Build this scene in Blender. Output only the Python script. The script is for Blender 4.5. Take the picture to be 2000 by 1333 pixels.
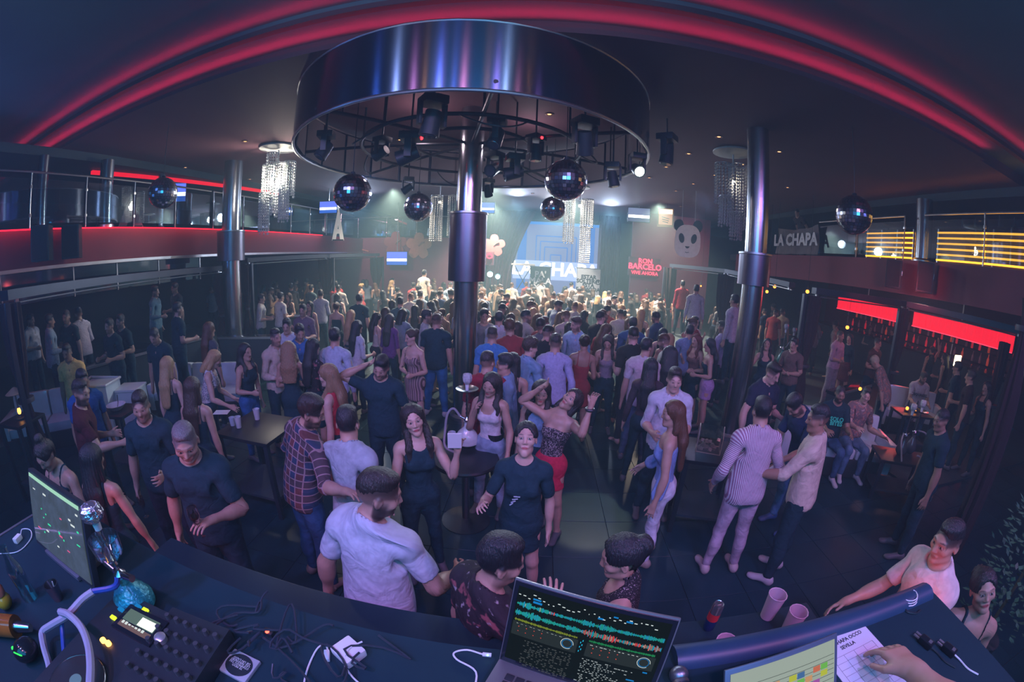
import bpy, bmesh, math, random
import numpy as np
from mathutils import Vector, Matrix, Euler, Quaternion
random.seed(7)
SC = bpy.context.scene; C = SC.collection
for o in list(bpy.data.objects): bpy.data.objects.remove(o)
# ---------------------------------------------------------------- camera: a fisheye held above the booth
CAM_H, PITCH, ROLL, YAW = 2.75, math.radians(11.938), math.radians(2.370), math.radians(3.4)
FPX, KF = 776.42, .3                                    # r = F tan(k t)/k, pixels of a 2000 px wide frame
_up = np.array([math.sin(ROLL)*math.cos(PITCH), math.cos(ROLL)*math.cos(PITCH), math.sin(PITCH)])
_fw = np.array([0, 0, -1.])+_up*_up[2]; _fw /= np.linalg.norm(_fw); _rt = np.cross(_fw, _up)
_cy, _sy = math.cos(YAW), math.sin(YAW)
_rx = _cy*_rt-_sy*_fw; _ry = _sy*_rt+_cy*_fw            # room axes in camera coordinates
cd = bpy.data.cameras.new('camera'); cam = bpy.data.objects.new('camera', cd); C.objects.link(cam)
cd.type = 'PANO'; cd.panorama_type = 'FISHEYE_LENS_POLYNOMIAL'
cd.sensor_fit = 'HORIZONTAL'; cd.sensor_width = 36; cd.sensor_height = 36*1333/2000
_r = np.linspace(0, 23, 200); _th = np.arctan(KF*_r*(2000/36)/FPX)/KF
_k = np.linalg.lstsq(np.stack([_r, _r**2, _r**3, _r**4], 1), _th, rcond=None)[0]
cd.fisheye_fov = math.radians(175)
cd.fisheye_polynomial_k0 = 0
cd.fisheye_polynomial_k1, cd.fisheye_polynomial_k2, cd.fisheye_polynomial_k3, cd.fisheye_polynomial_k4 = [-float(v) for v in _k]
cd.clip_start = .02
M3 = np.stack([_rx, _ry, _up], 0)                       # rows: room axes in camera coords -> columns map camera to room
cam.matrix_world = Matrix.Translation((0, 0, CAM_H)) @ Matrix(M3.tolist()).to_4x4()
SC.camera = cam
def ray(px, py):                                        # direction, in the room, of a point of the photograph
    dx, dy = px-1000., py-666.5; r = math.hypot(dx, dy)+1e-9
    th = math.atan(KF*r/FPX)/KF; s = math.sin(th)/r
    return M3 @ np.array([dx*s, -dy*s, -math.cos(th)])
def at(px, py, z): d = ray(px, py); t = (z-CAM_H)/d[2]; return Vector((d[0]*t, d[1]*t, z))
def aty(px, py, y): d = ray(px, py); t = y/d[1]; return Vector((d[0]*t, y, CAM_H+d[2]*t))
def atx(px, py, x): d = ray(px, py); t = x/d[0]; return Vector((x, d[1]*t, CAM_H+d[2]*t))
def atd(px, py, D): d = ray(px, py); t = D/math.hypot(d[0], d[1]); return Vector((d[0]*t, d[1]*t, CAM_H+d[2]*t))
# ---------------------------------------------------------------- light
SC.view_settings.view_transform = 'Standard'; SC.view_settings.look = 'None'
SC.view_settings.gamma = 1; SC.view_settings.use_curve_mapping = False
SC.view_settings.exposure = 0
FRONT, FILL, CROWDL = 1.85, 3.2, 3.0
W = bpy.data.worlds.new('night'); SC.world = W; W.use_nodes = True
W.node_tree.nodes['Background'].inputs[0].default_value = (.02, .05, .09, 1); W.node_tree.nodes['Background'].inputs[1].default_value = .3
_v = W.node_tree.nodes.new('ShaderNodeVolumeScatter')                  # the thin smoke that fills the hall
_v.inputs['Color'].default_value = (.56, .92, 1, 1); _v.inputs['Density'].default_value = .0125; _v.inputs['Anisotropy'].default_value = .2
W.node_tree.links.new(_v.outputs[0], W.node_tree.nodes['World Output'].inputs['Volume'])
cy = SC.cycles
cy.max_bounces = 5; cy.diffuse_bounces = 2; cy.glossy_bounces = 3; cy.transmission_bounces = 4; cy.transparent_max_bounces = 12; cy.volume_bounces = 0
cy.caustics_reflective = False; cy.caustics_refractive = False; cy.use_denoising = True
cy.sample_clamp_indirect = 4; cy.volume_step_rate = 4
def lamp(kind, name, loc, energy, col, aim=None, size=.3, size_y=None, angle=60, blend=.4):
    l = bpy.data.lights.new(name, kind); l.energy = energy; l.color = col
    o = bpy.data.objects.new(name, l); C.objects.link(o); o.location = loc
    if kind == 'AREA':
        l.size = size
        if size_y: l.shape = 'RECTANGLE'; l.size_y = size_y
    else: l.shadow_soft_size = size
    if kind == 'SPOT': l.spot_size = math.radians(angle); l.spot_blend = blend
    if aim is not None:
        o.rotation_euler = (Vector(aim)-Vector(loc)).to_track_quat('-Z', 'Y').to_euler()
    return o
# washes of the lighting rig above and behind the booth: a row of narrow blue and lilac heads
for i, (x, c, en) in enumerate([(-6.2, (.10, .28, 1), 70), (-4.4, (.22, .26, 1), 140), (-3.2, (.90, .32, .72), 95), (-1.7, (.20, .25, 1), 190), (-.4, (1.0, .28, .52), 105), (1.4, (.45, .26, 1), 190), (2.9, (1.0, .30, .50), 95), (4.6, (.62, .28, 1), 130), (6.6, (.2, .26, 1), 70)]):
    lamp('SPOT', 'front_wash_light', (x, -1.3+.1*(i % 2), 5.05), en*FRONT, c, (x*.72, 3.6, .9), .10, None, 95, .9)
lamp('AREA', 'room_fill_light', (0, -2.0, 4.2), 46*FILL, (.02, .38, .82), (0, 5, 1.2), 5.0, 1.6)  # added teal fill that lifts the shadows, not a lamp of the rig
lamp('AREA', 'ceiling_teal_fill', (1.5, -1.2, 3.4), 16, (.02, .50, .72), (1.5, 1.6, 5.6), 2.0, .6)  # added uplight that turns the near ceiling teal
lamp('SPOT', 'booth_red_light', (-2.3, .2, 1.2), 22, (1, .08, .10), (-2.2, 1.4, 1.0), .08, None, 80)
lamp('SPOT', 'booth_red_light', (1.75, .75, 1.35), 5, (1, .10, .14), (2.3, 1.2, 1.35), .08, None, 90)
lamp('AREA', 'booth_desk_light', (0, -.9, 4.6), 9, (.16, .36, 1.0), (0, .4, 1.8), 1.2, .4)
lamp('AREA', 'ceiling_blue_light', (-8, 1.0, 2.9), 20, (.06, .30, 1.0), (-7, 2.0, 5.4), 1.0, .4)
for x in (-1.9, -1.0, 1.3, 2.0): lamp('POINT', 'amber_streak_light', (x, -.8, 5.0), 5, (1, .45, .16), None, .05)  # added to give the drum its thin orange streaks
# rig over the dance floor and stage
for i, (x, y, en) in enumerate([(-5, 13, 900), (-1.5, 12.0, 800), (1.0, 14.0, 1100), (4.2, 14.0, 1000), (-2.0, 17.0, 800), (-9.5, 13.5, 700)]):
    lamp('SPOT', 'crowd_light', (x, y, 5.05), en*CROWDL, (1.0, .88, .68), (x*.9, y-.6, 0), .12, None, 120, .8)
lamp('SPOT', 'stage_wash_light', (.8, 17.0, 5.0), 420*CROWDL, (.72, .86, 1.0), (0, 8, .8), .2, None, 100, .6)
for i, (x, y) in enumerate([(-7.5, 15), (3, 17.2), (-1, 16)]):
    lamp('SPOT', 'smoke_blue_light', (x, y, 4.9), 260*CROWDL, (.55, .74, 1.0), (x*.5, y-6, 1.5), .2, None, 130, .8)
lamp('SPOT', 'rim_spot_light', (1.42, 5.86, 4.08), 420, (1.0, .92, .66), (.72, 3.7, 0), .05, None, 13, .3)
lamp('SPOT', 'rim_spot_light', (.6, 8.2, 4.3), 520, (1.0, .92, .66), (-4.8, 5.8, 0), .05, None, 12, .4)
for x, c, en in ((-3.5, (.55, .70, 1), 90), (1.3, (.55, .70, 1), 90), (-.9, (.08, .20, 1), 26), (-4.8, (.08, .20, 1), 34), (-2.1, (1, .40, .14), 16), (.45, (1, .40, .14), 16), (2.6, (1, .35, .14), 12), (-1.35, (1, .2, .1), 6)):
    lamp('SPOT', 'drum_streak_light', (x, .2, 4.75), en, c, (x*.3-.8, 3.6, 4.75), .03, None, 70, .9)  # added lamps, placed only to draw streaks on the drum
for i, (x, y) in enumerate([(-3.4, 7.5), (1.6, 8.0), (-1.2, 9.5), (3.6, 8.6)]):
    lamp('SPOT', 'floor_wash_light', (x, y, 4.4), 60, (.50, .52, 1.0), (x*.7, y-3.0, .8), .15, None, 110, .7)
lamp('POINT', 'drum_inner_fill', (-1.9, 6.0, 4.75), 16, (.85, .66, .74), None, .1); lamp('POINT', 'drum_inner_fill', (-.2, 6.9, 4.75), 16, (.80, .70, .80), None, .1)  # added lamps that brighten the inside of the drum
for a, b_, en in (((-8, 14.5, 4.9), (-8, 17.9, 2.6), 260), ((5.9, 14.5, 4.9), (6.1, 18, 2.8), 260), ((-2.6, 16, 4.9), (-2.6, 19.5, 2.5), 120)):
    lamp('SPOT', 'wall_tint_fill', a, en, (1.0, .42, .56), b_, .15, None, 85, .8)  # added pink spots that tint the back walls
lamp('SPOT', 'table_sign_fill', (1.3, 13.0, 4.9), 1500, (1, .97, .92), (1.6, 18.8, 1.4), .12, None, 26, .6)  # added spot that brightens the white table sign
lamp('SPOT', 'gallery_red_light', (6.6, 5.2, 2.95), 45, (1, .10, .16), (8.1, 7.5, 3.2), .1, None, 120, .8)
lamp('POINT', 'panda_fill', (3.9, 10.2, 3.6), 9, (1, .86, .84), None, .1)  # added lamp that brightens the panda head
lamp('SPOT', 'bar_glow_light', (11.2, 8.6, 2.3), 60, (1, .10, .10), (8, 7, .6), .3, None, 150, .8)
lamp('SPOT', 'vip_amber_light', (8.6, 6.4, 2.9), 40, (1, .50, .48), (6.4, 5.4, .6), .2, None, 150, .8); lamp('SPOT', 'vip_amber_light', (5.2, 3.2, 3.0), 45, (.95, .50, .62), (6.2, 5.2, 1.0), .2, None, 120, .8)
lamp('SPOT', 'vip_left_light', (-9.4, 5.4, 3.1), 55, (.45, .55, .85), (-8.6, 5.4, .6), .2, None, 150, .8)
# ---------------------------------------------------------------- materials
MATS = {}
def mat(name, col=(.1, .1, .1), rough=.6, metal=0., noise=.18, scale=9., bump=0., emit=None, es=0., coat=0., alpha=1., spec=None, trans=0., stretch=None):
    if name in MATS: return MATS[name]
    m = bpy.data.materials.new(name); m.use_nodes = True; nt = m.node_tree; N, L = nt.nodes, nt.links
    b = N['Principled BSDF']; b.inputs['Roughness'].default_value = rough; b.inputs['Metallic'].default_value = metal
    b.inputs['Base Color'].default_value = (*col, 1)
    if coat: b.inputs['Coat Weight'].default_value = coat
    if spec is not None: b.inputs['Specular IOR Level'].default_value = spec
    if trans: b.inputs['Transmission Weight'].default_value = trans
    if alpha < 1: b.inputs['Alpha'].default_value = alpha
    if emit: b.inputs['Emission Color'].default_value = (*emit, 1); b.inputs['Emission Strength'].default_value = es
    if noise or bump:
        tc = N.new('ShaderNodeTexCoord'); tx = N.new('ShaderNodeTexNoise'); tx.inputs['Scale'].default_value = scale; tx.inputs['Detail'].default_value = 4
        src = tc.outputs['Object']
        if stretch:
            mp = N.new('ShaderNodeMapping'); mp.inputs['Scale'].default_value = stretch; L.new(src, mp.inputs[0]); src = mp.outputs[0]
        L.new(src, tx.inputs['Vector'])
        mx = N.new('ShaderNodeMix'); mx.data_type = 'RGBA'
        mx.inputs[6].default_value = (*[c*(1-noise) for c in col], 1); mx.inputs[7].default_value = (*[min(c*(1+noise), 1) for c in col], 1)
        L.new(tx.outputs['Fac'], mx.inputs[0]); L.new(mx.outputs[2], b.inputs['Base Color'])
        if bump:
            bp = N.new('ShaderNodeBump'); bp.inputs['Strength'].default_value = bump; bp.inputs['Distance'].default_value = .02
            L.new(tx.outputs['Fac'], bp.inputs['Height']); L.new(bp.outputs[0], b.inputs['Normal'])
    MATS[name] = m; return m
def emat(name, col, s):                                 # something that gives off light
    if name in MATS: return MATS[name]
    m = bpy.data.materials.new(name); m.use_nodes = True; nt = m.node_tree; nt.nodes.clear()
    e = nt.nodes.new('ShaderNodeEmission'); e.inputs[0].default_value = (*col, 1); e.inputs[1].default_value = s
    o = nt.nodes.new('ShaderNodeOutputMaterial'); nt.links.new(e.outputs[0], o.inputs[0]); m.cycles.emission_sampling = 'NONE'
    MATS[name] = m; return m
def glassy(name, tint=(.8, .9, .95), refl=.12, rough=.02):   # thin clear sheet: mostly see-through, a little mirror
    if name in MATS: return MATS[name]
    m = bpy.data.materials.new(name); m.use_nodes = True; nt = m.node_tree; nt.nodes.clear(); N = nt.nodes
    t = N.new('ShaderNodeBsdfTransparent'); t.inputs[0].default_value = (*tint, 1)
    g = N.new('ShaderNodeBsdfGlossy'); g.inputs[0].default_value = (.9, .95, 1, 1); g.inputs[1].default_value = rough
    lw = N.new('ShaderNodeLayerWeight'); lw.inputs[0].default_value = .35
    mp = N.new('ShaderNodeMath'); mp.operation = 'MULTIPLY_ADD'; mp.inputs[1].default_value = .55; mp.inputs[2].default_value = refl
    mx = N.new('ShaderNodeMixShader'); o = N.new('ShaderNodeOutputMaterial')
    nt.links.new(lw.outputs['Facing'], mp.inputs[0]); nt.links.new(mp.outputs[0], mx.inputs[0])
    nt.links.new(t.outputs[0], mx.inputs[1]); nt.links.new(g.outputs[0], mx.inputs[2]); nt.links.new(mx.outputs[0], o.inputs[0])
    MATS[name] = m; return m
CHROME = mat('brushed_chrome', (.42, .43, .47), .24, 1., .12, 4, stretch=(60, 60, .4))
STEEL = mat('satin_steel', (.50, .52, .55), .35, 1., .1, 6)
BLACK = mat('black_plastic', (.016, .026, .034), .45, 0, .2, 20)
BLACKGLOSS = mat('black_gloss', (.012, .016, .022), .12, 0, .1, 5)
DARKPAINT = mat('dark_paint', (.024, .042, .054), .75, 0, .2, 3)
CURTAIN = mat('black_velvet', (.030, .014, .018), .9, 0, .3, 30, .3, stretch=(1, 1, .1))
WHITEPL = mat('white_plastic', (.70, .72, .75), .4, 0, .05)
GLASS = glassy('railing_glass')
# ---------------------------------------------------------------- geometry helpers
SOFT = [False]
class MB:
    def __init__(s): s.b = bmesh.new(); s.sm = set()
    def _tf(s, vs, M): bmesh.ops.transform(s.b, matrix=M, verts=vs)
    def box(s, c, d, rot=None, bev=0.):
        r = bmesh.ops.create_cube(s.b, size=1.); vs = r['verts']
        M = Matrix.Translation(c) @ (rot.to_4x4() if rot is not None else Matrix()) @ Matrix.Diagonal((*d, 1))
        s._tf(vs, M)
        if bev:
            es = {e for v in vs for e in v.link_edges}
            bmesh.ops.bevel(s.b, geom=list(es), offset=bev, segments=2, affect='EDGES', profile=.7)
        return s
    def cyl(s, a, b, r1, r2=None, n=14, cap=True):
        a, b = Vector(a), Vector(b); d = b-a
        r = bmesh.ops.create_cone(s.b, cap_ends=cap, cap_tris=False, segments=n, radius1=r1, radius2=r1 if r2 is None else r2, depth=d.length)
        s._tf(r['verts'], Matrix.Translation((a+b)/2) @ d.to_track_quat('Z', 'Y').to_matrix().to_4x4()); return s
    def ball(s, c, r, n=16, sc=(1, 1, 1)):
        q = bmesh.ops.create_uvsphere(s.b, u_segments=n, v_segments=max(n//2, 4), radius=r)
        s._tf(q['verts'], Matrix.Translation(c) @ Matrix.Diagonal((*sc, 1))); return s
    def tube(s, pts, r, n=6, closed=False):
        pts = [Vector(p) for p in pts]
        if SOFT[0] and not closed and 2 < len(pts) < 16:          # hoses and cables bend smoothly
            q = [pts[0]*2-pts[1]]+pts+[pts[-1]*2-pts[-2]]; out = []
            for a, b_, c_, d_ in zip(q, q[1:], q[2:], q[3:]):
                for k in range(5):
                    u = k/5; out.append(.5*(2*b_+(c_-a)*u+(2*a-5*b_+4*c_-d_)*u*u+(3*b_-a-3*c_+d_)*u**3))
            pts = out+[pts[-1]]
        m = len(pts); rings = []
        for i, p in enumerate(pts):
            t = (pts[(i+1) % m]-pts[i-1]) if closed or 0 < i < m-1 else (pts[1]-pts[0] if i == 0 else pts[-1]-pts[-2])
            q = t.to_track_quat('Z', 'Y'); rr = r[i] if isinstance(r, (list, tuple)) else r
            rings.append([s.b.verts.new(p+q @ Vector((rr*math.cos(k*2*math.pi/n), rr*math.sin(k*2*math.pi/n), 0))) for k in range(n)])
        for i in range(m if closed else m-1):
            A, B = rings[i], rings[(i+1) % m]
            for k in range(n): s.b.faces.new((A[k], A[(k+1) % n], B[(k+1) % n], B[k]))
        if not closed: s.b.faces.new(rings[0][::-1]); s.b.faces.new(rings[-1])
        return s
    def lathe(s, prof, c=(0, 0, 0), n=20, ax=None, loop=False):
        c = Vector(c); Q = ax.to_track_quat('Z', 'Y') if ax is not None else None; R = []
        for r, z in prof:
            ring = []
            for k in range(n):
                v = Vector((r*math.cos(k*2*math.pi/n), r*math.sin(k*2*math.pi/n), z)); ring.append(s.b.verts.new(c+(Q @ v if Q else v)))
            R.append(ring)
        for A, B in zip(R, R[1:]+R[:1] if loop else R[1:]):
            for k in range(n): s.b.faces.new((A[k], A[(k+1) % n], B[(k+1) % n], B[k]))
        if loop: return s
        if prof[0][0] > 1e-5: s.b.faces.new(R[0][::-1])
        if prof[-1][0] > 1e-5: s.b.faces.new(R[-1])
        return s
    def prism(s, poly, d):                              # poly of 3D points, pushed along d
        d = Vector(d); A = [s.b.verts.new(Vector(p)) for p in poly]; B = [s.b.verts.new(Vector(p)+d) for p in poly]
        s.b.faces.new(A[::-1]); s.b.faces.new(B); n = len(A)
        for k in range(n): s.b.faces.new((A[k], A[(k+1) % n], B[(k+1) % n], B[k]))
        return s
    def quad(s, *p): s.b.faces.new([s.b.verts.new(Vector(q)) for q in p]); return s
    def build(s, name, m, parent=None, smooth=None, M=None):
        bmesh.ops.recalc_face_normals(s.b, faces=s.b.faces)
        if M is not None: bmesh.ops.transform(s.b, matrix=M, verts=s.b.verts)
        me = bpy.data.meshes.new(name); s.b.to_mesh(me); s.b.free(); me.materials.append(m)
        o = bpy.data.objects.new(name, me); C.objects.link(o)
        if parent is not None: o.parent = parent
        if smooth: smooth_by_angle(me, smooth)
        return o
def smooth_by_angle(me, deg):
    me.polygons.foreach_set('use_smooth', np.ones(len(me.polygons), bool))
    try: me.set_sharp_from_angle(angle=math.radians(deg))
    except Exception: pass
def tag(o, label=None, cat=None, group=None, kind=None):
    for k, v in (('label', label), ('category', cat), ('group', group), ('kind', kind)):
        if v: o[k] = v
    return o
def thing(name, label, cat, loc=(0, 0, 0), rz=0., group=None):
    o = bpy.data.objects.new(name, None); C.objects.link(o); o.empty_display_size = .05
    o.location = loc; o.rotation_euler = (0, 0, rz); return tag(o, label, cat, group)
def struct(name, mb, m, parent=None, smooth=None, kind=True):
    o = mb.build(name, m, parent, smooth)
    if kind and parent is None: o['kind'] = 'structure'
    return o
def part(p, name, m, fn, smooth=40, label=None):
    SOFT[0] = name in ('hose', 'cable', 'lead', 'tail', 'hose_handle', 'mouthpiece', 'handle')
    b = MB(); fn(b); SOFT[0] = False; o = b.build(name, m, p, smooth)
    if label: o['label'] = label
    return o
def clone(o, parent=None):
    c = o.copy(); C.objects.link(c)
    if parent is not None: c.parent = parent
    for ch in list(o.children): clone(ch, c)
    return c
def words3d(txt, size, m, parent, loc, rot=(0, 0, 0), name='lettering', depth=.004, align='CENTER', bold=0., spacing=1., line=1.):
    cu = bpy.data.curves.new(name, 'FONT'); cu.body = txt; cu.size = size; cu.extrude = depth; cu.align_x = align; cu.align_y = 'CENTER'
    cu.offset = bold; cu.space_character = spacing; cu.space_line = line; cu.resolution_u = 2
    t = bpy.data.objects.new('tmp', cu); C.objects.link(t)
    dg = bpy.context.evaluated_depsgraph_get(); me = bpy.data.meshes.new_from_object(t.evaluated_get(dg)); bpy.data.objects.remove(t)
    me.materials.clear(); me.materials.append(m); me.name = name
    o = bpy.data.objects.new(name, me); C.objects.link(o); o.parent = parent; o.location = loc; o.rotation_euler = rot; return o

# ================================================================ the room
CEIL = mat('ceiling_paint', (.105, .040, .055), .8, 0, .15, 1.5)
CEIL_B = mat('ceiling_cove_paint', (.065, .135, .165), .8, 0, .12, 1.5)
FLOORM = mat('black_floor_tile', (.011, .040, .054), .36, 0, .35, 2.5, spec=.25)
GROUT = mat('floor_joint', (.028, .044, .054), .8, 0, .2, 20)
def slab(name, lo, hi, m, **k):
    lo, hi = Vector(lo), Vector(hi); b = MB(); b.box((lo+hi)/2, hi-lo); return struct(name, b, m, **k)
floor = slab('floor', (-15, -3, -.3), (15, 24, -.006), GROUT)
def tile_mesh(s):
    b = bmesh.new(); bmesh.ops.create_cube(b, size=1.)
    bmesh.ops.transform(b, matrix=Matrix.Diagonal((s-.006, s-.006, .012, 1)), verts=b.verts)
    bmesh.ops.bevel(b, geom=[e for e in b.edges if e.verts[0].co.z > 0 and e.verts[1].co.z > 0], offset=.002, segments=1, affect='EDGES')
    me = bpy.data.meshes.new('tile'); b.to_mesh(me); b.free(); me.materials.append(FLOORM); return me
TS = .6; tm = tile_mesh(TS); cells = []
for i in range(-15, 16):
    for j in range(0, 26): cells.append((math.hypot(i*TS, j*TS), i, j))
cells.sort()
for k, (_, i, j) in enumerate(cells[:300]):
    o = bpy.data.objects.new('tile', tm); C.objects.link(o); o.parent = floor; o.location = (i*TS, j*TS+.3, 0)
b = MB()
for _, i, j in cells[300:]: b.box((i*TS, j*TS+.3, 0), (TS-.006, TS-.006, .012))
o = b.build('far_tiles', FLOORM, floor); o['kind'] = 'stuff'
# ceiling in three steps with red light hidden behind each step's edge
slab('ceiling', (-15, -3, 5.60), (15, 24, 5.9), CEIL_B)
Y1, Y2 = 3.62, 4.00
def step(name, y0, y1, z0, z1, m):
    return slab(name, (-11.6, y0, z0), (8.7, y1, z1), m)
step('ceiling_step', Y1, 24, 5.40, 5.60, CEIL_B)
step('ceiling_step', Y2, 24, 5.20, 5.40, CEIL)
LEDRED = emat('red_led', (1, .010, .030), 2.6)
for nm, y, z, x0, x1 in (('first', Y1, 5.40, -11.5, 8.3), ('second', Y2, 5.20, -11.0, 7.0)):
    b = MB(); b.box(((x0+x1)/2, y-.045, z+.010), (x1-x0, .09, .020)); b.box(((x0+x1)/2, y-.085, z+.035), (x1-x0, .012, .07))
    tag(b.build('cove_ledge', CEIL), None, None, None, 'structure')
    s = thing('led_strip', 'red led strip hidden behind the %s step of the ceiling, %s' % (nm, 'nearer the booth' if nm == 'first' else 'just above the steel drum'), 'light strip', ((x0+x1)/2, y-.04, z+.03))
    part(s, 'diffuser', LEDRED, lambda b: b.box((0, 0, 0), (x1-x0, .035, .012)))
    n = 6; w = (x1-x0)/n
    for i in range(n):
        l = lamp('AREA', 'cove_light', (x0+w*(i+.5), y-.045, z+.055), 6.5 if nm == 'first' else 9.0, (1, .012, .06), (x0+w*(i+.5), y-.26, z+.20), w, .03)
        l.data.spread = math.radians(130)
# walls
WALLM = mat('dark_wall_paint', (.045, .050, .062), .8, 0, .2, 2)
PURPLE = mat('plum_wall_paint', (.24, .060, .110), .8, 0, .25, 1.2)
slab('wall_left', (-15.2, -3, 0), (-15, 24, 5.6), WALLM); slab('wall_right', (15, -3, 0), (15.2, 24, 5.6), WALLM)
slab('wall_back', (-15, 23.8, 0), (15, 24, 5.6), mat('grey_back_wall', (.10, .095, .11), .85, 0, .2, 1))
slab('wall_front', (-15, -3.2, 0), (15, -3, 5.6), WALLM)
# upper gallery: floors, lit fascias
FASC = mat('plum_fascia', (.19, .022, .040), .7, 0, .2, 2)
slab('floor_gallery', (-15, -1, 3.36), (-8.52, 18.0, 3.60), DARKPAINT); slab('floor_gallery', (8.12, -1, 3.36), (15, 16.0, 3.60), DARKPAINT)
slab('floor_gallery', (-15, 18.02, 3.36), (-3.9, 23.8, 3.60), DARKPAINT)
slab('trim_1', (-8.52, -1, 2.92), (-8.40, 18.0, 3.56), FASC); slab('trim_2', (8.00, -1, 2.86), (8.12, 15.2, 3.60), FASC)
slab('trim_3', (-8.52, -1, 2.86), (-8.36, 18.0, 2.92), STEEL)
slab('wall_below_gallery', (-15, 17.9, 0), (-3.9, 18.02, 3.60), PURPLE)
lamp('AREA', 'fascia_red_light', (-8.30, 7.0, 3.62), 20, (1, .01, .04), (-8.42, 7.0, 3.2), 14, .03)
s = thing('led_strip', 'red led line along the top of the left gallery front', 'light strip', (-8.42, 6.6, 3.575))
part(s, 'diffuser', LEDRED, lambda b: b.box((0, 0, 0), (.05, 15, .02)))
s = thing('led_strip', 'red led line under the ceiling of the left gallery', 'light strip', (-9.3, 8.6, 4.96))
part(s, 'diffuser', emat('red_led_dim', (1, .008, .03), .9), lambda b: b.box((0, 0, 0), (.12, 7.0, .08), Euler((0, 0, -.13)).to_matrix()))
slab('ceiling_gallery', (-15, -1, 5.02), (-9.0, 24, 5.2), DARKPAINT); slab('ceiling_gallery', (8.7, -1, 5.02), (15, 24, 5.2), DARKPAINT)
# raised side floors
slab('floor_terrace', (-15, -1, 0), (-7.9, 9.8, .28), DARKPAINT); slab('floor_terrace', (-15, 9.8, 0), (-5.2, 17.8, .05), DARKPAINT); slab('floor_terrace', (-15, 7.6, .28), (-8.8, 9.8, .50), DARKPAINT); slab('floor_terrace', (2.7, 8.7, 0), (5.9, 12.7, .60), DARKPAINT); slab('floor_terrace', (5.9, 3.6, 0), (15, 16, .04), DARKPAINT)
# right far wall with its posters
slab('wall_side_stage', (4.2, 18.0, 0), (8.0, 18.2, 5.2), PURPLE)
slab('wall_stage_left', (-3.9, 18.0, 0), (-3.7, 23.8, 5.2), DARKPAINT)
slab('floor_stage', (-3.7, 18.2, 0), (4.2, 23.8, 1.0), DARKPAINT)
# chrome columns
def column(name, x, y, r, z0, z1, sl=None, label='', group=None):
    t = thing(name, label, 'column', (x, y, z0), 0, group)
    part(t, 'shaft', CHROME, lambda b: b.cyl((0, 0, 0), (0, 0, z1-z0), r, n=32))
    part(t, 'base_ring', STEEL, lambda b: b.lathe([(r+.05, 0), (r+.05, .06), (r+.01, .10)], n=32))
    if sl:
        part(t, 'sleeve', mat('dark_sleeve', (.20, .19, .24), .35, 1, .2, 3), lambda b: b.lathe([(r, sl[0]-z0), (sl[2], sl[0]-z0), (sl[2], sl[1]-z0), (r, sl[1]-z0)], n=32, loop=True))
        part(t, 'trim_ring', STEEL, lambda b: b.lathe([(sl[2], sl[1]-z0), (sl[2]+.012, sl[1]-z0+.01), (sl[2]+.012, sl[1]-z0+.04), (r, sl[1]-z0+.04)], n=32))
    return t
column('column', -1.157, 6.36, .20, 0, 5.2, (2.36, 3.42, .30), 'thick chrome column rising through the centre of the steel drum')
column('column', 3.50, 5.97, .185, 0, 5.2, (2.62, 3.10, .27), 'chrome column with a dark sleeve in front of the right gallery')
column('column', -7.50, 7.92, .24, 0, 5.2, (2.72, 3.42, .36), 'chrome column with a wide dark sleeve before the left terrace')
column('gallery_column', -8.75, 4.90+.1, .16, 3.6, 5.02, None, 'chrome column standing on the left gallery between railing and white letter')
column('gallery_column', -9.0, 3.55, .12, 3.6, 5.02, None, 'thin dim chrome column at the near end of the left gallery')
column('gallery_column', -9.3, 7.0, .09, 3.6, 5.02, None, 'slim lit chrome column on the left gallery behind the mirror ball')
column('gallery_column', 8.5, 6.45, .21, 3.6, 5.02, None, 'chrome column on the right gallery between two banks of amber tubes')
# railings of the galleries
def railing(pts, z, h, label, n_post=None):
    t = thing('glass_railing', label, 'railing', (*pts[0][:2], z))
    o = Vector((*pts[0][:2], 0)); P = [Vector((p[0], p[1], 0))-o for p in pts]
    part(t, 'top_rail', STEEL, lambda b: b.tube([p+Vector((0, 0, h)) for p in P], .022, 8))
    for a, c in zip(P, P[1:]):
        k = max(int((c-a).length/1.25), 1); u = (c-a)/k; d = u.normalized()
        for i in range(k):
            q = a+u*i
            part(t, 'post', STEEL, lambda b: b.cyl(q, q+Vector((0, 0, h)), .016, n=8))
            part(t, 'pane', GLASS, lambda b: b.prism([q+d*.05+Vector((0, 0, .08)), q+u-d*.05+Vector((0, 0, .08)), q+u-d*.05+Vector((0, 0, h-.12)), q+d*.05+Vector((0, 0, h-.12))], d.cross(Vector((0, 0, 1)))*.01))
            for zz in (.22, h-.26):
                part(t, 'clamp', STEEL, lambda b: b.box(q+Vector((0, 0, zz)), (.05, .05, .06), None, .008))
    return t
railing([(-8.46, .6), (-8.46, 8.1)], 3.6, .98, 'glass and steel railing along the left gallery edge')
railing([(-8.46, 8.2), (-8.46, 17.0)], 3.6, .98, 'far glass railing of the left gallery beyond the sleeved column')
railing([(8.06, 1.4), (8.06, 6.1)], 3.6, .98, 'glass railing before the nearer bank of amber tubes')
railing([(8.06, 6.7), (8.06, 10.0)], 3.6, .98, 'glass railing before the farther bank of amber tubes')
railing([(-10.2, 17.96), (-4.2, 17.96)], 3.6, .98, 'glass railing on the far gallery above the flower wall')
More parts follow.
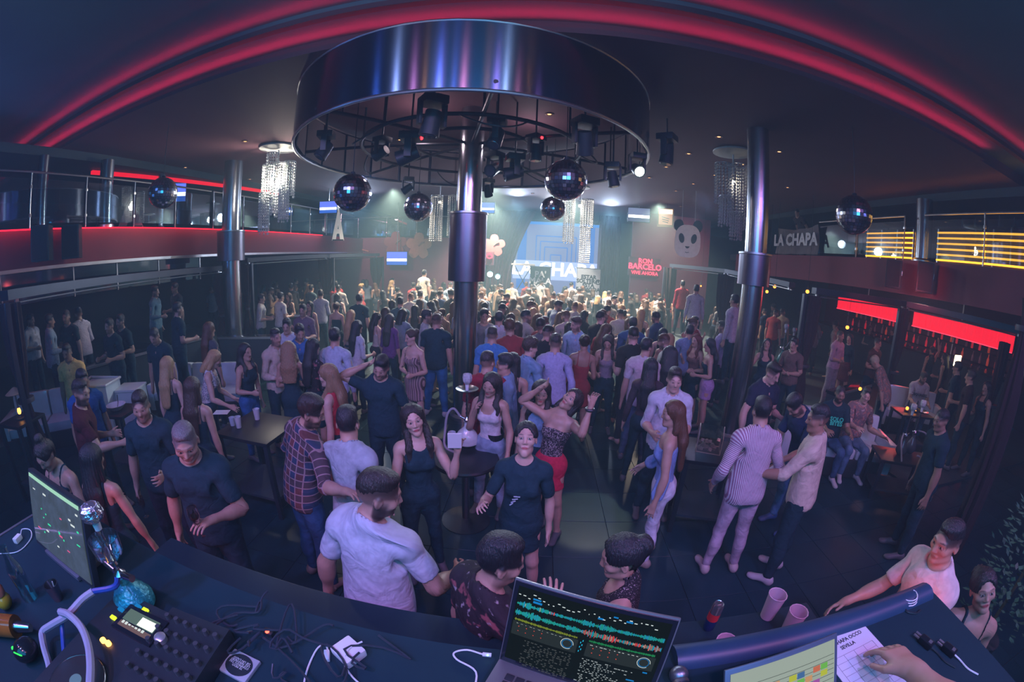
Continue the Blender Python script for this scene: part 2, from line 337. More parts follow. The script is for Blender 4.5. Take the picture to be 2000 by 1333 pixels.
# ---------------------------------------------------------------- side bays: steel beams on posts with tied curtains
BEAM = mat('grey_beam', (.05, .058, .075), .4, .6, .2, 3)
def bay_beam(a, b_, label, col=None):
    t = thing('bay_beam', label, 'beam', a); d = Vector(b_)-Vector(a); u = d.normalized(); v = Vector((-u.y, u.x, 0)).normalized()
    part(t, 'top_beam', BEAM, lambda b: b.prism([v*.09+Vector((0, 0, -.06)), -v*.09+Vector((0, 0, -.06)), -v*.09+Vector((0, 0, .06)), v*.09+Vector((0, 0, .06))], d))
    part(t, 'curtain_rail', STEEL, lambda b: b.cyl(v*.0+Vector((0, 0, -.11)), d+Vector((0, 0, -.11)), .014, n=8))
    for f in (.03, .97):
        part(t, 'bracket', STEEL, lambda b: b.box(d*f+Vector((0, 0, -.085)), (.05, .05, .06)))
    return t
def curtain(x, y, z0, z1, w, tie, label, ang=0., thick=.10):
    t = thing('curtain', label, 'curtain', (x, y, z0), ang)
    def drape(b):
        n, m = 40, 16; H = z1-z0
        for side in (0,):
            rows = []
            for j in range(m+1):
                v = j/m; pinch = 1-.62*math.exp(-((v-tie)/.16)**2)
                row = []
                for i in range(n):
                    a = 2*math.pi*i/n
                    rx = w/2*pinch*(1+.10*math.sin(a*9+v*1.5)); ry = thick*pinch*(1+.35*math.sin(a*9+v*1.5))
                    row.append(b.b.verts.new((rx*math.cos(a), ry*math.sin(a), v*H)))
                rows.append(row)
            for A, B in zip(rows, rows[1:]):
                for i in range(n): b.b.faces.new((A[i], A[(i+1) % n], B[(i+1) % n], B[i]))
            b.b.faces.new(rows[0][::-1]); b.b.faces.new(rows[-1])
    part(t, 'drape', CURTAIN, drape, 60)
    part(t, 'tie_band', mat('curtain_tie', (.05, .045, .06), .6), lambda b: b.lathe([(w*.22, (z1-z0)*tie-.03), (w*.23, (z1-z0)*tie), (w*.22, (z1-z0)*tie+.03)], n=16))
    return t
def bay_post(x, y, z0, z1, label):
    t = thing('bay_post', label, 'post', (x, y, z0))
    part(t, 'shaft', BEAM, lambda b: b.box((0, 0, (z1-z0)/2), (.07, .07, z1-z0), None, .006))
    part(t, 'foot_plate', STEEL, lambda b: b.box((0, 0, .01), (.16, .16, .02)))
    return t
def pole_at(px, py, D): p = atd(px, py, D); return p.x, p.y, p.z
LB = [pole_at(8, 578, 6.2), pole_at(432, 524, 11.6), pole_at(480, 509, 11.9), pole_at(640, 500, 14.2), pole_at(738, 498, 17.0)]
lb_names = ['left of the booth up to the sleeved column', None, 'over the silver sofa bay behind the sleeved column', 'with white lit edge over the far left bay']
for i in (0, 2, 3):
    bay_beam(LB[i], LB[i+1], 'dark steel bay beam ' + lb_names[i])
for (p, z0, lab, w) in ((LB[0], 0, 'nearest on the left, beside the booth monitor', .55), (LB[1], .0, 'beside the sleeved column on the left', .62), (LB[2], 0, 'just right of the sleeved left column', .34), (LB[3], .05, 'in the middle of the left rear bays', .62), (LB[4], .0, 'at the left bays end by the flower wall', .55)):
    curtain(p[0]-.1, p[1]+.1, z0, p[2]-.1, w, .52, 'tied black curtain hanging ' + lab, 0)
    bay_post(p[0]+.26, p[1]-.05, z0, p[2]-.08, 'thin steel bay post with the curtain ' + lab)
RB = [pole_at(1312, 519, 15.2), pole_at(1420, 530, 12.6), pole_at(1590, 568, 8.6), pole_at(1768, 594, 10.2), pole_at(1998, 648, 10.2)]
bay_beam(RB[0], RB[1], 'bay beam with a bright white edge right of the stage')
bay_beam(RB[1], (RB[2][0]+.3, RB[2][1]+1.2, RB[2][2]+.04), 'bay beam passing behind the right sleeved column')
bay_beam(RB[2], RB[3], 'grey bay beam in front of the first red bar panel')
bay_beam(RB[3], RB[4], 'grey bay beam in front of the second red bar panel')
for (p, z0, lab, w) in ((RB[0], 0, 'at the far end of the right bays', .50), (RB[1], 0, 'by the man in red on the right', .75), (RB[2], .02, 'left of the first red bar panel', .62), (RB[3], .02, 'between the two red bar panels', .62), (atd(1965, 660, 10.2), .02, 'right of the second red bar panel', .75)):
    curtain(p[0], p[1], z0, p[2]-.1, w, .45, 'tied black curtain hanging ' + lab, .5)
    if w != .75: bay_post(p[0]-.30, p[1]-.1, z0, p[2]-.08, 'thin steel bay post with the curtain ' + lab)
p = at(1885, 1100, .9); curtain(5.0, 2.15, 0, 3.0, .5, .9, 'dark red striped curtain right of the couple by the booth', .3)
# dark mirrored panels above the left bays
MIRR = mat('smoked_mirror', (.10, .12, .15), .06, 1., .05, 1)
t = thing('mirror_screen', 'row of smoked mirror panels under the left gallery front', 'mirror', (-8.6, .5, 2.30))
ys = [0, 2.0, 3.6, 4.7, 5.9, 7.3]
for a, c in zip(ys, ys[1:]):
    part(t, 'panel', MIRR, lambda b: b.box((0, (a+c)/2, .28), (.03, c-a-.04, .54)))
    part(t, 'mullion', STEEL, lambda b: b.box((.02, c, .28), (.03, .025, .58)))
part(t, 'top_rail', STEEL, lambda b: b.box((.02, 3.65, .58), (.05, 7.3, .05)))
# ================================================================ the steel drum over the dance floor
DC, DR = (-1.157, 6.36), 2.77
DRUM = mat('polished_drum_steel', (.24, .29, .42), .20, 1., .10, 2, stretch=(14, 14, .2))
def brushed(m, aniso, rot):
    nt = m.node_tree; b = nt.nodes['Principled BSDF']; tg = nt.nodes.new('ShaderNodeTangent'); tg.direction_type = 'RADIAL'; tg.axis = 'Z'
    b.inputs['Anisotropic'].default_value = aniso; b.inputs['Anisotropic Rotation'].default_value = rot; nt.links.new(tg.outputs[0], b.inputs['Tangent'])
brushed(DRUM, 1.0, .25)
t = thing('ceiling_drum', 'huge polished steel drum hanging around the central column', 'drum', (*DC, 4.37))
part(t, 'outer_skin', DRUM, lambda b: b.lathe([(DR, 0), (DR, .80), (DR-.03, .80), (DR-.03, 0)], n=96, loop=True), 40)
INNER = mat('drum_inner_metal', (.36, .34, .36), .38, .4, .2, 2)
for k in range(24):
    a0, a1 = k*math.pi/12+.012, (k+1)*math.pi/12-.012
    part(t, 'panel', INNER, lambda b: b.prism([(math.cos(a)*(DR-.05), math.sin(a)*(DR-.05), z) for a, z in ((a0, .03), (a1, .03), (a1, .76), (a0, .76))], (-.012*math.cos((a0+a1)/2), -.012*math.sin((a0+a1)/2), 0)))
ringp = lambda r, z, n=64: [(r*math.cos(2*math.pi*k/n), r*math.sin(2*math.pi*k/n), z) for k in range(n)]
part(t, 'rim_tube', STEEL, lambda b: b.tube(ringp(DR-.01, 0), .022, 8, True))
part(t, 'upper_rim_tube', STEEL, lambda b: b.tube(ringp(DR, .80), .015, 6, True))
TRUSSM = mat('black_truss', (.04, .042, .05), .4, .6, .1)
for r, z in ((1.75, .12), (.95, .20)): part(t, 'truss_ring', TRUSSM, lambda b: b.tube(ringp(r, z), .028, 8, True))
for k in range(8):
    a = k*math.pi/4+.25; c_, s_ = math.cos(a), math.sin(a)
    part(t, 'truss_spoke', TRUSSM, lambda b: b.cyl((.2*c_, .2*s_, .22), (DR*c_, DR*s_, .10), .026, n=8))
    part(t, 'hanger', TRUSSM, lambda b: b.cyl((1.75*c_, 1.75*s_, .12), (1.75*c_, 1.75*s_, .83), .018, n=6))
    part(t, 'hanger', TRUSSM, lambda b: b.cyl((2.4*c_, 2.4*s_, .12), (2.4*c_, 2.4*s_, .83), .014, n=6))
for k in range(6):
    a = k*math.pi/3+.6; q = [Vector((math.cos(a+u*.5)*(1.75+.25*math.sin(u*math.pi)), math.sin(a+u*.5)*(1.75+.25*math.sin(u*math.pi)), .12-.22*math.sin(u*math.pi))) for u in np.linspace(0, 1, 10)]
    part(t, 'cable', BLACK, lambda b: b.tube(q, .012, 5))


# ---------------------------------------------------------------- people: implicit surfaces
V3 = lambda *a: np.array(a, dtype=np.float32)
class Field:
    def __init__(s, xs, ys, zs):
        s.x, s.y, s.z = [np.asarray(a, np.float32) for a in (xs, ys, zs)]
        s.d = np.full((len(s.x), len(s.y), len(s.z)), .25, np.float32)
    def win(s, lo, hi, m):
        sl = []
        for a, l, h in zip((s.x, s.y, s.z), lo, hi):
            i = max(np.searchsorted(a, l-m)-1, 0); j = min(np.searchsorted(a, h+m)+1, len(a))
            if j-i < 1: return None
            sl.append(slice(i, j))
        return tuple(sl)
    def grid(s, w): return s.x[w[0], None, None], s.y[None, w[1], None], s.z[None, None, w[2]]
    def put(s, w, v, k, sub=False):
        o = s.d[w]
        if sub:
            v = -v
            h = np.clip(.5-.5*(v-o)*-1/k, 0, 1) if False else None
            m = np.maximum(o, v); t = np.maximum(k-np.abs(o-v), 0)/k
            s.d[w] = m+t*t*k*.25
        else:
            m = np.minimum(o, v); t = np.maximum(k-np.abs(o-v), 0)/k
            s.d[w] = m-t*t*k*.25
    def ell(s, c, r, k=.03, sub=False, off=0, m=.07):
        c = V3(*c); r = V3(*r)+off
        w = s.win(c-r, c+r, m+k)
        if w is None: return
        X, Y, Z = s.grid(w)
        a, b, e = (X-c[0])/r[0], (Y-c[1])/r[1], (Z-c[2])/r[2]
        k0 = np.sqrt(a*a+b*b+e*e)+1e-6
        k1 = np.sqrt((a/r[0])**2+(b/r[1])**2+(e/r[2])**2)+1e-6
        s.put(w, k0*(k0-1)/k1, k, sub)
    def cone(s, a, b, ra, rb, k=.03, sc=(1, 1, 1), sub=False, off=0, m=.07):
        a, b = V3(*a), V3(*b); ra += off; rb += off
        R = max(ra, rb)*max(1/min(sc), 1)
        w = s.win(np.minimum(a, b)-R, np.maximum(a, b)+R, m+k)
        if w is None: return
        X, Y, Z = s.grid(w)
        d = b-a; L = float(d@d)+1e-9
        px, py, pz = X-a[0], Y-a[1], Z-a[2]
        t = np.clip((px*d[0]+py*d[1]+pz*d[2])/L, 0, 1)
        q = np.sqrt(((px-t*d[0])*sc[0])**2+((py-t*d[1])*sc[1])**2+((pz-t*d[2])*sc[2])**2)
        s.put(w, q-(ra+(rb-ra)*t), k, sub)
    def cut(s, fn):                      # keep where fn <= 0
        X, Y, Z = s.x[:, None, None], s.y[None, :, None], s.z[None, None, :]
        s.d = np.maximum(s.d, fn(X, Y, Z).astype(np.float32))
    def mesh(s):
        d = s.d; ins = d < 0
        nx, ny, nz = d.shape
        cnt = np.zeros((nx-1, ny-1, nz-1), np.int8)
        for i in (0, 1):
            for j in (0, 1):
                for k in (0, 1): cnt += ins[i:nx-1+i, j:ny-1+j, k:nz-1+k]
        act = np.argwhere((cnt > 0) & (cnt < 8))
        idm = np.full(cnt.shape, -1, np.int32); idm[tuple(act.T)] = np.arange(len(act))
        P = np.zeros((len(act), 3), np.float64); N = np.zeros(len(act))
        C = [(i, j, k) for i in (0, 1) for j in (0, 1) for k in (0, 1)]
        ax = (s.x, s.y, s.z)
        val = {c: d[act[:, 0]+c[0], act[:, 1]+c[1], act[:, 2]+c[2]] for c in C}
        for c in C:
            for q in range(3):
                if c[q]: continue
                e = list(c); e[q] = 1; e = tuple(e)
                v0, v1 = val[c], val[e]
                m = (v0 < 0) != (v1 < 0)
                if not m.any(): continue
                t = v0[m]/(v0[m]-v1[m])
                am = act[m]
                p = np.stack([ax[r][am[:, r]+c[r]] for r in range(3)], 1).astype(np.float64)
                p[:, q] += t*(ax[q][am[:, q]+1]-ax[q][am[:, q]])
                P[m] += p; N[m] += 1
        P /= N[:, None]
        F = []
        sgn = ins.astype(np.int8)
        for q in range(3):
            a, b = [(1, 2), (2, 0), (0, 1)][q]
            df = np.diff(sgn, axis=q)
            e = np.argwhere(df != 0)
            ok = (e[:, a] > 0) & (e[:, b] > 0) & (e[:, a] < d.shape[a]-1) & (e[:, b] < d.shape[b]-1)
            e = e[ok]
            if not len(e): continue
            fl = df[tuple(e.T)]
            qd = []
            for da, db in ((-1, -1), (0, -1), (0, 0), (-1, 0)):
                f = e.copy(); f[:, a] += da; f[:, b] += db
                qd.append(idm[tuple(f.T)])
            qd = np.stack(qd, 1)
            rev = fl > 0
            qd[rev] = qd[rev][:, ::-1]
            F.append(qd)
        F = np.concatenate(F)
        F = F[(F >= 0).all(1)]
        return P, F[:, ::-1].copy() if False else F
def sst(a, b, x):
    t = np.clip((x-a)/(b-a), 0, 1); return t*t*(3-2*t)
def rng_axis(*seg):                      # (start, end, step) pieces, mirrored by the caller
    out = []
    for a, b, st in seg:
        n = max(int(round((b-a)/st)), 1); out.extend(list(a+(b-a)*np.arange(n)/n))
    out.append(seg[-1][1]); return np.array(out, np.float32)
def sym(a): return np.concatenate([-a[::-1][:-1], a]) if a[0] == 0 else np.concatenate([-a[::-1], a])
HZ = 1.42                                # shoulder height in the rest pose, arms straight out
FING = [(.034, .074), (.0115, .083), (-.0115, .077), (-.034, .060)]
def torso(f, fem, off=0, k=.05):
    if fem:
        f.ell((0, 0, 1.31), (.142, .092, .16), k, off=off)
        f.ell((0, .005, 1.385), (.135, .078, .075), k, off=off)
        f.ell((0, -.004, 1.12), (.112, .082, .14), k, off=off)
        f.ell((0, -.005, .94), (.150, .098, .115), k, off=off)
        for sx in (-1, 1):
            f.ell((sx*.075, -.05, .91), (.085, .088, .095), k, off=off)
            f.ell((sx*.068, .078, 1.285), (.060, .046, .058), .045, off=off)
            f.cone((sx*.02, -.022, 1.49), (sx*.13, -.015, 1.432), .038, .042, k, off=off)
            f.ell((sx*.150, -.004, 1.412), (.047, .045, .045), k, off=min(off, .006))
    else:
        f.ell((0, -.004, 1.30), (.172, .108, .17), k, off=off)
        f.ell((0, .005, 1.385), (.16, .088, .085), k, off=off)
        f.ell((0, -.002, 1.10), (.142, .098, .15), k, off=off)
        f.ell((0, -.005, .95), (.160, .105, .12), k, off=off)
        for sx in (-1, 1):
            f.ell((sx*.07, -.045, .91), (.085, .085, .09), k, off=off)
            f.ell((sx*.075, .06, 1.335), (.07, .04, .055), .04, off=off)
            f.cone((sx*.02, -.022, 1.50), (sx*.15, -.015, 1.435), .046, .052, k, off=off)
            f.ell((sx*.165, -.004, 1.412), (.056, .054, .054), k, off=min(off, .007))
def arms(f, fem, off=0, x1=.72, k=.03):
    g = .82 if fem else 1
    for sx in (-1, 1):
        f.cone((sx*.165, -.004, HZ-.004), (sx*.45, -.004, HZ), .052*g, .041*g, k, off=off)
        f.ell((sx*.30, .004, HZ), (.10, .05*g, .048*g), k, off=off)
        f.cone((sx*.45, -.004, HZ), (sx*.71, 0, HZ), .042*g, .027*g, k, off=off)
        f.ell((sx*.53, -.002, HZ), (.085, .046*g, .044*g), k, off=off)
def hand(f, fem, fat=1.):
    g = .9 if fem else 1
    for sx in (-1, 1):
        f.cone((sx*.70, 0, HZ), (sx*.735, 0, HZ), .026*g, .024*g, .02)
        for y, L in FING:
            y *= g; L *= g
            f.cone((sx*.725, y*.5, HZ), (sx*.800, y*.95, HZ), .015*g, .0125*g, .016, m=.04)
            f.cone((sx*.800, y*.95, HZ), (sx*(.800+L), y*1.28, HZ), .0092*g*fat, .0068*g*fat, .004, m=.03)
            f.ell((sx*(.800+L*.45), y*1.09, HZ), (.011*g, .0092*g*fat, .0092*g*fat), .004, m=.03)
        f.cone((sx*.728, .022*g, HZ-.005), (sx*.765, .052*g, HZ-.016), .0165*g, .0125*g, .014, m=.04)
        f.cone((sx*.765, .052*g, HZ-.016), (sx*.806, .068*g, HZ-.022), .0110*g*fat, .0082*g*fat, .004, m=.03)
def legs(f, fem, off=0, k=.05, foot=True):
    g = .95 if fem else 1
    for sx in (-1, 1):
        f.cone((sx*.088, -.008, .90), (sx*.092, .006, .51), .088*g, .053*g, k, off=off)
        f.ell((sx*.092, .014, .50), (.042*g, .048*g, .05), k, off=off)
        f.cone((sx*.092, -.004, .46), (sx*.096, -.014, .10), .050*g, .036*g, k, off=off)
        f.ell((sx*.094, -.028, .34), (.045*g, .046*g, .11), k, off=off)
        if foot:
            f.ell((sx*.096, -.045, .045), (.034, .04, .045), .03, off=off)
            f.cone((sx*.097, -.03, .062), (sx*.104, .10, .030), .042, .030, .03, (1, 1, 1), off=off)
            f.ell((sx*.107, .135, .024), (.040, .055, .022), .02, off=off)
def head(f, fem, fine):
    j = .89 if fem else 1
    f.cone((0, -.022, 1.44), (0, -.006, 1.575), .056*(.84 if fem else 1.04), .050*(.86 if fem else 1.04), .035)
    f.ell((0, -.014, 1.672), (.0745, .096, .088), .02)
    f.ell((0, .018, 1.600), (.059*j, .066, .074), .03)
    f.ell((0, .030, 1.640), (.062, .058, .055), .03)
    f.cone((-.042*j, -.002, 1.568), (-.014, .066, 1.546), .020, .017, .025)
    f.cone((.042*j, -.002, 1.568), (.014, .066, 1.546), .020, .017, .025)
    f.ell((0, .070, 1.547), (.022*j, .017, .018), .018)
    if not fine: 
        f.cone((0, .084, 1.650), (0, .104, 1.614), .011, .015, .012)
        for sx in (-1, 1): f.ell((sx*.077, -.012, 1.638), (.010, .018, .031), .008)
        return
    for sx in (-1, 1):
        f.ell((sx*.043, .056, 1.622), (.024, .022, .020), .02)
        f.cone((sx*.012, .082, 1.668), (sx*.044, .070, 1.668), .012 if not fem else .010, .011, .012)
        f.ell((sx*.031, .096, 1.648), (.017, .015, .0115), .012, sub=True)
        f.ell((sx*.031, .0735, 1.6475), (.0145, .0135, .0125), .003, m=.02)
        f.ell((sx*.0785, -.014, 1.640), (.0085, .018, .031), .008)
        f.ell((sx*.086, -.006, 1.640), (.0055, .010, .018), .004, sub=True, m=.02)
        f.ell((sx*.0120, .090, 1.611), (.0082, .010, .007), .006, m=.03)
    nz = .84 if fem else 1.
    f.cone((0, .084, 1.658), (0, .080+.024*nz, 1.618), .0078*nz, .0118*nz, .010)
    f.cone((-.023, .078, 1.5840), (.023, .078, 1.5840), .0085, .0085, .008)
    f.ell((0, .0845, 1.5855), (.021, .0065, .0058), .005, m=.03)
    f.ell((0, .0830, 1.5735), (.021, .0080, .0066), .005, m=.03)
    f.cone((-.026, .0925, 1.5795), (.026, .0925, 1.5795), .0032, .0032, .004, sub=True, m=.02)
TEMPL = {}
def template(fem, lod):
    key = ('body', fem, lod)
    if key in TEMPL: return TEMPL[key]
    hf, hx, co, fx = {0: (.0056, .0060, .028, .0062), 1: (.0105, .0112, .042, .0120), 2: (.0150, .0170, .058, .0180)}[lod]
    xs = sym(rng_axis((0, .096, hx), (.096, .69, co), (.69, .90, fx)))
    ys = rng_axis((-.21, -.125, co), (-.125, .125, hf), (.125, .215, co))
    zs = rng_axis((-.02, 1.34, co), (1.34, 1.368, .5*co), (1.368, 1.80, hf))
    f = Field(xs, ys, zs)
    legs(f, fem); torso(f, fem); arms(f, fem); head(f, fem, lod < 2)
    if lod < 2: hand(f, fem, 1. if lod == 0 else 1.12)
    else:
        for sx in (-1, 1): f.ell((sx*.77, 0, HZ), (.075, .045, .022), .02); f.cone((sx*.75, .03, HZ-.01), (sx*.80, .06, HZ-.02), .015, .012, .01)
    P, F = f.mesh()
    TEMPL[key] = (P, F); return P, F
NOISE = np.random.default_rng(5).normal(size=(24, 4))
def wrinkle(P, amp, fr=14.):
    n = np.zeros(len(P))
    for i, (a, b, c, ph) in enumerate(NOISE[:10]):
        n += np.sin(fr*(.5+.12*i)*(a*P[:, 0]+1.2*b*P[:, 1]+.8*c*P[:, 2])+6*ph)
    return amp*n/4
def vnormals(P, F):
    a = P[F[:, 2]]-P[F[:, 0]]; b = P[F[:, 3]]-P[F[:, 1]]
    n = np.cross(a, b); N = np.zeros_like(P)
    for i in range(4):
        for q in range(3): N[:, q] += np.bincount(F[:, i], n[:, q], len(P))
    return N/(np.linalg.norm(N, axis=1)[:, None]+1e-9)
def garment(kind, fem, lod):
    key = (kind, fem, lod)
    if key in TEMPL: return TEMPL[key]
    h = {0: .0140, 1: .022, 2: .033}[lod]
    g = lambda lo, hi: np.arange(lo, hi, h)
    amp = .0035
    top = kind in ('tshirt', 'shirt', 'rolled', 'tank', 'straps', 'offshoulder', 'tube', 'dress', 'longdress', 'polo', 'mesh_top')
    if top:
        low = {'dress': .60, 'longdress': .45}.get(kind, .78)
        f = Field(g(-.76, .761), g(-.27, .25), g(low-.05, 1.58))
        loose = {'tshirt': .016, 'polo': .015, 'shirt': .016, 'rolled': .016}.get(kind, .010)
        torso(f, fem, loose, .06)
        if kind in ('tshirt', 'polo', 'shirt', 'rolled'):
            f.ell((0, 0, 1.08), ((.136 if fem else .168), .114 if not fem else .100, .22), .07)
            wq = .150 if fem else .168
            f.cone((0, -.004, 1.00), (0, -.006, .78), wq, wq*1.02, .06, (1, 1.38, 1))
            arms(f, fem, .008 if kind in ('shirt', 'rolled') else .012)
            se = {'tshirt': .375, 'polo': .36, 'shirt': .70, 'rolled': .50}[kind]
            f.cut(lambda X, Y, Z: np.abs(X)-se+0*Y+0*Z)
            hem = .86 if kind != 'shirt' else .83
            f.cut(lambda X, Y, Z: hem+.03*np.cos(X*14)*(kind in ('shirt', 'rolled'))-Z+0*Y)
            if kind == 'tshirt':
                f.ell((0, .012, 1.535), (.082, .088, .072), .012, sub=True)
            else:
                f.cone((0, -.03, 1.47), (0, .0, 1.515), .078, .072, .02)
                f.cone((0, -.012, 1.48), (0, .01, 1.60), .062 if not fem else .052, .085, .006, sub=True)
                f.cone((0, .10, 1.36), (0, .085, 1.56), .004, .05, .012, sub=True)
        elif kind == 'mesh_top':
            arms(f, fem, .010); f.cut(lambda X, Y, Z: np.maximum(np.abs(X)-.70, .84-Z)+0*Y)
            f.ell((0, .01, 1.545), (.08, .085, .07), .012, sub=True)
        else:
            if kind in ('straps', 'dress', 'longdress', 'tank'): arms(f, fem, .010); f.cone((0, -.022, 1.44), (0, -.006, 1.575), .062 if fem else .068, .06, .035)
            if kind != 'offshoulder': f.cut(lambda X, Y, Z: np.abs(X)-.205+0*Y+0*Z)
            if kind in ('straps', 'dress', 'longdress'):
                f.cut(lambda X, Y, Z: np.where(np.abs(np.abs(X)-.088) < .011, -1, Z-(1.325-.05*sst(.0, -.08, Y)+.045*sst(.02, .09, np.abs(X))*(Y > 0)))+0*Y)
                f.cut(lambda X, Y, Z: np.maximum(Z-1.32, np.abs(X)-.15) if False else (np.abs(X)-(.19-.06*sst(1.24, 1.36, Z)))+0*Y)
            elif kind == 'tank':
                f.cut(lambda X, Y, Z: np.abs(X)-(.20-.085*sst(1.28, 1.42, Z))+0*Y)
                f.ell((0, .045, 1.50), (.075, .10, .10), .012, sub=True)
            elif kind == 'tube':
                f.cut(lambda X, Y, Z: np.maximum(Z-1.335, np.abs(X)-.17)+0*Y)
            elif kind == 'offshoulder':
                f.cut(lambda X, Y, Z: np.maximum(Z-1.365, np.abs(X)-.20)+0*Y)
            hem = {'dress': .62, 'longdress': .47, 'tube': .98, 'offshoulder': .95}.get(kind, .90)
            if kind in ('dress', 'longdress'):
                f.ell((0, 0, .93), (.165, .122, .14), .07)
                f.cone((0, -.005, .92), (0, -.002, hem), .124, .142, .06, (.80, 1.12, 1))
            if kind == 'offshoulder':
                for sx in (-1, 1): f.cone((sx*.20, 0, 1.34), (sx*.62, 0, 1.39), .058, .066, .03); f.cone((sx*.62, 0, 1.39), (sx*.68, 0, 1.41), .062, .036, .02)
                f.cut(lambda X, Y, Z: np.maximum(Z-1.415+.045*sst(.35, .18, np.abs(X)), np.abs(X)-.685)+0*Y)
            f.cut(lambda X, Y, Z: hem-Z+0*X+0*Y)
    elif kind in ('skirt', 'miniskirt'):
        hem = .66 if kind == 'miniskirt' else .52
        f = Field(g(-.26, .26), g(-.26, .24), g(hem-.05, 1.12))
        torso(f, fem, .013, .06); f.ell((0, -.004, .93), (.164, .120, .14), .05)
        f.cone((0, -.008, .92), (0, -.004, hem), .124, .134, .05, (.80, 1.08, 1))
        f.cut(lambda X, Y, Z: np.maximum(hem-Z, Z-1.045)+0*X+0*Y)
    elif kind in ('trousers', 'jeans', 'shorts', 'skinny'):
        lo = .44 if kind == 'shorts' else .085
        f = Field(g(-.26, .26), g(-.25, .22), g(.03, 1.12))
        o = {'trousers': .017, 'jeans': .013, 'shorts': .025, 'skinny': .008}[kind]
        torso(f, fem, .011, .06); legs(f, fem, o, .035, False)
        f.cut(lambda X, Y, Z: np.maximum(lo-Z, Z-(1.02 if not fem else 1.035))+0*X+0*Y)
        f.cut(lambda X, Y, Z: np.where(Z < .80, .006-np.abs(X), -1)+0*Y)
        amp = .003
    elif kind.startswith('shoe'):
        f = Field(g(.03, .19), np.arange(-.13, .23, h*.8), np.arange(-.03, .15, h*.7))
        f.ell((.097, -.045, .05), (.042, .050, .055), .03)
        f.cone((.098, -.03, .068), (.105, .11, .036), .046, .036, .03)
        f.ell((.108, .14, .030), (.046, .062, .030), .02)
        f.cut(lambda X, Y, Z: np.maximum(-.004-Z, Z-.115)+0*X+0*Y); amp = 0
    P, F = f.mesh()
    if amp: P = P+vnormals(P, F)*wrinkle(P, amp)[:, None]
    TEMPL[key] = (P, F); return P, F
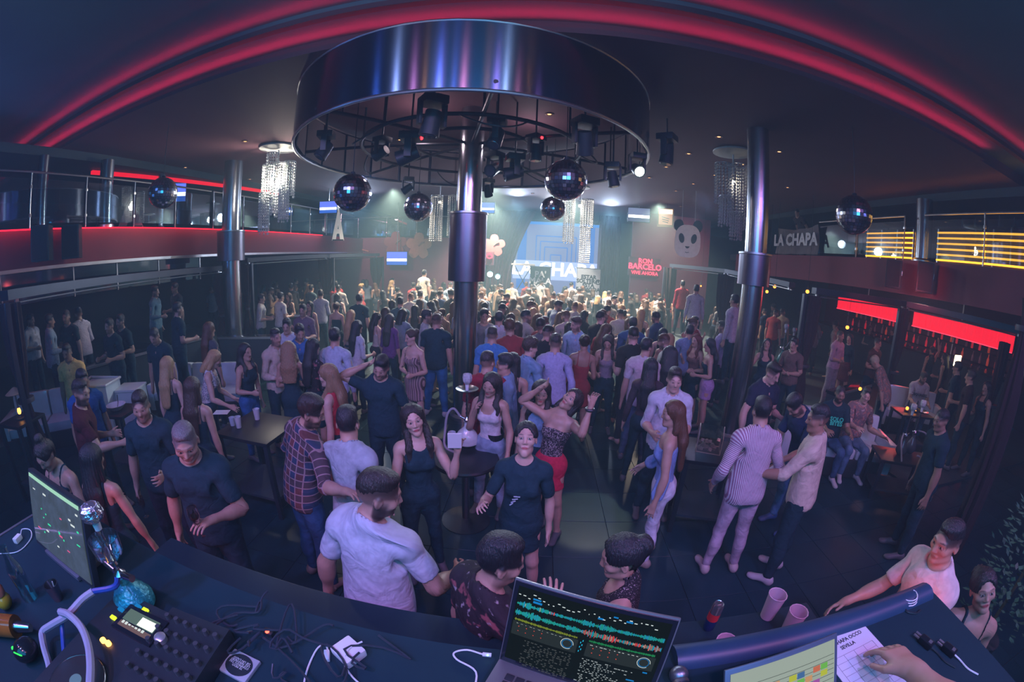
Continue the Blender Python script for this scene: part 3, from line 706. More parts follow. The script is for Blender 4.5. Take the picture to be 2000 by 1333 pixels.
def hair(style, fem, lod):
    key = ('hair', style, fem, lod)
    if key in TEMPL: return TEMPL[key]
    h = {0: .0080, 1: .0130, 2: .0185}[lod]
    lo = {'long': 1.10, 'front': 1.12, 'wavy': 1.12, 'curlylong': 1.18, 'pony': 1.22, 'bob': 1.42}.get(style, 1.52)
    f = Field(np.arange(-.18, .181, h), np.arange(-.24, .15, h), np.arange(lo, 1.86, h))
    th = {'buzz': .004, 'fade': .006, 'short': .007, 'quiff': .006, 'curly': .012, 'bald': .0}.get(style, .013)
    sh = {'buzz': .006, 'fade': .013, 'short': .011, 'quiff': .013, 'curly': .014}.get(style, 0)
    th = {'buzz': -.001, 'fade': -.003, 'short': -.001, 'quiff': -.002, 'curly': .004}.get(style, th)
    f.ell((0, -.016-.2*sh, 1.674+sh), (.0765+th, .098+th, .089+th), .02)
    if style in ('short', 'quiff'):
        f.ell((0, -.005, 1.742), (.062, .082, .034), .03)
        if style == 'quiff': f.ell((0, .055, 1.745), (.055, .035, .033), .025)
    if style == 'fade': f.ell((0, -.008, 1.738), (.062, .082, .035), .02)
    if style == 'curly': f.ell((0, .0, 1.74), (.08, .10, .055), .03)
    shortish = style in ('buzz', 'fade', 'short', 'quiff', 'curly')
    # open the face
    f.ell((0, .135, 1.622), (.076 if shortish else .071, .118, .122), .010, sub=True)
    if shortish:
        f.cut(lambda X, Y, Z: (1.600-Z)+0*X-.6*np.clip(Y+.02, 0, .1)*-1+0*Y)
        zt = 1.690 if style in ('fade', 'quiff') else 1.660
        f.cut(lambda X, Y, Z: np.minimum(np.minimum(np.abs(X)-.060, zt-Z+.15*np.clip(-Y-.04, -.1, 0)), -(Y+.045)*-1*1.0) if False else np.where((np.abs(X) > .055) & (Y > -.045), zt-Z, -1)+0*Y)
    else:
        if style in ('bun', 'updo', 'pony'):
            f.cut(lambda X, Y, Z: (1.565-Z)+0*X+0*Y)
            f.cut(lambda X, Y, Z: np.where((np.abs(X) > .05) & (Y > -.05), 1.655-Z, -1)+0*X)
            if style == 'bun': f.ell((0, -.055, 1.785), (.045, .045, .040), .012)
            if style == 'updo': f.ell((0, -.115, 1.70), (.055, .045, .055), .015)
            if style == 'pony': 
                f.ell((0, -.115, 1.71), (.03, .03, .03), .012); f.cone((0, -.125, 1.70), (0, -.15, 1.30), .036, .022, .02, (.8, 1, 1))
        else:
            end = {'bob': 1.46}.get(style, 1.22 if style != 'long' else 1.16)
            wd = {'curlylong': 1.35, 'wavy': 1.15}.get(style, 1.)
            f.cone((0, -.055, 1.66), (0, -.128, 1.40), .078*wd, .070*wd, .03, (.82, 1.25, 1))
            if style != 'bob': f.cone((0, -.128, 1.40), (0, -.140, end), .074*wd, .058*wd, .03, (.70, 1.7, 1))
            for sx in (-1, 1):
                f.cone((sx*.066, -.028, 1.70), (sx*.080*wd, -.035, 1.50), .030, .034*wd, .02)
                if style in ('front', 'wavy', 'curlylong'):
                    f.cone((sx*.080, -.02, 1.55), (sx*.088*wd, .066, 1.42), .030, .032*wd, .02)
                    f.cone((sx*.088*wd, .066, 1.42), (sx*.090*wd, .095, 1.33), .030*wd, .020, .02, (1, 1.35, 1))
    # keep it out of the head and neck
    P, F = f.mesh()
    N = vnormals(P, F)
    an = np.arctan2(P[:, 0], -P[:, 1]-.0)
    if style in ('curly', 'curlylong'):
        P = P+N*(.008*(np.sin(P[:, 0]*150)*np.sin(P[:, 1]*140)*np.sin(P[:, 2]*120)))[:, None]
    elif not shortish:
        wv = .012*np.sin(P[:, 2]*38)*(style in ('wavy',))
        P = P+N*(.0028*np.sin(an*34+6*np.sin(P[:, 2]*9))+wv*0)[:, None]
        P[:, 0] += wv*np.sign(P[:, 0])*sst(1.62, 1.45, P[:, 2])
    else:
        P = P+N*(.0018*np.sin(P[:, 0]*260)*np.sin(P[:, 1]*200+P[:, 2]*90))[:, None]
    TEMPL[key] = (P, F); return P, F
# ---- posing: every joint turns its points by a smoothly weighted share of its angle
def rodr(P, piv, ax, ang):
    v = P-piv; ax = np.asarray(ax, float); ax = ax/(np.linalg.norm(ax)+1e-12)
    c, s = np.cos(ang)[:, None], np.sin(ang)[:, None]
    return piv+v*c+np.cross(ax, v)*s+ax*(v@ax)[:, None]*(1-c)
def minrot(a, b):
    a = a/np.linalg.norm(a); b = b/np.linalg.norm(b)
    ax = np.cross(a, b); s = np.linalg.norm(ax); c = a@b
    if s < 1e-6: return np.array([0, 0, 1.]), 0. if c > 0 else math.pi
    return ax/s, math.atan2(s, c)
def rmat(ax, an):
    x, y, z = ax; c, s = math.cos(an), math.sin(an); C_ = 1-c
    return np.array([[c+x*x*C_, x*y*C_-z*s, x*z*C_+y*s], [y*x*C_+z*s, c+y*y*C_, y*z*C_-x*s], [z*x*C_-y*s, z*y*C_+x*s, c+z*z*C_]])
def pose_points(R0, po, fem, headish=False, skirt=False, W=None):
    """R0 rest points -> posed points. po: arms {'R':(upper dir, fore dir, curl, twist)}, head/neck/spine angles, legs"""
    P = R0.copy(); R0 = R0 if W is None else W; X, Y, Z = R0[:, 0], R0[:, 1], R0[:, 2]
    D = math.radians
    if not headish:
        armz = sst(1.235, 1.335, Z)
        for side, sx in (('R', 1), ('L', -1)):
            u, fo, curl, tw = po['arm'+side]
            ux = X*sx
            mk = (ux > .10) & (Z > 1.2)
            if not mk.any(): continue
            q = P[mk]; qx = ux[mk]; r0 = R0[mk]
            # fingers and thumb curl towards the palm (down in the rest pose)
            if curl:
                th = (r0[:, 1] > .040+(qx-.765)*.42) & (qx < .83)
                t = np.clip((qx-.795)/.085, 0, 1)*(~th)
                a = curl*1.9*t
                L = .085
                m = (t > 0)
                aa = np.maximum(a[m], 1e-4); s = t[m]*L
                rad = s/aa
                dz = q[m][:, 2]-HZ
                qq = q[m].copy()
                qq[:, 0] = sx*(.795+rad*np.sin(aa)+dz*np.sin(aa)+np.maximum(qx[m]-.88, 0)*np.cos(aa)); qq[:, 2] = HZ-rad*(1-np.cos(aa))+dz*np.cos(aa)-np.maximum(qx[m]-.88, 0)*np.sin(aa)
                q[m] = qq
                wt = sst(.735, .80, qx)*th
                q = rodr(q, np.array([sx*.735, .025, HZ-.008]), np.array([sx, 0.2*sx, 0]), wt*curl*-.9*1.0*1)
            u, fo = np.asarray(u, float), np.asarray(fo, float)
            rest = np.array([sx, 0, 0.])
            ax1, an1 = minrot(rest, u*1.)
            M = rmat(ax1, an1)
            fl = M.T@(fo/np.linalg.norm(fo))
            # twist of the forearm and hand about its own axis
            if tw: q = rodr(q, np.array([sx*.45, 0, HZ]), rest*sx, sst(.46, .70, qx)*D(tw)*1.)
            ax2, an2 = minrot(rest, fl)
            q = rodr(q, np.array([sx*.45, -.004, HZ]), ax2, sst(.41, .49, qx)*an2)
            w = sst(.115, .225, qx)*armz[mk]
            q = rodr(q, np.array([sx*(.155 if fem else .17), -.004, HZ-.005]), ax1, w*an1)
            P[mk] = q
        P[:, 2] += po.get('shrug', -.018)*sst(.05, .15, np.abs(X))*armz
    # head
    hp, hy, hr = po.get('head', (0, 0, 0))
    wh = sst(1.455, 1.565, Z)*(sst(.24, .14, np.abs(X)) if not headish else 1)
    if headish: wh = sst(1.36, 1.60, Z)
    neck = np.array([0, -.012, 1.50])
    if hr: P = rodr(P, neck, (0, 1, 0), wh*D(hr))
    if hp: P = rodr(P, neck, (1, 0, 0), -wh*D(hp))
    if hy: P = rodr(P, np.array([0, -.008, 1.5]), (0, 0, 1), -wh*D(hy))
    # spine
    sp, sr, sy = po.get('spine', (0, 0, 0))
    ws = sst(.95, 1.32, Z)
    if sy: P = rodr(P, np.array([0, 0, 1.1]), (0, 0, 1), -ws*D(sy))
    if sr: P = rodr(P, np.array([0, 0, 1.02]), (0, 1, 0), ws*D(sr))
    if sp: P = rodr(P, np.array([0, -.01, 1.02]), (1, 0, 0), -ws*D(sp))
    # legs
    for side, sx in (('R', 1), ('L', -1)):
        hipf, hipo, knee = po.get('leg'+side, (0, 3, 0))
        m = (Z < 1.02)
        if not m.any() or headish: continue
        sw = sst(-.02, .02, X*sx)[m] if not skirt else sst(-.12, .12, X*sx)[m]
        q = P[m]; z = Z[m]
        if knee: q = rodr(q, np.array([sx*.092, -.005, .49]), (1, 0, 0), -sw*sst(.56, .42, z)*D(knee))
        wl = sw*sst(.99, .80, z)
        if skirt: wl = wl*.8
        if hipo: q = rodr(q, np.array([sx*.09, 0, .90]), (0, 1, 0), -sx*wl*D(hipo))
        if hipf: q = rodr(q, np.array([sx*.09, -.01, .90]), (1, 0, 0), wl*D(hipf))
        P[m] = q
    tilt = po.get('tilt', (0, 0))
    if tilt[0]: P = rodr(P, np.array([0, 0, .9]), (1, 0, 0), np.full(len(P), -D(tilt[0])))
    if tilt[1]: P = rodr(P, np.array([0, 0, .9]), (0, 1, 0), np.full(len(P), D(tilt[1])))
    return P
REST_ARM = dict(
    down=lambda s: ((s*.17, .0, -1), (s*.10, .16, -1), .45, 0),
    bent=lambda s: ((s*.22, -.02, -1), (-s*.25, 1, .05), .7, 0),
    drink=lambda s: ((s*.25, .1, -1), (-s*.30, .75, .75), .85, 60*s),
    fold=lambda s: ((s*.28, .15, -1), (-s*1, .55, -.10), .6, 0),
    hip=lambda s: ((s*.75, -.15, -1), (-s*.7, .25, -.6), .6, 0),
    up=lambda s: ((s*.6, .15, .9), (-s*.2, .1, 1), .4, 0),
    fwd=lambda s: ((s*.15, .7, -.7), (-s*.1, 1, .2), .5, 0),
    pocket=lambda s: ((s*.30, -.18, -1), (s*.02, .25, -1), .5, 0),
    side=lambda s: ((s*.4, .1, -.8), (s*.5, .6, .0), .5, 0),
)
COVER = dict(tshirt=(.88, 1.46, .35), polo=(.88, 1.47, .33), shirt=(.86, 1.47, .68), rolled=(.88, 1.47, .47), mesh_top=(.88, 1.46, .68), tank=(.92, 1.38, .09),
    straps=(.92, 1.29, .2), dress=(.64, 1.29, .2), longdress=(.5, 1.29, .2), tube=(1., 1.31, .2), offshoulder=(.97, 1.33, .2))
def inset_under(P, F, top, bot):
    w = np.zeros(len(P)); ax = np.abs(P[:, 0]); Z = P[:, 2]
    if top:
        a, b, c = COVER[top]
        w = np.maximum(w, sst(a, a+.04, Z)*sst(b, b-.04, Z)*sst(c, c-.03, ax)*np.where((ax < .085) & (Z > 1.44), 0, 1))
    if bot:
        a = {'shorts': .46, 'skirt': .8, 'miniskirt': .8}.get(bot, .11)
        w = np.maximum(w, sst(a, a+.03, Z)*sst(1.0, .97, Z)*(ax < .3))
    P = P-vnormals(P, F)*(w*.011)[:, None]
    if top in ('tshirt', 'polo', 'shirt', 'rolled', 'mesh_top'):
        w2 = sst(.09, .14, ax)*sst(.33, .25, ax)
        P[:, 2] += .058*w2*sst(1.41, 1.34, Z)*sst(1.22, 1.30, Z)
        P[:, 1] *= 1-.40*w2*sst(1.20, 1.27, Z)*(Z < 1.47)
        P[:, 0] -= np.sign(P[:, 0])*.030*sst(.10, .15, ax)*sst(1.08, 1.16, Z)*sst(1.34, 1.28, Z)*(ax < .24)
    return P
def mk_mesh(name, P, F, mats=(), smooth=True):
    me = bpy.data.meshes.new(name)
    me.vertices.add(len(P)); me.vertices.foreach_set('co', np.ascontiguousarray(P, np.float32).ravel())
    nf, k = F.shape
    me.loops.add(nf*k); me.loops.foreach_set('vertex_index', np.ascontiguousarray(F, np.int32).ravel())
    me.polygons.add(nf); me.polygons.foreach_set('loop_start', np.arange(0, nf*k, k, dtype=np.int32))
    me.update(calc_edges=True)
    if smooth: me.polygons.foreach_set('use_smooth', np.ones(nf, bool))
    for m in mats: me.materials.append(m)
    return me
def set_color(me, col):
    a = me.color_attributes.new('Tone', 'FLOAT_COLOR', 'POINT')
    a.data.foreach_set('color', np.concatenate([col, np.ones((len(col), 1))], 1).astype(np.float32).ravel())
def set_rest(me, R0):
    a = me.attributes.new('rest', 'FLOAT_VECTOR', 'POINT'); a.data.foreach_set('vector', np.ascontiguousarray(R0, np.float32).ravel())
SKIN = dict(fair=(.62, .40, .32), mid=(.50, .31, .235), tan=(.38, .22, .155), dark=(.20, .115, .08))
def skin_tones(R0, fem, skin, hairc, beard, scalp, lod):
    X, Y, Z = R0.T; c = np.tile(np.array(SKIN[skin]), (len(R0), 1))
    def mix(w, col):
        nonlocal c
        w = np.clip(w, 0, 1)[:, None]; c = c*(1-w)+np.array(col)*w
    hc = np.array(hairc)
    ell = lambda cx, cy, cz, a, b, d: np.sqrt(((X-cx)/a)**2+((Y-cy)/b)**2+((Z-cz)/d)**2)
    front = Y > .04
    if scalp:                                        # short-cropped hair is colour on the scalp
        op = ell(0, .145, 1.615, .074, .118, .108)
        w = sst(1.0, 1.12, op)*sst(1.585, 1.615, Z)*np.where((np.abs(X) > .06) & (Y > -.035), sst(1.645, 1.665, Z), 1)
        mix(w*(scalp if scalp < 0 or True else 0)*(1 if scalp > .96 else .35+.65*sst(1.60, 1.70, Z)), hc)
    if beard:
        w = sst(1.612, 1.585, Z)*sst(1.515, 1.535, Z)*sst(-.03, .0, Y)*sst(.9, 1.2, ell(0, .1, 1.5795, .026, .05, .0115))
        mix(w*beard, hc*1.1)
        mix((np.abs(X) > .055)*sst(1.665, 1.60, Z)*sst(-.035, -.02, Y)*sst(.045, .025, Y)*(Z > 1.53)*beard, hc*1.1)
    lip = sst(1.0, .8, ell(0, .090, 1.5795, .0265, .022, .0112))
    mix(lip*(.9 if fem else .55), (.40, .055, .075) if fem else (.36, .15, .13))
    if lod < 2:
        for sx in (-1, 1):
            br = sst(1., .7, np.sqrt(((X*sx-.033)/.022)**2+((Z-1.6715-.004*np.sin((X*sx-.01)*60))/.0050)**2))*front
            mix(br*(.8 if not fem else .7), hc*.7)
            e = ell(sx*.031, .080, 1.6475, .0165, .02, .0088)
            mix(sst(1.15, .95, e)*front*(Y > .068), (.06, .03, .03))
            mix(sst(.98, .8, e)*front*(Y > .070), (.48, .45, .43))
            mix(sst(1.1, .8, np.sqrt(((X-sx*.031)/.0078)**2+((Z-1.6475)/.0078)**2))*front*(Y > .072), (.02, .012, .008))
    else:
        for sx in (-1, 1): mix(sst(1.2, .6, np.sqrt(((X*sx-.032)/.02)**2+((Z-1.655)/.016)**2))*front*.7, (.05, .03, .025))
    return c

# ================================================================ things on the ceiling
MIRROR = mat('mirror_tile', (.62, .64, .74), .16, 1., .25, 40)
def mirror_ball(px, py, D, r, ztop, label):
    p = atd(px, py, D); t = thing('mirror_ball', label, 'mirror ball', p, random.random())
    def f(b):
        n, m = 34, 18
        for j in range(m):
            a0, a1 = -math.pi/2+math.pi*j/m, -math.pi/2+math.pi*(j+1)/m
            k = max(6, int(n*math.cos((a0+a1)/2)))
            g = .05*math.pi/m
            for i in range(k):
                u0, u1 = 2*math.pi*(i+.06)/k, 2*math.pi*(i+.94)/k
                rr = r*(1+random.uniform(-.004, .004))
                j1, j2 = random.gauss(0, .030), random.gauss(0, .030)
                q = lambda u, a, s1, s2: tuple((rr+r*.09*(s1*j1+s2*j2))*v for v in (math.cos(a)*math.cos(u), math.cos(a)*math.sin(u), math.sin(a)))
                b.quad(q(u0, a0+g, -1, -1), q(u1, a0+g, 1, -1), q(u1, a1-g, 1, 1), q(u0, a1-g, -1, 1))
    o = part(t, 'mirror_tiles', MIRROR, f, None); o['kind'] = 'stuff'
    part(t, 'core', mat('ball_core', (.03, .03, .04), .6), lambda b: b.ball((0, 0, 0), r*.975, 24))
    part(t, 'cap', BLACK, lambda b: b.cyl((0, 0, r*.96), (0, 0, r*1.10), r*.16, r*.12))
    part(t, 'cord', BLACK, lambda b: b.cyl((0, 0, r*1.08), (0, 0, ztop-p.z), .006, n=5))
mirror_ball(688, 377, 5.3, .25, 5.2, 'mirror ball hanging under the left of the steel drum')
mirror_ball(817, 405, 7.6, .27, 5.2, 'smaller mirror ball left of the central column')
mirror_ball(1105, 352, 5.0, .265, 5.2, 'largest mirror ball, under the right of the steel drum')
mirror_ball(1080, 408, 7.9, .245, 5.2, 'small dark mirror ball just below the largest one')
mirror_ball(318, 377, 7.8, .27, 5.2, 'mirror ball in front of the left gallery')
mirror_ball(1668, 420, 6.6, .29, 5.2, 'mirror ball in front of the amber tubes on the right')
CRYST = mat('crystal', (.86, .88, .86), .15, 0, .25, 60, spec=.9)
CRYSTDIM = mat('crystal_dim', (.42, .42, .42), .2, 0, .3, 60, spec=.8)  # darker copy of the crystal, its dimness put into the colour
def chandelier(px, py, D, z0, w, tiers, m, label, power):
    p = atd(px, py, D); t = thing('crystal_chandelier', label, 'chandelier', (p.x, p.y, z0))
    part(t, 'ceiling_plate', mat('pale_plate', (.34, .36, .36), .5), lambda b: b.lathe([(.62*w, 0), (.62*w, -.03), (.30*w, -.06), (0, -.06)], n=32))
    part(t, 'stem', STEEL, lambda b: b.cyl((0, 0, -.05), (0, 0, -.45), .018, n=8))
    for (dx, dy, r, za, zb) in tiers:
        part(t, 'tier_ring', STEEL, lambda b: b.tube([(dx+r*math.cos(k*math.pi/8), dy+r*math.sin(k*math.pi/8), za) for k in range(16)], .010, 5, True))
        part(t, 'tier_arm', STEEL, lambda b: b.cyl((0, 0, min(za+.02, -.3)), (dx, dy, za), .008, n=5))
        def f(b):
            n = 15
            for k in range(n):
                a = 2*math.pi*k/n; x, y = dx+r*math.cos(a), dy+r*math.sin(a); z = za; e = zb+random.uniform(-.03, .05)
                while z > e:
                    s = .026; h = .062
                    v = [(x, y, z), (x+s, y, z-h/2), (x, y+s, z-h/2), (x-s, y, z-h/2), (x, y-s, z-h/2), (x, y, z-h)]
                    V = [b.b.verts.new(q) for q in v]
                    for i in range(4):
                        b.b.faces.new((V[0], V[1+i], V[1+(i+1) % 4])); b.b.faces.new((V[5], V[1+(i+1) % 4], V[1+i]))
                    z -= h
        o = part(t, 'crystal_strands', m, f, None); o['kind'] = 'stuff'
    part(t, 'bulb', emat('bulb', (1, .88, .62), 9 if power > 20 else 1.5), lambda b: b.ball((0, 0, -.62), .05, 8))
    if power: lamp('POINT', 'chandelier_light', (p.x, p.y, z0-.74), power, (1, .93, .78), None, .10)
chandelier(545, 290, 9.3, 5.18, .72, [(-.30, .05, .13, -.35, -1.05), (.02, -.22, .13, -.18, -.72), (.30, .05, .13, -.35, -1.10), (-.05, .25, .13, -.3, -1.5), (-.30, -.05, .11, -1.0, -1.85), (.26, -.05, .11, -.95, -1.62), (.03, -.02, .12, -.85, -1.45)], CRYST, 'brightly lit tiered crystal chandelier between the left column and the drum', 170)
chandelier(1432, 290, 8.2, 5.18, .66, [(-.22, .0, .16, -.28, -1.05), (.06, -.1, .17, -.28, -1.25), (.26, .05, .13, -.3, -1.55), (-.10, .1, .13, -.9, -1.45), (.12, .05, .12, -1.2, -1.72)], CRYSTDIM, 'dim grey crystal chandelier beside the right sleeved column', 3)
chandelier(862, 330, 13.5, 5.18, .5, [(-.1, 0, .20, -.4, -1.9), (.5, 0, .20, -.4, -1.75)], CRYSTDIM, 'far crystal chandelier left of the central column', 4)
chandelier(1135, 330, 13.0, 5.18, .5, [(-.33, 0, .17, -.4, -1.85), (.25, 0, .20, -.4, -1.3), (.22, 0, .16, -1.3, -2.45)], CRYST, 'far white crystal chandelier hanging before the stage screen', 22)
AMB = emat('amber_lamp', (1, .48, .20), 3.0); DOT = mat('downlight_ring', (.20, .12, .10), .4, .5)
spots = [(732, 233), (878, 222), (1073, 223), (781, 273), (362, 327), (479, 276), (488, 350), (1404, 267), (1345, 300), (1301, 326), (1522, 296), (1451, 321), (1396, 342), (1354, 359), (1320, 373), (1268, 347), (1538, 366), (1329, 403), (1040, 378)]
for i, (x, y) in enumerate(spots):
    p = at(x, y, 5.196)
    inside = math.hypot(p.x-DC[0], p.y-DC[1]) < 2.7
    lab = 'small amber downlight in the ceiling inside the steel drum' if inside else 'small amber downlight in the dark ceiling right of the drum' if x > 1000 else 'small amber downlight in the dark ceiling left of the drum'
    t = thing('downlight', lab, 'downlight', p, 0, 'amber downlights ' + ('inside the drum' if inside else 'right of the drum' if x > 1000 else 'left of the drum'))
    part(t, 'ring', DOT, lambda b: b.lathe([(.07, 0), (.075, -.012), (.05, -.014), (.045, 0)], n=12, loop=True))
    part(t, 'lamp_face', AMB, lambda b: b.cyl((0, 0, -.004), (0, 0, 0), .034, n=10))
REDDOT = emat('red_dot', (1, .02, .03), 6)
def moving_head(px, py, z, s, label, tilt=(0, 0), red=False, ztop=5.2, lens=None, L=None):
    p = at(px, py, z); t = thing('moving_head', label, 'stage light', p, random.uniform(0, 3))
    Rm = Euler((tilt[0], tilt[1], 0)).to_matrix()
    part(t, 'clamp', BLACK, lambda b: b.cyl((0, 0, .28*s), (0, 0, ztop-p.z), .014, n=6))
    part(t, 'base', BLACK, lambda b: b.box((0, 0, .24*s), (.26*s, .26*s, .10*s), None, .015*s))
    for sx in (-1, 1): part(t, 'yoke_arm', BLACK, lambda b: b.box((sx*.14*s, 0, .08*s), (.035*s, .09*s, .26*s), None, .008*s))
    part(t, 'head', BLACK, lambda b: b.cyl(Rm @ Vector((0, 0, .12*s)), Rm @ Vector((0, 0, -.16*s)), .085*s, .11*s, 14))
    part(t, 'lens', lens or mat('lens_glass', (.06, .07, .1), .05, .3), lambda b: b.cyl(Rm @ Vector((0, 0, -.155*s)), Rm @ Vector((0, 0, -.17*s)), .09*s, .08*s, 14))
    if red: part(t, 'indicator', REDDOT, lambda b: b.ball((.0, -.135*s, .22*s), .020*s+.006, 8), label='small red status light')
    return t
moving_head(635, 292, 4.20, .85, 'black moving head clamped at the left edge of the drum', (.5, .3))
moving_head(843, 238, 4.25, 1.05, 'black moving head hanging near the front of the drum', (.1, .1))
moving_head(800, 303, 4.15, 1.1, 'wide black stage light with red indicator left of the column', (1.2, 0), True)
moving_head(745, 298, 4.25, .8, 'black stage light tucked behind the one with a red indicator', (1.2, .3))
moving_head(1046, 296, 4.30, .85, 'black stage light with red indicator right of the column', (.0, 0), True)
moving_head(1142, 276, 4.20, 1.0, 'black moving head under the right front of the drum', (.4, -.3))
moving_head(965, 330, 4.10, .9, 'black stage light with red indicator close by the column', (1.1, .4), True)
moving_head(1005, 338, 4.05, 1.0, 'bulky black stage light right behind the column', (1.3, -.4))
moving_head(1197, 348, 4.02, .8, 'slim black stage light at the right rim of the drum', (0, .2))
moving_head(797, 368, 4.05, .75, 'small black stage light at the rear rim, left of the column', (.3, .9))
moving_head(952, 372, 4.0, .75, 'small black stage light at the rear rim beside the column', (.2, -.5))
moving_head(970, 268, 4.30, .9, 'dim black stage light right of the column inside the drum', (.2, .5))
moving_head(1244, 331, 4.14, .8, 'white shining spotlight on the right rim of the drum', (-1.1, .1), False, 5.2, emat('spot_white', (.95, 1, .85), 40))
moving_head(1303, 300, 4.6, 1.1, 'dim black moving head below the ceiling right of the drum', (.1, .1), ztop=5.2)
# ---------------------------------------------------------------- screens, signs and neon
def flat(name, label, cat, centre, w, h, d=.06, rz=0., m=None, frame='casing'):
    t = thing(name, label, cat, centre, rz)                         # local: x across, z up, face towards -y
    part(t, frame, m or BLACK, lambda b: b.box((0, d/2, 0), (w, d, h), None, .01)); return t
SCRBLUE = emat('screen_blue', (.10, .16, .75), 1.5); SCRWHITE = emat('screen_white', (.85, .92, 1), 4.0); SCRDEEP = emat('screen_deep', (.03, .12, .55), 1.3)
def tv(c, w, h, rz, label, top=SCRBLUE, low=SCRDEEP):
    t = flat('tv_screen', label, 'television', c, w+.05, h+.05, .07, rz)
    part(t, 'picture', top, lambda b: b.box((0, -.004, 0), (w, .006, h)))
    part(t, 'white_band', SCRWHITE, lambda b: b.box((0, -.010, -h*.12), (w*.97, .006, h*.20)), label='glowing white picture band')
    part(t, 'lower_picture', low, lambda b: b.box((0, -.008, -h*.37), (w, .006, h*.26)))
    part(t, 'ceiling_pole', STEEL, lambda b: b.cyl((0, .05, 0), (0, .05, (5.02 if c.x < -9 else 5.2)-c.z), .02, n=6))
tv(aty(775, 505, 17.6), 1.0, .60, 0, 'tv with blue picture below the painted flowers')
tv(atd(350, 375, 13), .40, .55, .8, 'small tv beyond the left gallery mirror ball')
tv(atd(641, 405, 15), .66, .42, .2, 'tv left of the mirror ball under the drum')
tv(atd(950, 406, 15.5), .62, .40, 0, 'tv right behind the central column')
tv(atd(1248, 420, 16.5), .88, .55, -.25, 'pale tv high on the wall right of the stage screen', SCRWHITE if False else emat('screen_grey', (.25, .3, .5), .8), emat('screen_grey2', (.2, .25, .4), .6))
# LED wall on the stage
L0, L1 = aty(1003, 432, 20.0), aty(1167, 548, 20.0)
cx, cz, w, h = (L0.x+L1.x)/2, (L0.z+1.0)/2+.02, L1.x-L0.x, L0.z-1.0
t = flat('led_wall', 'large stage led screen with nested rectangles and glowing letters', 'screen', (cx, 20, cz), w+.1, h+.1, .15)
part(t, 'picture', emat('led_grey', (.20, .24, .50), .85), lambda b: b.box((0, -.01, 0), (w, .012, h)))
part(t, 'top_band', emat('led_sky', (.04, .26, .80), .9), lambda b: b.box((0, -.02, h/2-.07), (w, .012, .14)))
LB_ = emat('led_blue', (.03, .20, .80), .7)
for k in range(1, 3): part(t, 'blue_column', LB_, lambda b: b.box(((-1, 1)[k-1]*w*.39, -.02, .1), (w*.10, .012, h-.3)))
for s in (.46, .36, .26, .12):
    for (x, z, a, c) in ((0, s*h*.75, s*w*2*.5, .05), (-s*w*.5, 0, .05, s*h*1.5), (s*w*.5, 0, .05, s*h*1.5)):
        part(t, 'rectangle_line', LB_, lambda b: b.box((x, -.024, z-.15), (a, .012, c)))
part(t, 'glow_band', emat('led_glow', (.40, .52, 1), 1.1), lambda b: b.box((0, -.03, -h*.17), (w*.97, .012, h*.26)), label='bright glow behind the letters')
words3d('LA CHAPA', .92, emat('led_text', (1, 1, 1), 5), t, (0, -.045, -h*.16), (math.pi/2, 0, 0), depth=.006, bold=.02)
lamp('AREA', 'led_wall_light', (cx, 19.8, cz), 120, (.55, .65, 1), (cx, 10, 1.6), w, h)
def desk_sign(px0, px1, py0, py1, Y, m, tm_, lines, label, size):
    a, c = aty(px0, py0, Y), aty(px1, py1, Y)
    t = thing('dj_table', label, 'table', ((a.x+c.x)/2, Y, 1.0)); w, zt = c.x-a.x, a.z-1.0
    part(t, 'front_sign', m, lambda b: b.box((0, -.03, zt/2), (w, .04, zt), None, .01))
    part(t, 'table_top', BLACK, lambda b: b.box((0, .35, zt+.015), (w+.1, .8, .03)))
    for sx in (-1, 1):
        part(t, 'leg', STEEL, lambda b: b.box((sx*w*.45, .65, zt/2), (.05, .05, zt)))
    words3d(lines, size, tm_, t, (0, -.055, zt*.52), (math.pi/2, 0, 0), bold=.012, line=.78)
    return t, zt
desk_sign(1036, 1074, 521, 566, 18.9, BLACK, WHITEPL, "PA'\nMALA\nYO", 'dj table with black front reading PA MALA YO', .40)
desk_sign(1128, 1170, 524, 572, 18.7, mat('white_sign', (.62, .64, .62), .5), BLACK, 'ESTAR\nSOLTER@\nESTA\nDE MODA', 'dj table with white front reading ESTAR SOLTER@ ESTA DE MODA', .25)
p = aty(1022, 517, 18.6); t = thing('keyboard_stand', 'keyboard on a stand at the left of the stage', 'keyboard', (p.x, 18.6, 1.0))
part(t, 'keyboard', mat('grey_plastic', (.3, .3, .32), .5), lambda b: b.box((0, 0, p.z-1.0), (1.1, .35, .09), None, .02))
for sx in (-1, 1): part(t, 'stand_leg', BLACK, lambda b: b.cyl((sx*.4, 0, 0), (-sx*.4, 0, p.z-1.05), .02, n=6))
# stage drape drawn to the side
def drape_poly(name, label, pts, y, th, m):
    t = thing(name, label, 'curtain', (pts[0][0], y, 1.0)); 
    def f(b):
        n = 24
        (x0, z0), (x1, z1), (x2, z2), (x3, z3) = pts                 # top left, top right, bottom right, bottom left
        F = []; 
        for j in range(9):
            v = j/8; xa = x0+(x3-x0)*v; xb = x1+(x2-x1)*(1-(1-v)**1.9); za = z0+(z3-z0)*v
            F.append([(xa+(xb-xa)*i/n-pts[0][0], .09*math.sin(i*1.9+v*2), za-1.0) for i in range(n+1)])
        for dy in (0, th):
            R = [[b.b.verts.new((q[0], q[1]+dy, q[2])) for q in r] for r in F]
            for A, B in zip(R, R[1:]):
                for i in range(n): b.b.faces.new((A[i], A[i+1], B[i+1], B[i]))
    part(t, 'drape', m, f, 60)
VEL = mat('plum_velvet', (.10, .045, .075), .9, 0, .3, 6, stretch=(8, 8, .3))
a, c, e = aty(960, 420, 19.6), aty(1048, 415, 19.6), aty(985, 545, 19.6)
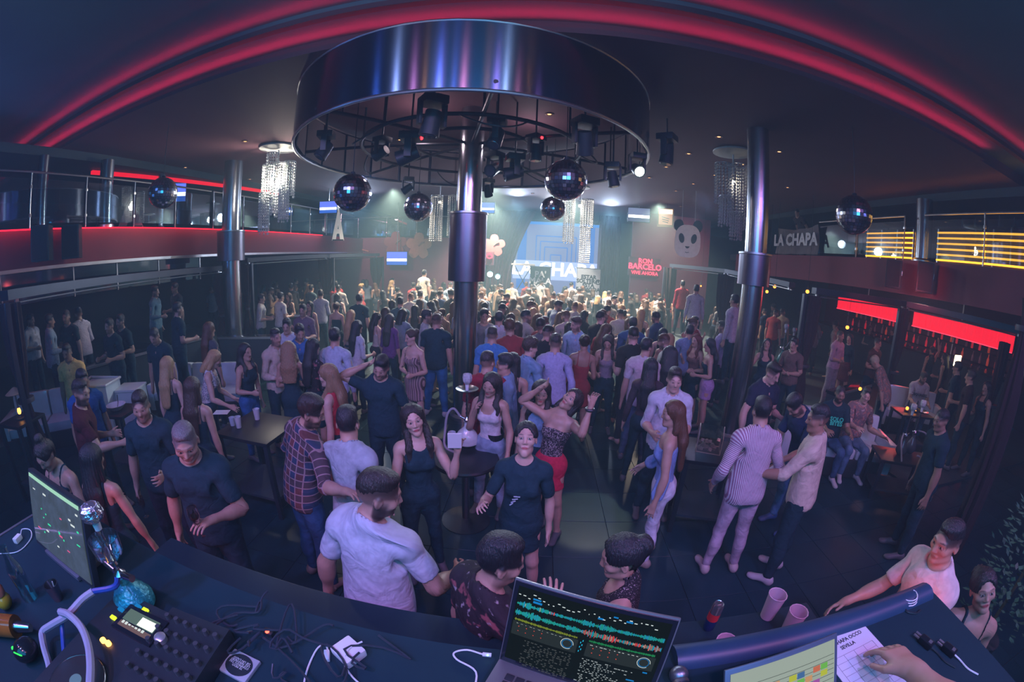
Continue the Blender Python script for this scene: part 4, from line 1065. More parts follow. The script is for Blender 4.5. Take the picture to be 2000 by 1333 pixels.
drape_poly('stage_curtain', 'plum velvet curtain drawn aside left of the stage screen', [(a.x, 5.1), (c.x, 5.1), (e.x+.25, 1.0), (a.x-.2, 1.0)], 19.6, .05, VEL)
a, c = aty(1172, 420, 19.6), aty(1215, 415, 19.6)
drape_poly('stage_curtain', 'plum velvet curtain hanging right of the stage screen', [(a.x, 5.1), (c.x, 5.1), (c.x, 1.0), (a.x, 1.0)], 19.6, .05, VEL)
for k, (px, py) in enumerate(((957, 536), (972, 541))):
    p = aty(px, py, 18.4); t = thing('stage_spot', ('teal-white stage spotlight shining at the stage edge', 'smaller stage spotlight at the stage edge')[k], 'stage light', p)
    part(t, 'body', BLACK, lambda b: b.cyl((0, .02, 0), (0, .3, .05), .15, .12)); part(t, 'lens', emat('teal_lens', (.55, 1, .95), 14-6*k), lambda b: b.cyl((0, 0, 0), (0, .03, 0), .13-.03*k))
    part(t, 'stand', BLACK, lambda b: b.cyl((0, .15, -.1), (0, .15, 1.0-p.z), .025))
    lamp('POINT', 'stage_spot_glow', (p.x, p.y-.15, p.z), 14, (.5, 1, .95), None, .1)
# neon writing
NEON = emat('red_neon', (1, .03, .07), 5.0)
p = aty(1260, 522, 17.7); t = thing('neon_sign', 'red neon sign reading RON BARCELO on the plum wall', 'neon sign', p)
part(t, 'backing', mat('neon_back', (.10, .03, .05), .6), lambda b: b.box((0, .19, 0), (1.45, .27, .85), None, .01))
words3d('RON', .30, NEON, t, (0, 0, .26), (math.pi/2, 0, 0), name='neon_letters', bold=.004)
words3d('BARCELO', .36, NEON, t, (0, 0, 0), (math.pi/2, 0, 0), name='neon_letters', bold=.006)
words3d('VIVE AHORA', .22, NEON, t, (0, 0, -.28), (math.pi/2, 0, 0), name='neon_letters')
p = aty(948, 505, 17.7); t = thing('neon_sign', 'small red neon sign just right of the central column', 'neon sign', p)
part(t, 'backing', MATS['neon_back'], lambda b: b.box((-.1, .16, 0), (.95, .20, .6), None, .01))
part(t, 'wire', STEEL, lambda b: b.cyl((-.1, .1, .3), (-.1, .1, 5.2-p.z), .008, n=5))
words3d('Pa', .55, NEON, t, (-.28, 0, -.02), (math.pi/2, 0, 0), name='neon_letters', bold=.012)
part(t, 'neon_ring', NEON, lambda b: (b.tube([(.18+.12*math.cos(k*.785), 0, .11+.10*math.sin(k*.785)) for k in range(8)], .03, 6, True)))
p = atd(1300, 425, 15.5); t = flat('lit_picture', 'small orange lit picture sign on the wall above the panda', 'sign', p, .62, .72, .10, -.4, mat('tan_box', (.30, .18, .12), .6), 'box')
part(t, 'lit_top', emat('warm_glow', (1, .62, .34), 3.2), lambda b: b.box((0, -.012, .22), (.52, .01, .18)), label='glowing warm upper half')
part(t, 'lit_face', emat('warm_dim', (.62, .34, .22), 1.0), lambda b: b.box((0, -.012, -.08), (.52, .01, .40)))
for k in range(3): part(t, 'drawn_line', BLACK, lambda b: b.box((0, -.022, -.02-.08*k), (.30-.04*k, .008, .025), Euler((0, .2, 0)).to_matrix()))
part(t, 'hanger', STEEL, lambda b: b.cyl((0, .05, .36), (0, .05, 5.2-p.z), .01, n=5))
# panda
p = atd(1343, 470, 12.6); t = thing('panda_head', 'flat white panda head with black ears hung before the right gallery', 'decoration', p, -.36)
PW, PB = mat('panda_white', (.85, .78, .76), .6), mat('panda_black', (.02, .03, .035), .6)
def blob(rx, rz, n=28, e=1., fl=0.): return [(rx*math.copysign(abs(math.cos(a))**e, math.cos(a))*(1+fl*math.sin(a)), 0, rz*math.copysign(abs(math.sin(a))**e, math.sin(a))) for a in [2*math.pi*k/n for k in range(n)]]
mv = lambda P, x, z, y=0: [(q[0]+x, y, q[2]+z) for q in P]
part(t, 'face', PW, lambda b: b.prism(mv(blob(.40, .50, 32, .72, -.06), 0, -.02), (0, .06, 0)), 40)
for sx in (-1, 1):
    part(t, 'ear', PB, lambda b: b.prism(mv(blob(.15, .19), sx*.29, .45, .03), (0, .06, 0)), 40, 'round black panda ear')
    if sx < 0: part(t, 'ear_edge', PW, lambda b: b.prism(mv(blob(.165, .20), sx*.30, .45, .09), (0, .03, 0)), 40)
    part(t, 'eye_patch', PB, lambda b: b.prism(mv([(x*math.cos(.2*sx)+z*math.sin(.2*sx), 0, z*math.cos(.2*sx)-x*math.sin(.2*sx)) for x, _, z in blob(.085, .15)], sx*.19, .06, -.012), (0, .012, 0)), 40)
part(t, 'nose', PB, lambda b: b.prism([(-.075, -.012, -.18), (.075, -.012, -.18), (.03, -.012, -.24), (-.03, -.012, -.24)], (0, .012, 0)))
part(t, 'mouth', PB, lambda b: b.tube([(-.06, -.012, -.36), (0, -.012, -.375), (.06, -.012, -.36)], .008, 5))
for sx in (-.2, .2): part(t, 'wire', STEEL, lambda b: b.cyl((sx, .05, .35), (sx, .05, 5.2-p.z), .006, n=5))
# letter boards
def letter_a(p, w, h, rz, label, m):
    t = thing('letter_board', label, 'letter', p, rz)
    part(t, 'letter', m, lambda b: (b.prism([(-w/2, 0, 0), (-w*.18, 0, 0), (0, 0, h*.45), (w*.0, 0, h)], (0, .08, 0)), b.prism([(w/2, 0, 0), (w*.18, 0, 0), (0, 0, h*.45), (0, 0, h)], (0, .08, 0)), b.prism([(-w*.20, .01, h*.2), (w*.20, .01, h*.2), (w*.13, .01, h*.33), (-w*.13, .01, h*.33)], (0, .06, 0))), None)
    part(t, 'stand', BLACK, lambda b: b.box((0, .10, .02), (w*.9, .22, .04)))
    if p[0] > -8: part(t, 'wire', STEEL, lambda b: b.cyl((0, .04, h*.98), (0, .04, 5.2-p[2]), .006, n=5))
q = atx(255, 434, -8.7); letter_a((q.x, q.y, 3.6), .62, .75, .95, 'grey triangular letter A standing on the left gallery', mat('letter_grey', (.30, .26, .30), .6))
q = atd(660, 470, 14); letter_a((q.x, q.y, q.z), .42, 1.17, .5, 'tall narrow white letter A hanging left of the flower wall', mat('letter_white', (.85, .85, .80), .5, emit=(.8, .8, .75), es=.25))
# painted flowers on the far wall
def flower(px, py, r, m, m2, label):
    p = aty(px, py, 17.86); t = thing('painted_flower', label, 'flower decoration', p)
    for k in range(5):
        a = 2*math.pi*k/5+.3
        def f(b):
            pl = []
            for u in range(14):
                s = 2*math.pi*u/14; x = r*.52+r*.50*math.cos(s); z = r*.52*math.sin(s)*(1+.10*math.cos(3*s))*(.75+.25*math.cos(s))
                pl.append((x*math.cos(a)-z*math.sin(a), -.012-.004*k, x*math.sin(a)+z*math.cos(a)))
            b.prism(pl, (0, .012, 0))
        part(t, 'petal', m, f, None)
    part(t, 'pistil', m2, lambda b: b.tube([(0, -.04, 0), (r*.2, -.05, r*.2), (r*.45, -.05, r*.3)], r*.06, 6))
flower(818, 481, .62, mat('petal_tan', (.62, .30, .18), .7), mat('pistil', (.35, .14, .09), .7), 'large tan hibiscus painted on the plum wall')
flower(772, 477, .58, mat('petal_red', (.34, .10, .10), .7), MATS['pistil'], 'reddish hibiscus painted left of the tan one')
flower(965, 480, .5, MATS['petal_red'], MATS['pistil'], 'hibiscus half hidden behind the central column')
p = aty(695, 488, 17.86); t = thing('painted_scroll', 'tan scroll ornament painted left of the flowers', 'ornament')
t.location = p
part(t, 'scroll', MATS['petal_tan'], lambda b: b.tube([(-.35+.22*(1-k/26)*math.cos(k*.6), 0, -.05+.22*(1-k/26)*math.sin(k*.6)) for k in range(24)], .03, 5))
part(t, 'stem', MATS['petal_tan'], lambda b: b.tube([(-.4, 0, .25), (0, 0, .12), (.4, 0, -.02), (.7, 0, -.10)], .035, 5))
# ---------------------------------------------------------------- right gallery dressing
p0, p1 = atx(1520, 450, 7.94), atx(1598, 490, 7.94)
t = thing('banner', 'grey cloth banner lettered LA CHAPA on the right gallery railing', 'banner', (7.92, (p0.y+p1.y)/2, 3.62)); w = p0.y-p1.y
BAN = mat('banner_cloth', (.17, .15, .16), .8, 0, .4, 5)
def f(b):
    n = 16
    R = [[b.b.verts.new((.05*math.sin(i*1.1+j), -w/2+w*i/n, .86*j/4-(.10*math.sin(math.pi*i/n) if j == 4 else 0))) for i in range(n+1)] for j in range(5)]
    for A, B in zip(R, R[1:]):
        for i in range(n): b.b.faces.new((A[i], A[i+1], B[i+1], B[i]))
part(t, 'cloth', BAN, f, 60)
words3d('LA CHAPA', .50, WHITEPL, t, (-.09, 0, .42), (math.pi/2, 0, -math.pi/2), bold=.02)
AMBT = emat('amber_tube', (1, .40, .03), 2.6)
for (y0, y1, who) in ((6.75, 8.35, 'farther'), (1.6, 6.0, 'nearer')):
    t = thing('amber_tube_bank', 'bank of amber glowing tubes, the %s one, behind the right gallery railing' % who, 'light', (8.45, (y0+y1)/2, 3.6))
    for k in range(6):
        part(t, 'tube', AMBT, lambda b: b.cyl((0, -(y1-y0)/2, .10+.115*k), (0, (y1-y0)/2, .10+.115*k), .020, n=8))
    for f_ in (-.5, -.17, .17, .5): part(t, 'upright', STEEL, lambda b: b.box((.03, (y1-y0)*f_, .38), (.03, .03, .76)))
    part(t, 'backing', mat('tube_backing', (.05, .035, .02), .5), lambda b: b.box((.10, 0, .36), (.03, y1-y0+.1, .72)))
    part(t, 'bar_top', BLACKGLOSS, lambda b: b.box((.30, 0, .78), (.6, y1-y0+.2, .04)))
lamp('AREA', 'amber_light', (8.38, 4.0, 4.0), 6, (1, .45, .05), (6, 4, 3.8), 4, .6)
def bottle_mb(b, h, r): b.lathe([(r*.9, 0), (r, .01), (r, h*.55), (r*.38, h*.72), (r*.34, h*.97), (r*.40, h*.975), (r*.40, h), (0, h)], n=10)
for k in range(12):
    t = thing('liquor_bottle', 'dark bottle standing on the right gallery bar', 'bottle', (8.75+.12*random.random(), 2.0+.32*k, 4.40), 0, 'bottles on the right gallery bar')
    h = random.uniform(.24, .33); part(t, 'body', mat('dark_glass', (.05, .06, .07), .1, 0, .1), lambda b: bottle_mb(b, h, .038))
def speaker(loc, rz, label, arm):
    t = thing('loudspeaker', label, 'speaker', loc, rz)
    part(t, 'cabinet', BLACK, lambda b: b.box((0, 0, .30), (.36, .34, .60), None, .02)); part(t, 'grille', mat('grille', (.03, .032, .036), .8, 0, .4, 120), lambda b: b.box((0, -.175, .30), (.31, .02, .54), None, .006))
    part(t, 'bracket', STEEL, lambda b: b.box(arm, (.10, .10, .10)))
for px, who in ((1738, 'farther'), (1800, 'nearer')):
    p = atx(px, 545, 7.6); speaker((7.72, p.y, 2.95), -.9, 'black loudspeaker on the right gallery front, the %s of two' % who, (.15, .20, .35))
for px, who in ((138, 'farther'), (80, 'nearer')):
    p = atx(px, 470, -8.2); speaker((-8.14, p.y, 3.0), .9, 'black loudspeaker on the left gallery front, the %s of two' % who, (-.15, .20, .35))
# ---------------------------------------------------------------- red bar under the right gallery
REDP = mat('red_quilt', (.55, .02, .05), .5, 0, .35, 14, .4, emit=(1, .012, .035), es=1.0)
slab('wall_bar', (12.9, 3.5, 0), (13.0, 15, 3.36), mat('bar_back', (.06, .012, .02), .5))
for (y0, y1, who) in ((9.9, 13.2, 'farther'), (5.4, 9.2, 'nearer')):
    t = thing('bar_canopy', 'red lit quilted canopy panel over the right bar, the %s of two' % who, 'bar canopy', (12, (y0+y1)/2, 1.98))
    n = int((y1-y0)/.27)
    for k in range(n):
        part(t, 'panel', REDP, lambda b: b.box((0, -(y1-y0)/2+(k+.5)*(y1-y0)/n, .24), (.06, (y1-y0)/n-.012, .44), None, .015))
    part(t, 'lower_edge', emat('red_edge', (1, .03, .06), 3), lambda b: b.box((-.03, 0, 0), (.03, y1-y0, .025)))
    part(t, 'backing', BLACK, lambda b: b.box((.06, 0, .24), (.05, y1-y0, .52))); part(t, 'hanger', STEEL, lambda b: b.box((.06, 0, .9), (.04, .04, .9)))
t = thing('bar_shelf', 'back bar shelving under the red canopy', 'shelf', (12.6, 9.2, .3))
for z in (.75, 1.10, 1.45): part(t, 'shelf', BLACKGLOSS, lambda b: b.box((0, 0, z), (.30, 8.0, .03)))
for y in (-4, -1.3, 1.3, 4): part(t, 'upright', STEEL, lambda b: b.box((.1, y, .67), (.04, .04, 1.86)))
RB_ = [mat('bottle_red_glow', (.55, .03, .04), .12, 0, .2, 9, emit=(1, .02, .04), es=.30), mat('bottle_clear', (.45, .30, .32), .08, 0, .2), mat('bottle_amber_glow', (.40, .10, .03), .1, 0, .2, emit=(1, .1, .03), es=.2)]  # red bar light put into the bottles as colour and weak glow
for i, z in enumerate((1.065, 1.415, 1.765)):
    for k in range(24):
        j = random.randrange(3); wd = '%s bottle on the %s back bar shelf under the red panels, %s end' % (('red', 'pale', 'amber')[j], ('lowest', 'middle', 'top')[i], 'near' if k < 12 else 'far')
        t = thing('bar_bottle', wd, 'bottle', (12.55+random.uniform(-.04, .04), 5.5+k*.31+random.uniform(-.08, .08), z), 0, wd)
        h = random.uniform(.24, .32); part(t, 'body', RB_[j], lambda b: bottle_mb(b, h, .04))
t = thing('bar_counter', 'black bar counter under the red canopy', 'bar', (11.2, 9, .3))
part(t, 'counter_top', BLACKGLOSS, lambda b: b.box((0, 0, 1.08), (.6, 8.4, .06))); part(t, 'front', DARKPAINT, lambda b: b.box((.1, 0, .39), (.3, 8.2, 1.30)))
p = atd(1870, 705, 11.6); t = thing('light_panel', 'small glowing cream light panel at the red bar', 'lamp', p); part(t, 'panel', emat('cream', (1, .85, .5), 4), lambda b: b.box((0, 0, 0), (.28, .05, .26), None, .02)); part(t, 'stem', STEEL, lambda b: b.cyl((0, .03, -.1), (0, .03, .30-p.z), .02))
for k, (px, py, D) in enumerate(((1655, 640, 12.5), (1513, 560, 13), (1577, 570, 12), (1498, 570, 14), (1772, 798, 8.8), (1748, 807, 8.6), (1680, 760, 8.3), (1369, 559, 16))):
    p = atd(px, py, D) if k not in (4, 5) else at(px, py, .84) if k == 4 else LT+Vector((.22, -.06, 0)); t = thing('amber_lamp', 'small amber glowing lamp ' + ('beside the pink shirted man by the first red panel', 'high between column and curtain on the right, the left one', 'high between column and curtain on the right, the right one', 'half behind the right sleeved column', 'glowing on the low table right of the seated floral shirt', 'glowing on the low table nearest the floral shirt', 'on the ledge behind the seated men', 'by the far right curtain of the stage wall')[k], 'lamp', p)
    part(t, 'globe', emat('amber_globe', (1, .30, .04), 4), lambda b: b.ball((0, 0, 0), .055 if k < 4 else .035, 8)); part(t, 'holder', BLACK, lambda b: b.cyl((0, 0, .05), (0, 0, .16), .03, .01, 8))
    if k in (4, 5): part(t, 'dish', BLACK, lambda b: b.lathe([(0, -.06), (.05, -.06), (.06, -.03), (0, -.04)], n=12))
    if k == 4: LT = p
    if k < 4 or k == 7: part(t, 'cord', BLACK, lambda b: b.cyl((0, 0, .16), (0, 0, (3.36 if p.x > 8.1 else 5.2)-p.z), .005, n=4))
# ================================================================ hookahs, tables, sofas
def hookah(name_label, loc, H, vase, r=.115, hose=None, tray=True, crystal=False, hosem=None):
    t = thing('hookah', name_label, 'hookah', loc); s = H/.85; u = min(1, s*1.35)
    part(t, 'vase', vase, lambda b: b.lathe([(.0, 0), (.055*s, .0), (r, .06*s), (r*1.02, .11*s), (r*.75, .18*s), (.030*u, .25*s), (.026*u, .30*s), (.036*u, .31*s), (0, .31*s)], n=28))
    part(t, 'stem', CHROME, lambda b: b.lathe([(.03*u, .30*s), (.034*u, .33*s), (.015*u, .36*s)]+[((.017*u if k % 2 else .010*u), (.38+.025*k)*s) for k in range(11)]+[(.012, .68*s), (0, .68*s)], n=14))
    for sx in (-1, 1): part(t, 'hose_port', CHROME, lambda b: b.cyl((sx*.02, 0, .335*s), (sx*.07, 0, .36*s), .011))
    if tray: part(t, 'ash_tray', CHROME, lambda b: b.lathe([(0, .655*s), (.05, .655*s), (.120*s, .685*s), (.122*s, .69*s), (.05, .662*s), (0, .662*s)], n=28))
    part(t, 'bowl_stem', WHITEPL, lambda b: b.cyl((0, 0, .67*s), (0, 0, .74*s), .018*u, .022*u))
    part(t, 'bowl', mat('cut_crystal', (.6, .62, .66), .05, .2, .5, 40), lambda b: b.lathe([(.022*u, .735*s), (.045*u, .77*s), (.050*u, .81*s), (.043*u, .85*s), (.030*u, .85*s), (.028*u, .80*s), (0, .80*s)], n=8), None)
    if hose: part(t, 'hose', hosem or mat('hose_grey', (.25, .25, .28), .6), lambda b: b.tube(hose, .013, 8)); 
    return t
VSWIRL = mat('swirl_glass', (.50, .55, .56), .12, 0, .6, 5, stretch=(1, 1, 2.5))
TABLEM = mat('black_table', (.014, .018, .024), .36, 0, .2, 4)
def round_table(x, y, z0, h, r, label):
    t = thing('bar_table', label, 'table', (x, y, z0))
    part(t, 'top', TABLEM, lambda b: b.lathe([(0, h-.04), (r-.01, h-.04), (r, h-.02), (r-.01, h), (0, h)], n=36)); part(t, 'stem', CHROME, lambda b: b.cyl((0, 0, .03), (0, 0, h-.04), .04)); part(t, 'foot', BLACK, lambda b: b.lathe([(.26, 0), (.26, .015), (.05, .05)], n=24)); return t
HT = at(905, 893, .80); HX, HY = HT.x, HT.y
round_table(HX+.02, HY+.0, 0, .80, .34, 'round black bar table carrying the swirl hookah')
hk = at(912, 872, .80)
hookah('hookah with white swirl glass vase on the table by the posing woman', (hk.x, hk.y, .80), .80, VSWIRL, .125, [(-.07, 0, .34), (-.14, 0, .42), (-.20, -.02, .36), (-.22, -.05, .2), (-.2, -.15, .05), (-.05, -.22, .02)], True)
CUPM = mat('frosted_cup', (.55, .60, .68), .35, 0, .1, 5, alpha=.8); CUPPINK = mat('pink_cup', (.60, .44, .54), .4, 0, .1, 5, alpha=.85)
def cup(p, label, m=CUPM, h=.13, r=.04, group=None):
    t = thing('plastic_cup', label, 'cup', p, 0, group)
    part(t, 'body', m, lambda b: b.lathe([(0, .003), (r*.74, .003), (r, h), (r*.96, h), (r*.71, .006), (0, .006)], n=20)); part(t, 'rim', m, lambda b: b.tube([(r*math.cos(k*.4488), r*math.sin(k*.4488), h) for k in range(14)], .0025, 5, True))
    part(t, 'drink', mat('drink', (.25, .27, .32), .1, 0, .1), lambda b: b.cyl((0, 0, .008), (0, 0, h*.5), r*.72, r*.84, 16))
cup(at(883, 866, .80), 'frosted cup beside the swirl hookah vase')
t = thing('paper_napkin', 'white paper flyer on the hookah table', 'flyer', at(945, 850, .803), .3); part(t, 'sheet', WHITEPL, lambda b: b.box((0, 0, .002), (.13, .09, .003)))
t = thing('drinks_bucket', 'dark bottle bucket with ice tongs right of the swirl hookah', 'bucket', at(965, 878, .80))
part(t, 'pail', BLACKGLOSS, lambda b: b.lathe([(0, 0), (.08, 0), (.10, .2), (.094, .2), (.076, .01), (0, .01)], n=24)); part(t, 'handle', STEEL, lambda b: b.tube([(.10*math.cos(a), 0, .2+.09*math.sin(a)) for a in np.linspace(0, math.pi, 9)], .005, 5))
part(t, 'bottle_neck', mat('green_glass', (.03, .10, .06), .1), lambda b: b.cyl((.02, .0, .1), (.03, .01, .32), .02, .014))
# left bar table with cups
def low_table(c, w, d, z, rz, label, n=4):
    t = thing('bar_table', label, 'table', c, rz)
    part(t, 'top', TABLEM, lambda b: b.box((0, 0, z-.02), (w, d, .04), None, .008)); part(t, 'lower_board', DARKPAINT, lambda b: b.box((0, 0, z*.25), (w*.9, d*.9, .03)))
    for sx in (-1, 1):
        for sy in (-1, 1): part(t, 'leg', BLACK, lambda b: b.box((sx*w*.45, sy*d*.45, z/2-.02), (.05, .05, z-.04)))
    return t
q = at(478, 850, .95); low_table((q.x, q.y+.25, 0), .75, .70, .95, 0, 'square black table with plastic cups left of the plaid shirt')
cup(at(467, 836, .95), 'frosted cup nearest the plaid shirt on the left table'); cup(at(503, 820, .95), 'frosted cup with dark drink at the right of the left table')
cup(at(455, 832, .95), 'small cup at the left of the left table', CUPM, .10, .035)
t = thing('paper_flyer', 'printed white flyer lying on the left table', 'flyer', at(433, 806, .953), .4); part(t, 'sheet', WHITEPL, lambda b: b.box((0, 0, .002), (.20, .14, .003)))
# silver sofa, bins
SILV = mat('silver_vinyl', (.60, .68, .76), .25, .10, .15, 5, .15)
def sofa(c, w, rz, label, seats, z0=0):
    t = thing('sofa', label, 'sofa', c, rz)
    part(t, 'base', mat('sofa_base', (.03, .035, .04), .5), lambda b: b.box((0, 0, .15), (w, .75, .30), None, .02))
    for k in range(seats):
        x = -w/2+(k+.5)*w/seats
        part(t, 'seat_cushion', SILV, lambda b: b.box((x, -.05, .37), (w/seats-.02, .62, .16), None, .05)); part(t, 'back_cushion', SILV, lambda b: b.box((x, .28, .62), (w/seats-.02, .20, .46), Euler((-.15, 0, 0)).to_matrix(), .06))
    for sx in (-1, 1): part(t, 'arm', SILV, lambda b: b.box((sx*(w/2+.06), 0, .36), (.14, .75, .50), None, .04))
q = at(370, 735, .75); sofa((q.x, q.y+.3, 0), 1.9, .35, 'silver vinyl sofa behind the two blonde women', 3)
q = at(80, 800, .6); sofa((q.x+.1, q.y+.1, 0), 1.5, .9, 'silver vinyl sofa behind the man in yellow', 2)
BIN = mat('white_bin', (.62, .70, .75), .45, 0, .15, 4)
q = at(203, 800, .55); t = thing('ice_bin', 'large pale bin lined with a plastic bag beside the man in maroon', 'bin', (q.x, q.y, 0), .5)
part(t, 'body', BIN, lambda b: b.prism([(-.27, -.25, 0), (.27, -.25, 0), (.30, -.25, 1.0), (-.30, -.25, 1.0)], (0, .5, 0))); part(t, 'bag_rim', WHITEPL, lambda b: b.tube([(-.31, -.26, 1.0), (.31, -.26, 1.02), (.31, .26, 1.0), (-.31, .26, 1.03)], .022, 6, True))
q = at(250, 790, .55); t = thing('ice_bin', 'smaller pale lidded bin right of the bag lined bin', 'bin', (q.x+.1, q.y+.05, 0), .5)
part(t, 'body', BIN, lambda b: b.prism([(-.20, -.20, 0), (.20, -.20, 0), (.22, -.20, .82), (-.22, -.20, .82)], (0, .4, 0))); part(t, 'lid', WHITEPL, lambda b: b.box((0, 0, .84), (.47, .44, .04), None, .012))
q = at(228, 800, .92); t = low_table((q.x, q.y, 0), .60, .5, .92, .3, 'black service table under the white oval bowl')
t = thing('oval_bowl', 'white oval ice bowl with a scoop handle', 'bowl', (q.x, q.y, .92), .5); part(t, 'body', WHITEPL, lambda b: b.lathe([(0, 0), (.08, 0), (.15, .07), (.14, .07), (.075, .01), (0, .01)], n=24)); part(t, 'scoop', STEEL, lambda b: b.tube([(.02, 0, .02), (.05, 0, .10), (.06, 0, .2)], .008, 6))
# half wall round the left terrace, low counters
COUNT = mat('teal_black_counter', (.045, .065, .075), .4, 0, .2, 2)
def counter(a, b_, h, d, label):
    A, B = Vector((*a, 0)), Vector((*b_, 0)); L = (B-A).length; t = thing('counter', label, 'counter', (A+B)/2, math.atan2((B-A).y, (B-A).x))
    part(t, 'front_panel', COUNT, lambda b: b.box((0, 0, h/2-.02), (L, d*.8, h-.04))); part(t, 'top', BLACKGLOSS, lambda b: b.box((0, 0, h), (L+.04, d, .05), None, .01)); part(t, 'edge_trim', STEEL, lambda b: b.box((0, -d/2-.008, h), (L+.04, .02, .05)))
counter((-7.7, 9.2), (-5.7, 10.4), 1.10, .35, 'dark half wall in front of the left rear bay')
counter((-8.2, 3.4), (-7.6, 6.9), 1.0, .35, 'long dark counter along the left terrace')
counter((-7.3, 7.2), (-5.9, 7.6), .95, .30, 'dark counter with steel edge beside the sleeved left column')
# right: tray house, tables, sofas
q = at(1398, 893, .92); low_table((q.x, q.y+.15, 0), .6, .6, .92, -.3, 'black table carrying the clear glass box')
t = thing('glass_box', 'clear gabled glass box full of ice and glasses beside the striped shirt', 'glass box', (q.x-.02, q.y+.18, .92), -.4)
GB = glassy('box_glass', (.9, .88, .82), .18)
part(t, 'walls', GB, lambda b: (b.box((0, -.11, .09), (.26, .006, .18)), b.box((0, .11, .09), (.26, .006, .18)))); part(t, 'roof', GB, lambda b: (b.prism([(-.13, -.11, .18), (.13, -.11, .18), (.13, 0, .28), (-.13, 0, .28)], (0, .004, .003)), b.prism([(-.13, .11, .18), (.13, .11, .18), (.13, 0, .28), (-.13, 0, .28)], (0, .004, .003))))
part(t, 'rim', mat('pale_brass', (.5, .45, .36), .3, .6), lambda b: b.tube([(-.13, -.11, .0), (.13, -.11, 0), (.13, .11, 0), (-.13, .11, 0)], .008, 5, True)); part(t, 'ridge', MATS['pale_brass'], lambda b: (b.tube([(-.13, -.11, .0), (-.13, -.11, .18), (-.13, 0, .28), (-.13, .11, .18), (-.13, .11, 0)], .006, 5), b.tube([(.13, -.11, .0), (.13, -.11, .18), (.13, 0, .28), (.13, .11, .18), (.13, .11, 0)], .006, 5)))
o = part(t, 'ice', mat('ice', (.55, .52, .46), .2, 0, .4, 30), lambda b: [b.box((random.uniform(-.1, .1), random.uniform(-.08, .08), random.uniform(.02, .10)), (.035, .035, .035), Euler((random.random(), random.random(), 0)).to_matrix()) for _ in range(26)], None); o['kind'] = 'stuff'
low_table((LT.x+.15, LT.y-.05, .04), .8, .5, .74, -.3, 'small dark table under the amber glowing lamps on the right')
q = at(1760, 900, .55); low_table((q.x, q.y, 0), .9, .55, .62, -.5, 'low dark table with hookahs on the right')
hookah('slim dark hookah in front of the seated man in white', (q.x+.25, q.y+.08, .62), .80, mat('smoke_vase', (.05, .06, .07), .1), .09, [(.07, 0, .34), (.2, -.1, .3), (.3, -.2, .05), (.1, -.35, .03), (-.2, -.3, .10)], True)
hookah('slim dark hookah nearer the floral shirt on the right table', (q.x-.02, q.y+.05, .62), .76, MATS['smoke_vase'], .09, [(-.07, 0, .33), (-.2, -.1, .25), (-.25, -.25, .03)], False)
for k, (px, py, hh) in enumerate(((1528, 640, .85), (1545, 648, .8))):
    q = atd(px, 690, 9.0); hookah(('chrome hookah with arched hoses right of the dancing woman', 'second chrome hookah behind the arched hoses')[k], (q.x, q.y, 1.02), hh, mat('teal_vase', (.06, .22, .20), .1), .10, [(.07, 0, .36), (.2, 0, .5), (.3, -.05, .3), (.25, -.1, .1)], k == 1)
q = atd(1536, 690, 9.0); t = low_table((q.x, q.y, .04), .9, .6, .98, .2, 'high dark table carrying two chrome hookahs on the right')
counter((5.6, 5.9), (7.2, 6.5), .85, .25, 'low dark divider with steel edge behind the seated men')
counter((4.3, 2.4), (5.6, 3.3), .80, .06, 'glass topped dark divider by the bald man')
# hanging table lamp left
p = atd(28, 765, 6.3); t = thing('table_lamp', 'small amber lit table lamp with wide shade at the far left', 'lamp', (p.x, p.y, p.z-.35))
part(t, 'shade', mat('lamp_shade', (.35, .22, .14), .6), lambda b: b.lathe([(.14, .33), (.02, .40), (.015, .39), (.13, .325)], n=20, loop=True)); part(t, 'flame', emat('flame', (1, .42, .08), 3.5), lambda b: b.ball((0, 0, .10), .03, 8, (1, 1, 1.6))); part(t, 'stem', STEEL, lambda b: b.cyl((0, 0, 0), (0, 0, .34), .012)); part(t, 'base', BLACK, lambda b: b.cyl((0, 0, 0), (0, 0, .02), .08))
q = Vector((p.x, p.y, 0)); low_table((q.x, q.y, 0), .5, .5, p.z-.35, .3, 'dark side table under the amber lamp at the far left')
# ================================================================ the dj booth in front of the camera
DZ = 1.84
BOOTHM = mat('booth_laminate', (.010, .034, .048), .45, 0, .25, 3, spec=.3); ROLL_M = mat('blue_vinyl_roll', (.018, .055, .11), .40, 0, .2, 3)
t = thing('booth_desk', 'black dj desk running across the foreground', 'desk', (-.25, .1, .85))
part(t, 'worktop', BOOTHM, lambda b: b.box((0, -.1, DZ-.85-.025), (3.34, 1.24, .05)))
part(t, 'front_panel', BOOTHM, lambda b: b.box((0, .49, .47), (3.34, .05, .94))); part(t, 'side_panel', BOOTHM, lambda b: b.box((-1.65, -.1, .47), (.04, 1.2, .94))); part(t, 'side_panel', BOOTHM, lambda b: b.box((1.65, -.1, .47), (.04, 1.2, .94)))
part(t, 'padded_edge', ROLL_M, lambda b: b.cyl((.65, .49, DZ-.85-.015), (1.64, .50, DZ-.85-.015), .045, n=16)); part(t, 'edge_trim', STEEL, lambda b: b.cyl((-1.66, -.7, DZ-.85), (-1.66, .5, DZ-.85), .008, n=6))
slab('floor_booth', (-2.3, -2.9, 0), (1.9, .72, .85), BOOTHM)
t = thing('booth_ledge', 'lower dark drinks ledge on the front of the booth', 'ledge', (-.25, .86, 0))
part(t, 'shelf', BOOTHM, lambda b: b.box((0, .055, 1.27), (3.34, .45, .04), None, .01)); part(t, 'face', BOOTHM, lambda b: b.box((0, -.05, .62), (3.3, .18, 1.24)))
LZ = 1.29
